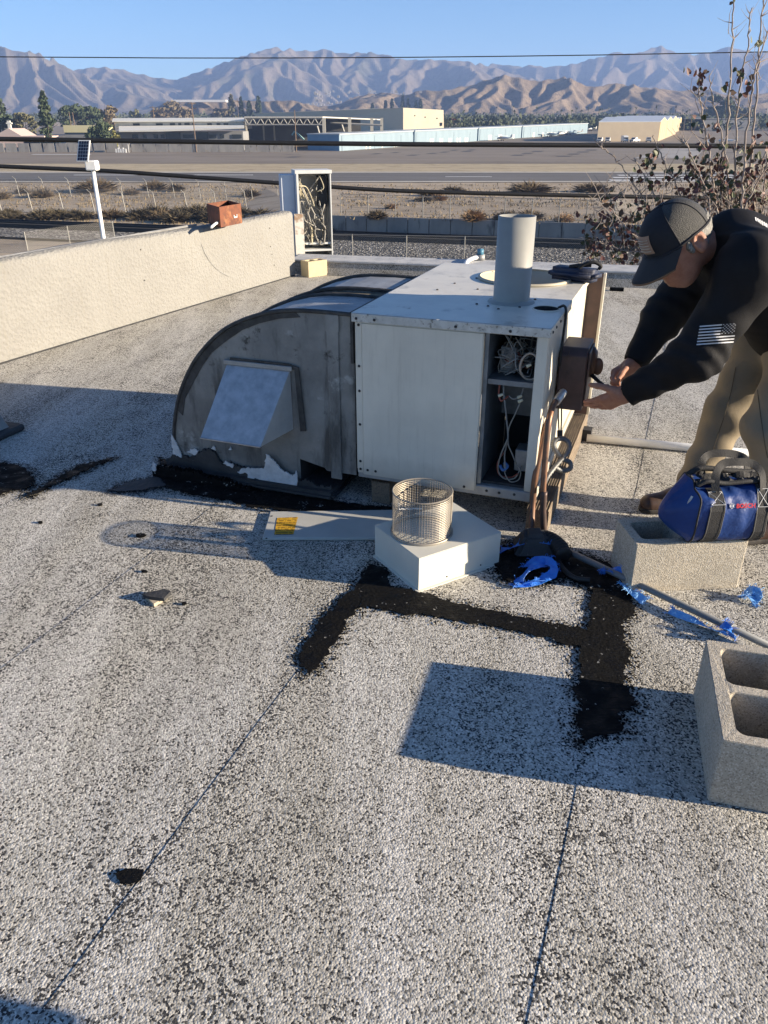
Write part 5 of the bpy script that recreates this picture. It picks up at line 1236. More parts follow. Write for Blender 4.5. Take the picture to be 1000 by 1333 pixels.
for dx in (0,4): b.tube(spline([at_y(727+dx,525,2.86), at_y(727+dx,545,2.85), at_y(728+dx*.5,566,2.84)], 5), .003, 5); b.tube([at_y(728+dx*.5,560,2.84), at_y(728+dx*.5,571,2.83)], .008, 6)
b.build('lead', mat['black'], FX, world=True)
CN = thing('conduit_pole', 'long grey plastic conduit lying across the roof on the right', 'conduit', px(711,703))
e0, e1 = px(700,699,.03), px(1010,845,.022)
b = MB(); b.smooth = True; b.tube([e0, (e0+e1)/2, e1], .0115, 12); b.build('tube', mat['conduit'], CN, world=True)
cc = e0 + (e1-e0)*((px(947,818,.02)-e0).length/(e1-e0).length); ax = (e1-e0).normalized(); b = MB(); b.tube([cc-ax*.012, cc+ax*.012], .016, 12); b.build('coupling', mat['galv'], CN, world=True)
HS = thing('corrugated_hose', 'short black corrugated hose end beside the copper pipes', 'hose', px(722,712))
b = MB(); b.smooth = True; hp = [px(708,700,.04), px(718,704,.045), px(728,712,.042), px(735,724,.032)]; hp = spline(hp, 10); b.tube(hp, [.026 + .006*(1 if k % 3 else -1) for k in range(len(hp))], 12); b.build('hose', mat['black'], HS, world=True)
b = MB(); b.tube(spline([px(724,722,.012), px(733,740,.012), px(748,752,.012), px(768,755,.012)], 6), .009, 8); b.build('hose_tail', mat['black'], HS, world=True)
PV = thing('white_pipe', 'white plastic pipe lying on the roof behind the man', 'pipe', px(765,570))
b = MB(); b.smooth = True; b.tube([px(764,570,.02), px(900,583,.02), px(900,583,.02)+(px(900,583,.02)-px(764,570,.02))*.9], .0205, 14); b.build('tube', mat['whitepvc'], PV, world=True)
b = MB(); b.box((-.10,-.03,0),(.02,.03,.06), frame(px(764,572), SX, SY, Vector((0,0,1)))); b.build('support', mat['tar_dull'], PV, world=True)

def ribbon(name, P, w, label, m, seed, twist=.6, fray=0, cat='strap'):
    rg = random.Random(seed); S_ = spline(P, 8); b = MB(); V = []; n = len(S_); ph = rg.random()*6
    for i, p in enumerate(S_):
        t_ = (S_[min(i+1,n-1)] - S_[max(i-1,0)]).normalized(); side = t_.cross(Vector((0,0,1)))
        if side.length < .05: side = Vector((1,0,0))
        side.normalize(); upv = side.cross(t_); a = twist*math.sin(i*.25+ph); d = side*math.cos(a) + upv*math.sin(a); ww = w*(1+.08*rg.uniform(-1,1))
        V += [p - d*ww/2, p + upv*.004*math.sin(i*.9), p + d*ww/2]
    b.add(V, [(i*3+k, i*3+k+1, (i+1)*3+k+1, (i+1)*3+k) for i in range(n-1) for k in (0,1)])
    for v in range(fray):
        i = rg.choice([rg.randrange(n), 0, n-1, rg.randrange(n)]); p = V[i*3+rg.choice([0,2])]; d = Vector((rg.gauss(0,1), rg.gauss(0,1), abs(rg.gauss(0,.5)))).normalized()*rg.uniform(.006,.020)
        b.tube([p, p+d*.6+Vector((0,0,.004)), p+d], .0008, 3, False)
    o = b.build(name, m, None, fixn=False)
    sm2 = o.modifiers.new('thickness', 'SOLIDIFY'); sm2.thickness = .0012
    return tag(o, label, cat, 'blue strap pieces')
Z = lambda x, y, z=.01: px(x, y, z)
ribbon('blue_strap', [Z(722,730,.03), Z(700,735,.045), Z(682,748,.03), Z(676,760,.012), Z(700,755,.02), Z(720,746,.03), Z(718,733,.05), Z(700,729,.035), Z(684,738,.02)], .034, 'folded blue strap lying at the foot of the copper pipes', mat['rag'], 1, .7, 60)
ribbon('blue_strap', [Z(668,763,.008), Z(690,760,.012), Z(712,752,.02), Z(722,742,.02)], .028, 'blue strap end flat on the tar below the folded one', mat['rag'], 7, .3, 40)
ribbon('blue_strap', [Z(652,716,.01), Z(668,712,.03), Z(684,704,.05), Z(700,702,.06), Z(714,708,.045)], .034, 'blue strap wrapped round the back of the tar pocket', mat['rag'], 2, .5, 40)
ribbon('blue_strap', [Z(784,745,.02), Z(800,742,.035), Z(815,748,.035), Z(822,756,.02)], .034, 'frayed blue strap bunched on the grey conduit', mat['rag'], 3, .9, 130)
ribbon('blue_strap', [Z(812,762,.012), Z(826,772,.02), Z(840,783,.012)], .032, 'pale frayed blue strap tail hanging off the conduit by the block', mat['rag_pale'], 4, .5, 110)
ribbon('blue_strap', [Z(872,795,.008), Z(900,806,.014), Z(925,818,.014), Z(946,824,.01)], .026, 'long blue strap lying along the grey conduit', mat['rag_pale'], 5, .6, 70)
ribbon('blue_strap', [Z(940,812,.035), Z(950,820,.04), Z(955,832,.012)], .028, 'blue strap tied round the conduit coupling', mat['rag'], 6, .8, 40)
ribbon('blue_strap', [Z(966,778,.008), Z(978,768,.03), Z(986,775,.02), Z(978,783,.01)], .036, 'tuft of frayed blue strap at the right end of the block under the bag', mat['rag_pale'], 8, .9, 150)

# ------------------------------------------------------------------ blue tool bag
bz = .1935
BG = thing('tool_bag', 'blue nylon tool bag with black webbing handles resting on a concrete block', 'tool bag', Vector((1.125, 2.315, bz)), R(4))
# length along local x; the left end comes to a blunt point
def bag_pt(u, v):
    s_ = u*2-1; L = .118; x = s_*L; a = v*2*PI
    hw, hh = .098, .105
    ca, sa_ = math.cos(a), math.sin(a)
    y = hw*(abs(ca)**.5)*(1 if ca >= 0 else -1); z = hh*(abs(sa_)**.55)*(1 if sa_ >= 0 else -1)
    top = max(0, sa_); y *= 1 - .50*top**1.6; z = z*(1.0 + .0*top)
    wob = .020*mnoise.noise(Vector((x*10, a*1.2, 2))) + .010*mnoise.noise(Vector((x*24, a*2.6, 7)))
    return Vector((x + .008*mnoise.noise(Vector((a*2, u*3, 3))), y*(1+wob*5), max(.001, z + hh + wob*.8 - .014*top*math.sin(max(0,min(1,(x+.16)/.32))*PI))))
b = MB(); b.smooth = True; b.grid(lambda u, v: bag_pt(u, v), 40, 48); b.build('bag_body', mat['bag_blue'], BG)
def endcap(sgn, tipx, tipz):
    b = MB(); b.smooth = True; N_ = 48; u = 0 if sgn < 0 else 1
    def f(k, r_):
        p = bag_pt(u, r_); t_ = Vector((tipx, -.012, tipz)); q = p.lerp(t_, k); q.x = p.x + (tipx-p.x)*math.sin(k*PI/2)**1.15; return q
    b.grid(f, 8, N_); b.build('end_panel', mat['bag_blue'], BG)
endcap(-1, -.208, .085); endcap(1, .155, .10)
for u in (.004, .996):
    b = MB(); b.smooth = True; b.tube([bag_pt(u, k/48)*1.0 for k in range(48)], .0035, 6, closed=True); b.build('piping', mat['web'], BG)
b = MB(); b.tube(spline([(-.150,-.062,.135),(-.142,-.066,.15),(-.132,-.062,.17)], 4), .004, 5); b.tube([(-.168,-.052,.105),(-.156,-.060,.128)], .0055, 5); b.build('zip_pull', mat['galv'], BG)
def bagstrap(x, w=.036):
    b = MB(); P = []
    N_ = 40
    for k in range(N_+1):
        v = .5 + .27 + (.5-.06-.27-.03)*0
        a = .745 + (1.245-.745)*0
    path = [bag_pt((x+.118)/.236, v) for v in np.linspace(.735, .34, 14)]
    V = []
    for p in path:
        c_ = Vector((0,0,.105)); d = Vector((0, p.y, p.z-.105)).normalized(); q = p + d*.004
        V += [Vector((x-w/2, q.y, q.z)), Vector((x+w/2, q.y, q.z))]
    n = len(path); b.add(V, [(i*2, i*2+1, i*2+3, i*2+2) for i in range(n-1)])
    o = b.build('strap', mat['web'], BG, fixn=False); mod = o.modifiers.new('thickness', 'SOLIDIFY'); mod.thickness = .003
    # stitched cross
    b = MB(); p0, p1 = path[9], path[12]; e = -.0062
    for A, B_ in (((-.9,p0),(.9,p0)),((-.9,p1),(.9,p1)),((-.9,p0),(-.9,p1)),((.9,p0),(.9,p1)),((-.9,p0),(.9,p1)),((-.9,p1),(.9,p0))):
        f = lambda t_: Vector((x+t_[0]*w/2, t_[1].y*1.0-.0085, t_[1].z)); b.tube([f(A), f(B_)], .0008, 4)
    b.build('stitching', mat['white'], o)
    for sgn in (-.94,.94):
        b = MB(); b.tube([Vector((x+sgn*w/2, p.y-.006, p.z)) for p in path], .0006, 3); b.build('stitching', mat['wire_w'], o)
bagstrap(-.060, .050); bagstrap(.098, .040)
def handle(y0, lean, zt):
    xs_ = [-.060,-.056,-.03,.02,.07,.095,.098]; zs = [.185,.235,zt-.005,zt,zt-.008,.235,.185]; ys = [y0-.01, y0+lean*.4, y0+lean, y0+lean, y0+lean, y0+lean*.4, y0-.01]
    S_ = spline(list(zip(xs_, ys, zs)), 8); b = MB(); V = []
    for i, p in enumerate(S_):
        t_ = (S_[min(i+1,len(S_)-1)] - S_[max(i-1,0)]).normalized(); d = t_.cross(Vector((0,1,.0))).normalized()
        V += [p - d*.012 + Vector((0,-.004,0)), p + d*.012 + Vector((0,.004,0))]
    b.add(V, [(i*2,i*2+1,i*2+3,i*2+2) for i in range(len(S_)-1)]); o = b.build('handle', mat['web'], BG, fixn=False); mod = o.modifiers.new('thickness', 'SOLIDIFY'); mod.thickness = .004
handle(-.055, .035, .268); handle(.05, .03, .258)
b = MB(); b.smooth = True; b.tube(spline([(-.115,-.045,.20),(-.08,-.048,.215),(-.02,-.046,.205),(.06,-.046,.21),(.115,-.04,.20)], 8), .008, 8); b.tube(spline([(-.115,.03,.205),(-.07,.035,.225),(.03,.03,.215),(.115,.035,.205)], 8), .010, 8); b.build('mouth_binding', mat['web'], BG)
b = MB(); b.grid(lambda u, v: Vector((-.115+.23*u, -.047+.08*v, .205+.025*mnoise.noise(Vector((u*7, v*4, 1))))), 20, 6); b.build('flap', mat['web'], BG)
# printed mark: white disc with a dark I-shaped emblem, then red capitals
def on_bag(x, z):
    best = min((bag_pt((x+.118)/.236, v) for v in np.linspace(.28, .74, 90)), key=lambda p: abs(p.z-z)); return Vector((x, best.y-.004, z))
b = MB(); c_ = on_bag(-.012, .148); n_ = Vector((0,-1,.35)).normalized(); ux = Vector((1,0,0)); uz = Vector((0,.35,1)).normalized()
F_ = lambda x, z, o_=0: c_ + ux*x + uz*z + n_*o_
b.add([F_(math.cos(k*PI/12)*.0095, math.sin(k*PI/12)*.0095, .002) for k in range(24)], [tuple(range(24))]); b.build('emblem', mat['white'], BG, fixn=False)
b = MB()
for (x0, x1, z0, z1) in ((-.0013,.0013,-.006,.006),(-.0038,.0038,.0045,.0062),(-.0038,.0038,-.0062,-.0045)): b.add([F_(x0,z0,.0032), F_(x1,z0,.0032), F_(x1,z1,.0032), F_(x0,z1,.0032)], [(0,1,2,3)])
b.add([F_(math.cos(k*PI/12)*.0099, math.sin(k*PI/12)*.0099, .0026) for k in range(25)] + [F_(math.cos(k*PI/12)*.0086, math.sin(k*PI/12)*.0086, .0030) for k in range(25)], [(k,k+1,26+k,25+k) for k in range(24)])
b.build('emblem_mark', mat['bag_blue'], BG, fixn=False)
cu = bpy.data.curves.new('lettering', 'FONT'); cu.body = 'BOSCH'; cu.size = .0195; cu.extrude = .0003; cu.offset = .0006
to = bpy.data.objects.new('lettering', cu); COL.objects.link(to); dg = bpy.context.evaluated_depsgraph_get(); me = bpy.data.meshes.new_from_object(to.evaluated_get(dg)); bpy.data.objects.remove(to)
me.materials.clear(); me.materials.append(mat['red'])
o_ = F_(.013, -.007, .004)
for v in me.vertices:
    l = Vector(v.co); q = o_ + ux*l.x + uz*l.y; s_ = on_bag(min(.115, q.x), min(.19, q.z)); v.co = Vector((q.x, min(q.y, s_.y-.001), q.z)) + n_*l.z
lo_ = bpy.data.objects.new('lettering', me); COL.objects.link(lo_); lo_.parent = BG

# ------------------------------------------------------------------ pouch on the unit, fitting behind it
PO = thing('tool_pouch', 'dark blue zipped tool pouch with a loop handle lying on top of the unit', 'pouch', loc(.70,.95,Z1+.004), -UY - R(18))
b = MB(); b.box((-.125,-.055,.0),(.105,.055,.055)); b.build('pouch_body', M('navy_nylon', (.010,.018,.05), (.014,.02,.045), 30, .6, bump=.4), PO, bevel=.02, seg=4, smooth=True)
b = MB(); b.smooth = True; b.tube(spline([(.02,-.03,.055),(.04,-.02,.075),(.075,.0,.085),(.10,.02,.07),(.09,.03,.055)], 6), .008, 6); b.tube(spline([(-.03,-.02,.058),(.02,-.01,.068),(.06,.01,.07)], 5), .009, 6); b.build('loop_handle', mat['web'], PO)
p = px(625, 339, .155)
BF = thing('gas_fitting', 'small grey pipe valve with a blue cap standing on the far roof curb', 'pipe valve', p)
b = MB(); b.smooth = True; b.tube([p, p+Vector((0,0,.06))], .05, 14); b.build('valve_body', mat['galv_dull'], BF, world=True)
b = MB(); b.smooth = True; b.tube([p+Vector((0,0,.06)), p+Vector((0,0,.115))], .034, 14); b.build('cap', solid('teal_cap', (.06,.20,.30), .5), BF, world=True)
b = MB(); b.smooth = True; b.tube(spline([p+Vector((-.03,-.02,.035)), p+Vector((-.10,-.10,.03)), p+Vector((-.17,-.20,.0)), p+Vector((-.19,-.23,-.14))], 6), .022, 8); b.build('pipe_arm', mat['whitepvc'], BF, world=True)

# ------------------------------------------------------------------ rusted box, cabinet and solar lamp along the left wall
rp = px(287,296,.645); RB = thing('rusted_box', 'open topped rusted metal box sitting on the pale parapet wall', 'metal box', rp)
e1_ = (px(316,290,.645)-rp); e1_.z = 0; e2_ = (px(267,289,.645)-rp); e2_.z = 0; e1_ = e1_.normalized()*.36; e2_ = e2_.normalized()*.36; up_ = Vector((0,0,.165)); tk = .006
for a, d, nm in ((rp, e1_, 'side_plate'), (rp, e2_, 'side_plate'), (rp+e1_, e2_, 'side_plate'), (rp+e2_, e1_, 'side_plate')):
    n_ = Vector((d.y,-d.x,0)).normalized()*tk; b = MB(); b.hexa([a, a+d, a+d+n_, a+n_], [a+up_, a+d+up_, a+d+n_+up_, a+n_+up_]); b.build(nm, mat['rustmetal'], RB, world=True)
b = MB(); b.hexa([rp, rp+e1_, rp+e1_+e2_, rp+e2_], [p+Vector((0,0,.01)) for p in (rp, rp+e1_, rp+e1_+e2_, rp+e2_)]); b.build('floor_plate', mat['rustmetal'], RB, world=True)
b = MB(); f_ = rp+e1_*.62+Vector((0,0,.06)); n_ = Vector((e1_.y,-e1_.x,0)).normalized(); b.tube([f_+n_*.008+Vector((0,0,.02)), f_+n_*.008, f_+n_*.008+e1_*.14, f_+n_*.008+e1_*.14+Vector((0,0,.022))], .006, 5); b.build('paint_mark', mat['white'], RB, world=True)
b = MB(); b.smooth = True; b.tube(spline([px(275,296,.66), px(281,291,.68), px(286,289.5,.67)], 5), .012, 6); b.build('pipe_stub', mat['whitepvc'], RB, world=True)
CB = thing('electrical_cabinet', 'open white electrical cabinet full of loose wires at the end of the wall', 'electrical cabinet', pY(391,345,9.0), R(14))
cw, cdp, chh = .38, .27, 1.0; zb = -.03
cbm = M('cabinet_enamel', (.62,.63,.61), (.54,.55,.55), 6, .5, spots=(((.30,.17,.09), 16, .68, .76),)); cbl = M('cabinet_side', (.56,.60,.66), (.50,.54,.60), 5, .5)  # bluish shade of the left face is mixed into its enamel colour
CB.location.z = 0; CB.matrix_basis = Matrix.LocRotScale(Vector(CB.location), Matrix.Rotation(R(14), 3, 'Z').to_quaternion(), None)
b = MB(); b.box((-.012,.0,zb+.12),(0,cdp,zb+chh)); b.build('side_sheet', cbl, CB)
b = MB(); b.box((-.16,.06,zb+.10),(-.013,.24,zb+chh-.01)); b.build('side_duct', cbl, CB, bevel=.004)
b = MB(); b.box((0,cdp-.012,zb+.12),(cw,cdp,zb+chh)); b.build('back_sheet', M('cabinet_back', (.36,.36,.35), (.28,.28,.28), 8, .6), CB)
b = MB(); b.box((cw-.012,0,zb-.05),(cw,.03,zb+chh)); b.box((cw-.012,.03,zb+.12),(cw,cdp-.013,zb+chh)); b.build('side_sheet', cbm, CB)
b = MB(); b.box((-.012,-.012,zb+chh),(cw+.01,cdp+.01,zb+chh+.035)); b.build('top_sheet', cbm, CB)
b = MB(); b.box((0,-.01,zb+.12),(.022,.012,zb+chh)); b.build('frame_edge', cbm, CB)
for z, d in ((zb+.27,.02),(zb+.20,.0),(zb+.12,-.012)):
    b = MB(); b.box((.023,d,z),(cw-.013,cdp-.014,z+.02)); b.build('shelf', cbm, CB)
b = MB(); b.box((-.05,-.07,zb-.05),(.05,-.012,zb+.60)); b.build('angle_post', M('rusty_white_post', (.60,.58,.52), (.30,.20,.13), 9, .7, lo=.5, hi=.62), CB)
b = MB(); b.box((.24,.06,zb+.66),(.34,.20,zb+.97)); b.build('breaker', mat['black'], CB)
for x in (.10,.24,.30):
    b = MB(); b.smooth = True; b.tube([(x,.12,-.15),(x,.12,zb+.125)], .028, 10); b.build('conduit_stub', mat['whitepvc'], CB)
rg = random.Random(4)
for k in range(5):
    b = MB(); b.smooth = True
    for _ in range(5):
        x0, z0 = rg.uniform(.04,.26), rg.uniform(.35,.95); P = [(x0, .04, zb+z0)]
        for _k in range(5): x0 = min(.30, max(.03, x0+rg.gauss(0,.07))); z0 = min(.97, max(.28, z0+rg.gauss(-.06,.12))); P.append((x0, rg.uniform(-.005,.12), zb+z0))
        b.tube(spline(P, 5), .008 if k % 2 else .006, 5)
    b.build('wire_bundle', mat['wire_w'] if k != 2 else M('cream_wire', (.50,.44,.30)), CB)
SLp = px(128,316,.64)+Vector((-.03,.22,0)); SLp.z = 0
SL = thing('solar_lamp', 'small solar panel on a slim white pole behind the left parapet', 'solar lamp', SLp)
top = pY(113,222,SLp.y).z
b = MB(); b.smooth = True; b.tube([(0,0,-1.2),(0,0,top)], .0155, 10); b.build('pole', mat['whitepvc'], SL)
b = MB(); b.box((-.042,-.04,top+.0),(.042,.04,top+.07)); b.build('lamp_head', mat['white'], SL, bevel=.008)
pf = frame(Vector((-.035,-.01,top+.15)), Vector((.97,.24,0)).normalized(), Vector((-.28,.42,.86)).normalized(), Vector((-.24,.86,-.5)).normalized())
X_ = Vector((.985,-.17,0)); Y_ = Vector((-.22,.50,.84)).normalized(); Y_ = (Y_ - X_*Y_.dot(X_)).normalized(); N_ = X_.cross(Y_)
pf = frame(Vector((-.038,-.03,top+.135)), X_, Y_, N_)
b = MB(); b.box((-.046,-.080,-.005),(.046,.080,.003), pf); b.build('panel_frame', mat['white'], SL)
for i in range(4):
    for j in range(6):
        b = MB(); b.box((-.0395+i*.020,-.0745+j*.025,.0035),(-.0395+i*.020+.0175,-.0745+j*.025+.022,.0048), pf); b.build('solar_cell', solid('solar_cell_blue', (.02,.025,.05), .25) if not (i or j) else bpy.data.materials['solar_cell_blue'], SL)

# ------------------------------------------------------------------ shrub reaching up past the far curb
def shrub():
    rg = random.Random(77); base = Vector((4.3, 9.3, 0)); base = pY(955, 330, 9.6); base.z = gz(9.6)
    t = thing('tree', 'half bare shrub tree with pale twigs and dark red leaves behind the man', 'tree', base)
    tb = MB(); tb.smooth = True; lb = MB()
    def leaf(p, s_, c):
        n = Vector((rg.gauss(0,1), -1.0+rg.gauss(0,.6), rg.gauss(0,.6))).normalized(); e = n.orthogonal().normalized(); g = n.cross(e); lb.mi = c
        ro = rg.random()*6.28; e, g = e*math.cos(ro)+g*math.sin(ro), g*math.cos(ro)-e*math.sin(ro); fo = rg.uniform(.1,.55); w_ = rg.uniform(.7,1.05)
        H_ = ((0,-.75),(.55,-.95),(.95,-.35),(.72,.45),(0,1.25))
        mid_ = [p + g*(y_*s_) for y_ in (-.75, .25, 1.25)]
        for sg in (1, -1):
            side_ = [p + e*(sg*x_*s_*w_) + g*(y_*s_) + n*(abs(x_)*fo*s_) for x_, y_ in H_[1:4]]
            lb.add([mid_[0]] + side_ + [mid_[2], mid_[1]], [(0,1,2,5),(5,2,3,4)])
    def cluster(p, n, r, s_=.030):
        for _ in range(n): leaf(p + Vector((rg.gauss(0,r), rg.gauss(0,r), rg.gauss(0,r))), s_*rg.uniform(.7,1.25), rg.choice([0,0,1,1,2]) )
    def twig(P, r0, r1, side=8, leaves=0, ls=.3):
        S_ = spline(P, 8); n = len(S_); S_ = [p + Vector((rg.gauss(0,.008), rg.gauss(0,.008), rg.gauss(0,.006))) for p in S_]
        tb.tube(S_, [r0+(r1-r0)*k/n for k in range(n)], 5)
        for k in range(side):
            i = rg.randrange(int(n*.25), n); p = S_[i]; d = Vector((rg.gauss(0,.8), rg.gauss(0,.5), rg.uniform(.3,1.2))).normalized(); l = rg.uniform(.06,.26)
            q = p + d*l + Vector((0,0,.02)); tb.tube([p, p+d*l*.5+Vector((0,0,.0)), q], [r1*.9+.0015, .002, .0012], 4, False)
            if rg.random() < leaves: cluster(q, rg.randint(1,4), .045)
        return S_
    Y0 = 9.3
    W = lambda x, y, dy=0: pY(x, y, Y0+dy)
    trunk = [base, base+Vector((.1,-.1,4)), base+Vector((-.1,-.2,7.5)), W(955,345)]
    tb.tube(spline(trunk, 6), [.09 - .06*k/18 for k in range(19)], 8)
    hub = W(955, 330)
    stems = [([(940,330),(938,250),(948,150),(953,60),(955,-20)], .014), ([(950,335),(955,240),(962,130),(973,60),(978,10)], .011), ([(962,335),(966,250),(975,150),(985,90),(1000,40)], .012),
             ([(970,335),(975,240),(985,130),(990,40),(996,-20)], .013), ([(945,330),(935,280),(925,215),(915,150),(909,100)], .011), ([(930,330),(922,260),(905,215),(888,180)], .008), ([(965,335),(985,250),(1005,160),(1020,60)], .011),
             ([(935,335),(905,290),(880,240),(862,205),(850,175)], .008), ([(925,335),(880,310),(850,250),(826,205)], .007), ([(920,338),(870,320),(840,260),(800,205),(780,190)], .006), ([(955,335),(950,270),(945,200),(930,140),(922,100)], .010),
             ([(975,338),(992,280),(998,200),(1010,110)], .010), ([(915,338),(860,325),(820,300),(790,265)], .006), ([(948,330),(965,280),(990,230),(1020,180)], .009), ([(905,340),(840,330),(790,320),(768,300)], .006)]
    for k, (P, r) in enumerate(stems):
        dy = rg.uniform(-.25,.3); twig([hub + Vector((rg.uniform(-.1,.1),0,-.2))] + [W(x, y, dy) for x, y in P], r*1.45, .0055, 22 if k < 7 else 10, .0 if k < 7 else .12)
    for x, y, n, r in ((908,100,7,.05),(909,115,6,.04),(900,155,3,.03),(905,225,14,.07),(925,165,8,.06),(880,225,9,.05),(845,215,14,.06),(852,205,10,.05),(850,240,6,.04),(865,235,9,.05),(830,235,7,.05),(800,250,7,.05),(790,260,6,.05),
                       (960,100,8,.05),(975,110,6,.05),(950,115,3,.03),(985,60,4,.04),(955,0,4,.03),(990,200,16,.10),(935,205,10,.07),(920,210,26,.10),(910,230,26,.10),(940,230,34,.13),(960,240,40,.14),(985,245,40,.15),(930,255,36,.13),(955,262,44,.14),(985,270,44,.15),
                       (905,262,20,.10),(885,258,16,.08),(800,290,26,.11),(780,295,22,.10),(815,300,26,.11),(835,290,26,.10),(790,315,30,.12),(820,325,30,.12),(850,275,20,.09),(775,320,20,.08),(850,310,26,.12),(970,200,14,.10),(995,230,24,.10),(900,290,30,.14),(925,300,40,.16),(1000,290,40,.16),(840,335,24,.1),(800,338,20,.1)):
        for _ in range(1):
            p = W(x, y, rg.uniform(-.2,.25)); cluster(p, int(n*1.35), r)
            for _k in range(max(1, n//5)): tb.tube([p+Vector((rg.gauss(0,r),0,rg.gauss(0,r))), p+Vector((rg.gauss(0,r*.6),.0,-.12)), p+Vector((.08+rg.gauss(0,.1),0,-.3))], [.002,.003,.004], 4, False)
    for _ in range(170):
        x = rg.uniform(770,1010); y = rg.uniform(240,340); p = W(x, y, rg.uniform(-.3,.3)); d = Vector((rg.gauss(0,.7), 0, rg.uniform(.2,1))).normalized()*rg.uniform(.15,.4); tb.tube([p, p+d*.5+Vector((.02,0,0)), p+d], [.004,.003,.0015], 4, False)
    tb.build('branches', M('pale_twig', (.36,.31,.27), (.22,.17,.145), 8, .8), t)
    for v in range(1): pass
    inv = t.matrix_basis.inverted()
    for ch in t.children:
        for v in ch.data.vertices: v.co = inv @ v.co
    o = lb.build('leaves', [M('leaf_dark_green', (.045,.058,.025), (.07,.08,.035), 20, .6), M('leaf_dark_red', (.085,.030,.026), (.13,.05,.04), 20, .6), M('leaf_brown', (.10,.062,.04), (.15,.09,.055), 20, .7)], t, world=True, fixn=False); o['kind'] = 'stuff'
shrub()

# ------------------------------------------------------------------ box added out of view beside the viewer to shade the lower left corner
V2 = thing('roof_vent', 'short grey box vent standing out of view near the viewer, shading the lower left corner', 'roof vent', Vector((.98, .055, 0)), -R(10))
b = MB(); b.box((0,0,0),(.34,.42,.50)); b.build('housing', mat['galv_dull'], V2, bevel=.004); b = MB(); b.box((-.03,-.03,.501),(.37,.45,.56)); b.build('vent_cap', mat['galv'], V2, bevel=.01)
# ================================================================== THE MAN
def surfnet(f, lo, hi, h):
    lo = np.array(lo, float); n = np.ceil((np.array(hi)-lo)/h).astype(int)+1
    ax = [lo[i]+h*np.arange(n[i]) for i in range(3)]
    V = np.empty(n)
    for i in range(n[0]):
        Yg, Zg = np.meshgrid(ax[1], ax[2], indexing='ij')
        P = np.stack([np.full(Yg.size, ax[0][i]), Yg.ravel(), Zg.ravel()], 1)
        V[i] = f(P).reshape(Yg.shape)
    S_ = V < 0; m = n-1; cnt = np.zeros(m); acc = np.zeros((*m, 3))
    cs = [(0,0,0),(1,0,0),(0,1,0),(1,1,0),(0,0,1),(1,0,1),(0,1,1),(1,1,1)]
    sl = lambda A, c: A[c[0]:c[0]+m[0], c[1]:c[1]+m[1], c[2]:c[2]+m[2]]
    for a in range(8):
        for d in range(3):
            if cs[a][d] == 0:
                c2 = list(cs[a]); c2[d] = 1; A, B = sl(V, cs[a]), sl(V, c2); x = (A < 0) != (B < 0)
                t = np.where(x, A/np.where(A-B == 0, 1, A-B), 0); cnt += x
                for k in range(3): acc[..., k] += np.where(x, cs[a][k] + (t if k == d else 0), 0)
    on = cnt > 0; ids = -np.ones(m, int); ids[on] = np.arange(on.sum())
    base = np.stack(np.nonzero(on), 1); verts = lo + (base + acc[on]/cnt[on][:, None])*h
    F = []
    for d in range(3):
        e, g = [(1,2),(2,0),(0,1)][d]
        sA = [slice(0,None)]*3
        A = np.take(S_, range(0, n[d]-1), d); B = np.take(S_, range(1, n[d]), d)
        I = np.stack(np.nonzero(A != B), 1)
        ok = (I[:, e] > 0) & (I[:, g] > 0) & (I[:, e] < m[e]) & (I[:, g] < m[g]); I = I[ok]
        fl = A[tuple(I.T)]
        q = []
        for de, dg in ((0,0),(1,0),(1,1),(0,1)):
            J = I.copy(); J[:, e] -= de; J[:, g] -= dg; q.append(ids[tuple(J.T)])
        q = np.stack(q, 1); q[~fl] = q[~fl][:, ::-1]; F.append(q)
    return verts, np.concatenate(F)
def sub(p, a): return p - np.array(a)
def capsule(p, a, b, r0, r1):
    a = np.array(a); b = np.array(b); ab = b-a; t = np.clip((sub(p, a)@ab)/(ab@ab+1e-12), 0, 1)
    return np.linalg.norm(p-a-t[:, None]*ab, axis=1) - (r0+(r1-r0)*t)
def ellip(p, c, r):
    q = sub(p, c); r = np.array(r); k0 = np.linalg.norm(q/r, axis=1); k1 = np.linalg.norm(q/r**2, axis=1); return k0*(k0-1)/np.maximum(k1, 1e-9)
def smin(ds, k):
    d = ds[0]
    for e in ds[1:]:
        h = np.maximum(k-np.abs(d-e), 0)/k; d = np.minimum(d, e) - h*h*k*.25
    return d
def wr(p, fr, seed, n=5):
    r_ = np.random.RandomState(seed); o = 0
    for _ in range(n):
        w = r_.randn(3); w *= fr*(.6+.8*r_.rand())/np.linalg.norm(w); o = o + np.sin(p@w + r_.rand()*6.28 + 1.2*np.sin(p@(r_.randn(3)*fr*.4)))
    return o/n
def npv(v): return np.array([v.x, v.y, v.z])
J = lambda x, y, Y: npv(pY(x, y, Y))
nearS, nearE, nearW = J(980,350,2.60), J(908,462,2.61), J(818,512,2.72)
farS, farE, farW = J(925,335,2.98), J(866,410,2.95), J(826,473,2.87)
n0, c1_, bl, pv_ = J(945,318,2.81), J(992,360,2.82), J(1035,402,2.86), J(1055,440,2.90)
hipF, kneeF, ankF = J(1000,440,3.00), J(945,540,2.95), J(899,634,2.88)
hipN, kneeN, ankN = J(1045,455,2.78), J(1003,560,2.68), J(1015,680,2.64)
hf_ = np.array([-.72,-.30,-.62]); hf_ /= np.linalg.norm(hf_)
hu_ = np.array([-.60,-.10,.78]); hu_ -= hf_*(hu_@hf_); hu_ /= np.linalg.norm(hu_); hl_ = np.cross(hu_, hf_)
hc_ = J(884,317,2.73); HS_ = 1.10
def tohead(p): q = (p-hc_)/HS_; return np.stack([q@hl_, q@hf_, q@hu_], 1)
def hp_(x, y, z): return hc_ + (hl_*x + hf_*y + hu_*z)*HS_
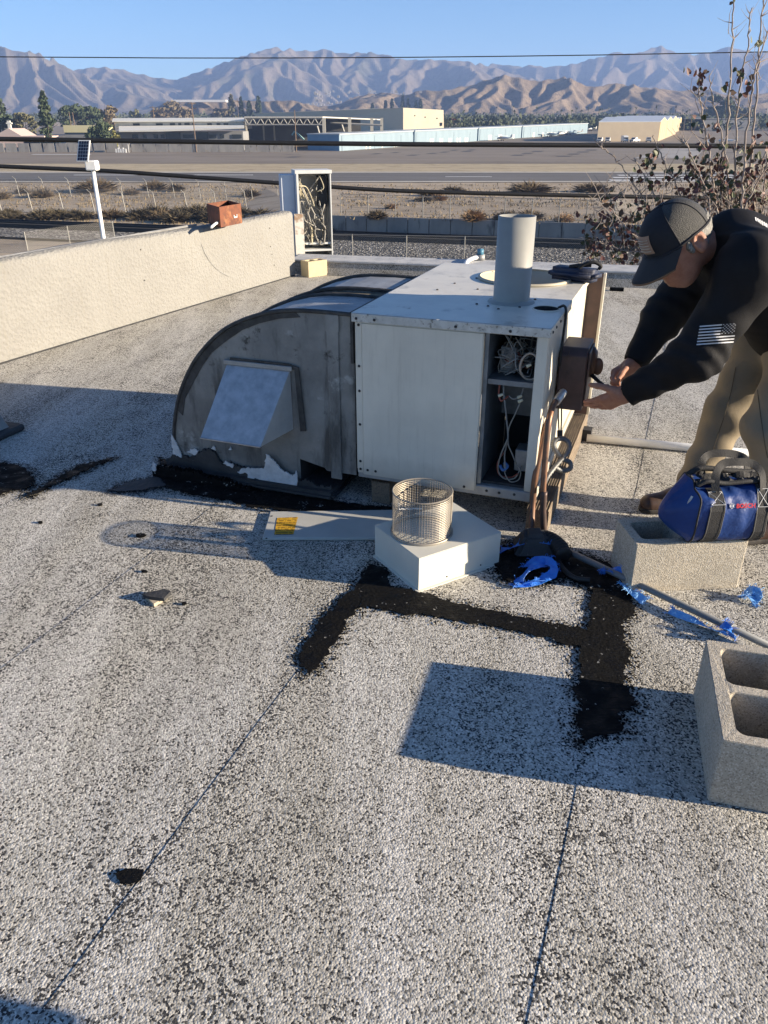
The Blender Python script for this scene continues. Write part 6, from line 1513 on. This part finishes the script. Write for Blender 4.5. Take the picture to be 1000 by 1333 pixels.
def head_sdf(p):
    q = tohead(p); qa = q.copy(); qa[:, 0] = np.abs(qa[:, 0])
    d = smin([ellip(q, (0,-.008,.030), (.075,.097,.088)), ellip(q, (0,.022,-.045), (.060,.070,.075)), ellip(q, (0,.050,-.092), (.036,.034,.026))], .035)
    d = smin([d, capsule(q, (0,.086,.008), (0,.108,-.030), .010, .014)], .018)
    d = smin([d, capsule(qa, (.022,.102,-.034), (.009,.104,-.034), .008, .009)], .012)
    d = smin([d, capsule(qa, (.012,.088,.020), (.045,.074,.020), .010, .008)], .018)
    d = -smin([-d, ellip(qa, (.032,.096,.003), (.018,.012,.010))], .010)
    d = smin([d, ellip(qa, (.032,.079,.002), (.013,.012,.012))], .003)
    d = -smin([-d, ellip(q, (0,.100,-.062), (.022,.010,.0035))], .006)
    d = smin([d, ellip(q, (0,.088,-.054), (.022,.010,.006)), ellip(q, (0,.086,-.070), (.020,.010,.007))], .008)
    e = np.maximum(ellip(qa, (.079,-.014,-.002), (.012,.024,.035)), -ellip(qa, (.089,-.008,.002), (.010,.013,.022)))
    d = smin([d, e, ellip(qa, (.079,-.010,-.030), (.007,.010,.010))], .008)
    nk = capsule(p, hp_(0,-.045,-.05), n0 + np.array([.0,0,-.01]), .056, .066)
    return smin([d, nk], .03)
def hand(W, f, n, t, curls, spread=.0, thumb=(.55,.80,.20), tcurl=.5, s=1.0):
    f = np.array(f, float); f /= np.linalg.norm(f); n = np.array(n, float); n -= f*(n@f); n /= np.linalg.norm(n); tt = np.cross(n, f); 
    if tt@np.array(t) < 0: tt = -tt
    P = lambda a, b, c: W + (f*a + tt*b + n*c)*s
    seg = []
    for i, (off, L, r) in enumerate(((.034,.072,.0098),(.012,.080,.0100),(-.011,.075,.0096),(-.032,.058,.0086))):
        a = 0; d = np.array([1., off*spread*6, 0]); p = np.array([.090 - abs(i-1)*.004, off, .0]); prev = p; rr = r
        for k, fr in enumerate((.45,.31,.24)):
            a += curls[i]*(.9 if k == 0 else 1.1); q = prev + L*fr*np.array([math.cos(a), d[1]*math.cos(a), math.sin(a)])
            seg.append((P(*prev), P(*q), rr*s, rr*.9*s)); prev = q; rr *= .9
    th = np.array(thumb, float); th /= np.linalg.norm(th); b = np.array([.028,.030,.004]); m1 = b+th*.040
    th2 = th + np.array([.6,-.25,.2])*tcurl; th2 /= np.linalg.norm(th2); m2 = m1+th2*.032; m3 = m2+th2*.024
    seg += [(P(*b), P(*m1), .0145*s, .0118*s), (P(*m1), P(*m2), .0115*s, .0105*s), (P(*m2), P(*m3), .0105*s, .0088*s)]
    palm = [(P(.012,.016*k,0), P(.088,.030*k,.0), .0165*s, .0135*s) for k in (-1,-.35,.35,1)]
    def sdf(p):
        d = smin([capsule(p, *g) for g in palm], .02)
        for k in range(0, 12, 3): d = smin([d, smin([capsule(p, *g) for g in seg[k:k+3]], .004)], .007)
        d = smin([d, smin([capsule(p, *g) for g in seg[12:]], .006)], .018)
        return smin([d, capsule(p, W - f*.06*s, W + f*.02*s, .029*s, .027*s)], .02)
    return sdf, P
nf = J(764,534,2.80)-nearW
nh, nP = hand(nearW, nf, (.1,.80,.55), (0,-.5,.8), (.10,.12,.14,.18), .10, (.62,.70,.25), .6, 1.02)
ff = J(796,494,2.84)-farW
fh, fP = hand(farW, ff, (-.2,-.75,-.60), (0,-.5,.8), (.62,.75,.85,.9), .0, (.75,.40,.45), .9, 1.02)
cor_ = [(n0, c1_, .095,.13),(c1_, bl, .13,.13),(bl, pv_, .13,.13),(nearS, farS, .06,.06),(nearS, nearE, .045,.04),(nearE, nearW, .036,.028),(farS, farE, .045,.04),(farE, farW, .036,.028),
        (pv_, hipF, .10,.075),(hipF, kneeF, .07,.055),(kneeF, ankF, .05,.042),(pv_, hipN, .10,.075),(hipN, kneeN, .07,.055),(kneeN, ankN, .05,.042)]
core = lambda p: smin([capsule(p, *c) for c in cor_], .03)
BV, BF_ = [], []
def addm(vf):
    o = sum(len(v) for v in BV); BV.append(vf[0]); BF_.append(vf[1]+o)
def box_of(pts, pad): P = np.array(pts); return P.min(0)-pad, P.max(0)+pad
addm(surfnet(core, *box_of([c[0] for c in cor_]+[c[1] for c in cor_], .17), .016))
addm(surfnet(head_sdf, *box_of([hp_(0,0,-.10), hp_(0,.03,.08), n0, hp_(0,.1,-.02), hp_(.08,0,0), hp_(-.08,0,0)], .055), .0045))
addm(surfnet(nh, *box_of([nearW, nP(.18,0,0), nP(.1,.09,.02), nP(.1,-.05,.03)], .045), .0032))
addm(surfnet(fh, *box_of([farW, fP(.12,0,.06), fP(.1,.09,.02), fP(.1,-.05,.03)], .05), .0032))
def mesh_np(name, v, f, m, origin, parent=None, smooth=True, sm_it=0):
    me = bpy.data.meshes.new(name); me.from_pydata((v-np.array(origin)).tolist(), [], f.tolist()); me.materials.append(m)
    me.polygons.foreach_set('use_smooth', [smooth]*len(me.polygons)); me.update()
    if sm_it:
        bm = bmesh.new(); bm.from_mesh(me)
        for _ in range(sm_it): bmesh.ops.smooth_vert(bm, verts=bm.verts, factor=.5, use_axis_x=True, use_axis_y=True, use_axis_z=True)
        bm.to_mesh(me); bm.free()
    o = bpy.data.objects.new(name, me); COL.objects.link(o)
    if parent is not None: o.parent = parent
    else: o.location = origin
    return o
def skin():
    t = NT('tanned_skin'); col = t.mix(t.ramp(t.noise(26, 5, .65), [(.35, 0.), (.7, 1.)]), (.40,.20,.135), (.30,.13,.085))
    col = t.mix(t.ramp(t.noise(420, 3, .7), [(.58, 0.), (.66, 1.)]), col, (.24,.125,.09))
    t.b.inputs['Subsurface Weight'].default_value = .12; t.b.inputs['Subsurface Radius'].default_value = (.012,.005,.003)
    t.bump(t.math('ADD', t.noise(130, 4, .7), t.noise(420, 3, .7)), .5, .0025); return t.set(col, .55, 0, .4)
PO_ = np.array([ankF[0]+.1, ankF[1]-.1, 0.0])
man = mesh_np('person', np.concatenate(BV), np.concatenate(BF_), skin(), PO_, None, True, 1)
tag(man, 'man in black shirt, dark cap and khaki trousers bending towards the unit', 'person')
man.matrix_basis = Matrix.Translation(Vector(PO_))
# shirt
def shirt_sdf(p):
    tor = smin([capsule(p, n0, c1_, .108,.165), capsule(p, c1_, bl, .165,.168), capsule(p, bl, pv_, .168,.165), capsule(p, nearS, farS, .095,.095), capsule(p, n0+np.array([.05,-.02,.0]), nearS, .09,.10)], .07)
    aN = smin([capsule(p, nearS, nearE, .097,.083), capsule(p, nearE, nearW, .079,.047)], .05)
    aF = smin([capsule(p, farS, farE, .095,.076), capsule(p, farE, farW, .074,.046)], .05)
    d = smin([smin([tor, aN], .055), aF], .05)
    near_el = np.exp(-((p-nearE)**2).sum(1)/.02) + np.exp(-((p-farE)**2).sum(1)/.02) + .8*np.exp(-((p-nearS)**2).sum(1)/.03) + .7*np.exp(-((p-(nearW*.75+nearE*.25))**2).sum(1)/.01)
    axN = (nearW-nearS); axN = axN/np.linalg.norm(axN); s_ = p@axN
    fold = .6*np.sin(s_*62 + 4*np.sin(p@np.array([9., 14, 11])) + 4*wr(p, 10, 3)) + .7*wr(p, 40, 5)
    d = d + (.0032+.0065*np.minimum(near_el,1.2))*fold*.8 + .006*wr(p, 24, 8) + .0022*wr(p, 60, 9)
    # cuffs and hem
    cut = lambda W, E, o: ((p - W) @ ((W-E)/np.linalg.norm(W-E)) - o)
    nearc = (np.linalg.norm(p-nearW, axis=1) < .12); d = np.where(nearc, np.maximum(d, cut(nearW, nearE, .004)), d)
    farc = (np.linalg.norm(p-farW, axis=1) < .12); d = np.where(farc, np.maximum(d, cut(farW, farE, .004)), d)
    hem = (pv_-c1_)/np.linalg.norm(pv_-c1_); d = np.maximum(d, (p-pv_)@hem - .06 - .01*wr(p, 20, 4))
    nd = (hp_(0,-.045,-.05)-n0); nd = nd/np.linalg.norm(nd); col = (np.linalg.norm(p-(n0+nd*.12), axis=1) < .12); d = np.where(col, np.maximum(d, (p-n0)@nd - .108), d)
    return d
def cloth(name, c1, c2, sc, rough, wsc, sheen=0, spec=.3):
    t = NT(name); col = t.mix(t.ramp(t.noise(sc, 5, .6), [(.35, 0.), (.65, 1.)]), c1, c2); t.bump(t.math('ADD', t.noise(wsc, 3, .7), t.math('MULTIPLY', t.noise(16, 4, .6), 2.)), .35, .003)
    t.b.inputs['Sheen Weight'].default_value = sheen; return t.set(col, rough, 0, spec)
m_shirt = cloth('black_knit', (.0055,.0057,.007), (.0085,.0085,.0105), 10, .75, 420, .0, .22)
v, f = surfnet(shirt_sdf, *box_of([n0, c1_, bl, pv_, nearS, nearE, nearW, farS, farE, farW], .19), .0085)
shirt = mesh_np('shirt', v, f, m_shirt, PO_, man, True, 1)
def hit(f, o, d, n=60):
    o = np.array(o, float); d = np.array(d, float); d /= np.linalg.norm(d); t_ = 0
    for _ in range(n):
        s_ = float(f((o+d*t_)[None, :])[0]); t_ += s_*.7
        if abs(s_) < .0004: break
    return o+d*t_
# trousers
def trouser_sdf(p):
    d = smin([capsule(p, pv_, hipF, .155,.12), capsule(p, pv_, hipN, .155,.12), capsule(p, bl*.35+pv_*.65, pv_, .150,.155)], .06)
    lF = smin([capsule(p, hipF, kneeF, .110,.083), capsule(p, kneeF, ankF, .081,.060)], .05); lN = smin([capsule(p, hipN, kneeN, .112,.088), capsule(p, kneeN, ankN, .086,.072)], .05)
    d = smin([smin([d, lF], .05), lN], .04)
    stack = np.exp(-((p-ankF)**2).sum(1)/.022) + np.exp(-((p-ankN)**2).sum(1)/.022) + .7*np.exp(-((p-kneeF)**2).sum(1)/.02) + .7*np.exp(-((p-kneeN)**2).sum(1)/.02)
    fold = .5*np.sin(p[:, 2]*46 + p[:, 0]*26 + 4*wr(p, 9, 13)) + .9*wr(p, 34, 14)
    d = d + (.005+.0105*np.minimum(stack,1.2))*fold*.8 + .011*wr(p, 17, 15) + .004*wr(p, 48, 16)
    return np.maximum(d, .035 - p[:, 2] + .012*np.sin(p[:, 0]*30))
m_trs = cloth('khaki_twill', (.26,.215,.15), (.20,.167,.118), 5, .85, 300)
v, f = surfnet(trouser_sdf, *box_of([pv_, hipF, kneeF, ankF, hipN, kneeN, ankN], .18), .0085)
mesh_np('trousers', v, f, m_trs, PO_, man, True, 1)
# side seam stitched down each visible leg, a hem, and a slanted pocket mouth
m_seam = solid('trouser_seam', (.10,.08,.052), .9)
def onto(f, x, y, Y, back=.35, lift=.0015):
    s0 = npv(pY(x, y, Y)); d = s0-npv(EYE); d /= np.linalg.norm(d); return Vector(hit(f, s0-d*back, d) - d*lift - PO_)
tr_ = [o for o in man.children if o.name.startswith('trousers')][0]
for P in ([(958,478),(952,510),(942,545),(930,580),(917,615),(911,630)], [(985,500),(990,540),(996,580),(1000,600)], [(938,478),(932,492),(924,503)]):
    b = MB(); b.smooth = True; b.tube([onto(trouser_sdf, x, y, 2.85, .6) for x, y in [(P[i][0]+(P[i+1][0]-P[i][0])*k_/5, P[i][1]+(P[i+1][1]-P[i][1])*k_/5) for i in range(len(P)-1) for k_ in range(5)]], .0012, 5); b.build('seam', m_seam, tr_)
# shoes
m_shoe = M('brown_leather', (.085,.045,.03), (.055,.03,.02), 30, .5, bump=.3); m_sole = solid('shoe_sole', (.035,.03,.026), .8)
for (a, dr) in ((ankF, (-.97,-.10)), (ankN, (-.95,-.25))):
    dx = np.array([dr[0], dr[1], 0]); dx /= np.linalg.norm(dx); g = np.array([a[0], a[1], 0]) - dx*.05
    sd_ = lambda p: np.maximum(smin([capsule(p, g+[0,0,.045], g+dx*.10+[0,0,.055], .042,.044), capsule(p, g+dx*.08+[0,0,.045], g+dx*.215+[0,0,.034], .046,.040), capsule(p, g+dx*.02+[0,0,.05], g+dx*.03+[0,0,.12], .042,.045)], .04), .018-p[:, 2])
    v, f = surfnet(sd_, *box_of([g, g+dx*.23, g+[0,0,.12]], .06), .006); sh_ = mesh_np('shoe', v, f, m_shoe, PO_, man, True, 1)
    so = lambda p: np.maximum(smin([capsule(p*[1,1,0], g, g+dx*.10, .043,.043), capsule(p*[1,1,0], g+dx*.10, g+dx*.215, .047,.041)], .03), np.abs(p[:, 2]-.012)-.011)
    v, f = surfnet(so, *box_of([g, g+dx*.23], .06), .005); o_ = mesh_np('sole', v, f, m_sole, PO_, sh_, True)
# cap
def HP(x, y, z): return Vector(hp_(x, y, z)) - Vector(PO_)
m_cap = cloth('cap_twill', (.011,.012,.017), (.016,.017,.022), 14, .75, 380); 
t = NT('cap_net'); c_ = t.co((1,1,1)); nn_ = t.voro(420); m_net = t.set(t.mix(t.ramp(nn_, [(.25, 0.), (.5, 1.)]), (.010,.010,.010), (.042,.041,.038)), .6); t.bump(nn_, .8, .003)
m_brimw = M('worn_brim', (.016,.016,.02), (.022,.021,.022), 16, .8, spots=(((.12,.075,.045), 20, .62, .74),)); m_brown = solid('brim_edge', (.17,.095,.05), .7)
def crown_pt(a, e, k=1.0):       # a round the head (0 = forward), e from rim 0 to button 1
    el = e*PI/2; r = math.cos(el)**.82; fr = max(0, math.cos(a)); z = .030 + .016*fr*0 + .104*math.sin(el)**(.95-.22*fr)
    sag = -.018*(1-e)*max(0, -math.cos(a))
    return HP(math.sin(a)*.0855*r*k, -.006 + math.cos(a)*.106*r*k + .012*fr*math.sin(el)*r, z + sag)
cap = None
b = MB(); b.smooth = True; b.grid(lambda u, v: crown_pt((u*2-1)*1.12, v), 24, 12); cap = b.build('cap', m_cap, man)
b = MB(); b.smooth = True; b.grid(lambda u, v: crown_pt(1.12 + u*(2*PI-2.24), v), 34, 12); b.build('net_panel', m_net, cap)
b = MB(); b.smooth = True; b.tube([crown_pt(k*2*PI/40, .0, 1.005) for k in range(40)], .0045, 6, closed=True); b.build('sweat_band', m_cap, cap)
for a in (1.12, -1.12, 2.15, -2.15, PI):
    b = MB(); b.smooth = True; b.tube([crown_pt(a, e, 1.006) for e in np.linspace(.02, 1, 12)], .0022, 5); b.build('seam', m_cap, cap)
b = MB(); b.smooth = True; q = crown_pt(0, 1); b.lathe([(0,.006),(.006,.004),(.008,0)], tuple(q), 10); b.build('button', m_cap, cap)
def brim_pt(u, v):
    a = (u*2-1)*1.16; r0 = crown_pt(a, .0); L = .082*math.cos(a*.80)**.7
    x = math.sin(a)*.0855; y = -.006+math.cos(a)*.106
    return HP(x*(1+.02*v), y + L*v, .029 - .030*v - .16*abs(x)**1.35*(.35+v)*1.6)
b = MB(); b.smooth = True; b.grid(brim_pt, 26, 7); br = b.build('brim', m_brimw, cap, fixn=False); md = br.modifiers.new('thickness', 'SOLIDIFY'); md.thickness = .004
b = MB(); b.smooth = True; b.tube([brim_pt(u, 1.0) for u in np.linspace(0, 1, 30)], .0042, 6); b.build('brim_edge', m_brown, cap)
b = MB(); b.smooth = True; Pp = lambda u, v: crown_pt((u*2-1)*.36, .06+.36*v, 1.03); b.grid(Pp, 8, 6); b.build('cap_patch', M('leather_patch', (.30,.20,.14), (.22,.14,.10), 40, .7), cap, fixn=False)
b = MB()
for k in range(5):
    v0 = .14+.15*k; b.tube([crown_pt((u*2-1)*.36, .06+.36*v0, 1.045) for u in np.linspace(.12, .60 if k > 2 else .88, 6)], .0017, 4)
b.build('stitched_stripes', M('patch_thread', (.45,.40,.33), (.38,.33,.27)), cap)
b = MB()
for i in range(3):
    for j in range(2): b.tube([crown_pt((u*2-1)*.36, .06+.36*(.62+.14*j), 1.045) for u in (.66+.09*i, .70+.09*i)], .0017, 4)
b.build('stitched_stripes', bpy.data.materials['patch_thread'], cap)
# hair below the cap
def hair_sdf(p):
    q = tohead(p); d = ellip(q, (0,-.010,.022), (.080,.108,.098)) + .004*wr(p, 260, 21, 8) + .003*wr(p, 120, 22)
    d = np.maximum(d, q[:, 2]-.036); d = np.maximum(d, -(q[:, 2]+.088-.35*np.maximum(0, q[:, 1]+.02)))
    side = np.maximum(q[:, 1]+.022, 0)
    return np.maximum(d, np.where(q[:, 2] < .03, q[:, 1]+.030 - np.where(np.abs(q[:, 2]-.012) < .03, .0, 0), q[:, 1]-.05))
v, f = surfnet(hair_sdf, *box_of([hp_(0,-.02,-.02)], .145), .0035)
t = NT('grey_hair'); st = t.noise(220, 4, .7, t.co((1, 1, .18))); t.bump(st, .9, .004); m_hair = t.set(t.ramp(st, [(.35, (.05,.047,.042)), (.52, (.17,.165,.15)), (.68, (.36,.35,.32))]), .55)
mesh_np('hair', v, f, m_hair, PO_, man)
def sb_sdf(p):
    q = tohead(p); q[:, 0] *= sbs; return ellip(q, (.0715,.016,.002), (.009,.011,.024)) + .003*wr(p, 260, 31, 6)
for sbs in (1, -1):
    v, f = surfnet(sb_sdf, *box_of([hp_(.07*sbs,.02,0)], .055), .0035); mesh_np('sideburn', v, f, m_hair, PO_, man)
# flag on the sleeve, traced on to the cloth
mid = nearS*.36+nearE*.64; axd = (nearE-nearS)/np.linalg.norm(nearE-nearS); vw = mid-npv(EYE); vw /= np.linalg.norm(vw); vw = vw + np.array([0,.15,-.1])
ar = np.array([.97,.0,.06]); ar = ar - vw*(ar@vw)/(vw@vw); ar /= np.linalg.norm(ar); ad_ = np.cross(vw, ar); ad_ /= np.linalg.norm(ad_)
ad_ = ad_ if ad_[2] < 0 else -ad_
fc = npv(pY(933,435,2.5)); FW, FH = .112, .062
def fpt(u, v, o=.0022):
    s0 = fc + ar*(u-.5)*FW + ad_*(v-.5)*FH + ar*(.10*(.5-v))*FW*.9
    d = s0-npv(EYE); d /= np.linalg.norm(d); return Vector(hit(shirt_sdf, s0-d*.25, d) - d*(o+.0025) - PO_)
fl = empty('flag_patch'); fl.parent = man
m_flw = solid('flag_white', (.62,.63,.66), .7)
for k in range(0, 13, 2):
    u1 = .60 if k < 7 else 1.0
    b = MB(); b.grid(lambda u, v: fpt(u*u1, (k+.08+v*.84)/13), 12, 1); b.build('stripe', m_flw, fl, fixn=False)
b = MB()
for r_ in range(7):
    for c in range(8):
        if (r_+c) % 2 == 0:
            u0, v0 = .63+.045*c, (.15+r_*.98)/13; b.add([fpt(u0, v0), fpt(u0+.026, v0), fpt(u0+.026, v0+.045), fpt(u0, v0+.045)], [(0,1,2,3)])
so_ = b.build('star_field', m_flw, fl, fixn=False); so_['kind'] = 'stuff'
b = MB(); rg = random.Random(3)
for k in range(9):
    x, y = 983+k*2.7, 282.5+k*1.5; s0 = npv(pY(x, y, 2.4)); d = s0-npv(EYE); d /= np.linalg.norm(d)
    def tp_(xx, yy):
        s1 = npv(pY(xx, yy, 2.3)); dd = s1-npv(EYE); dd /= np.linalg.norm(dd); return Vector(hit(shirt_sdf, s1-dd*.1, dd) - dd*.003 - PO_)
    b.add([tp_(x, y), tp_(x+1.6, y+.4), tp_(x+2.2+rg.uniform(0,1), y+4.4+rg.uniform(0,2.5)), tp_(x+.4, y+3.6+rg.uniform(0,2))], [(0,1,2,3)])
pr_ = b.build('back_print', mat['white'], man, fixn=False); pr_['kind'] = 'stuff'
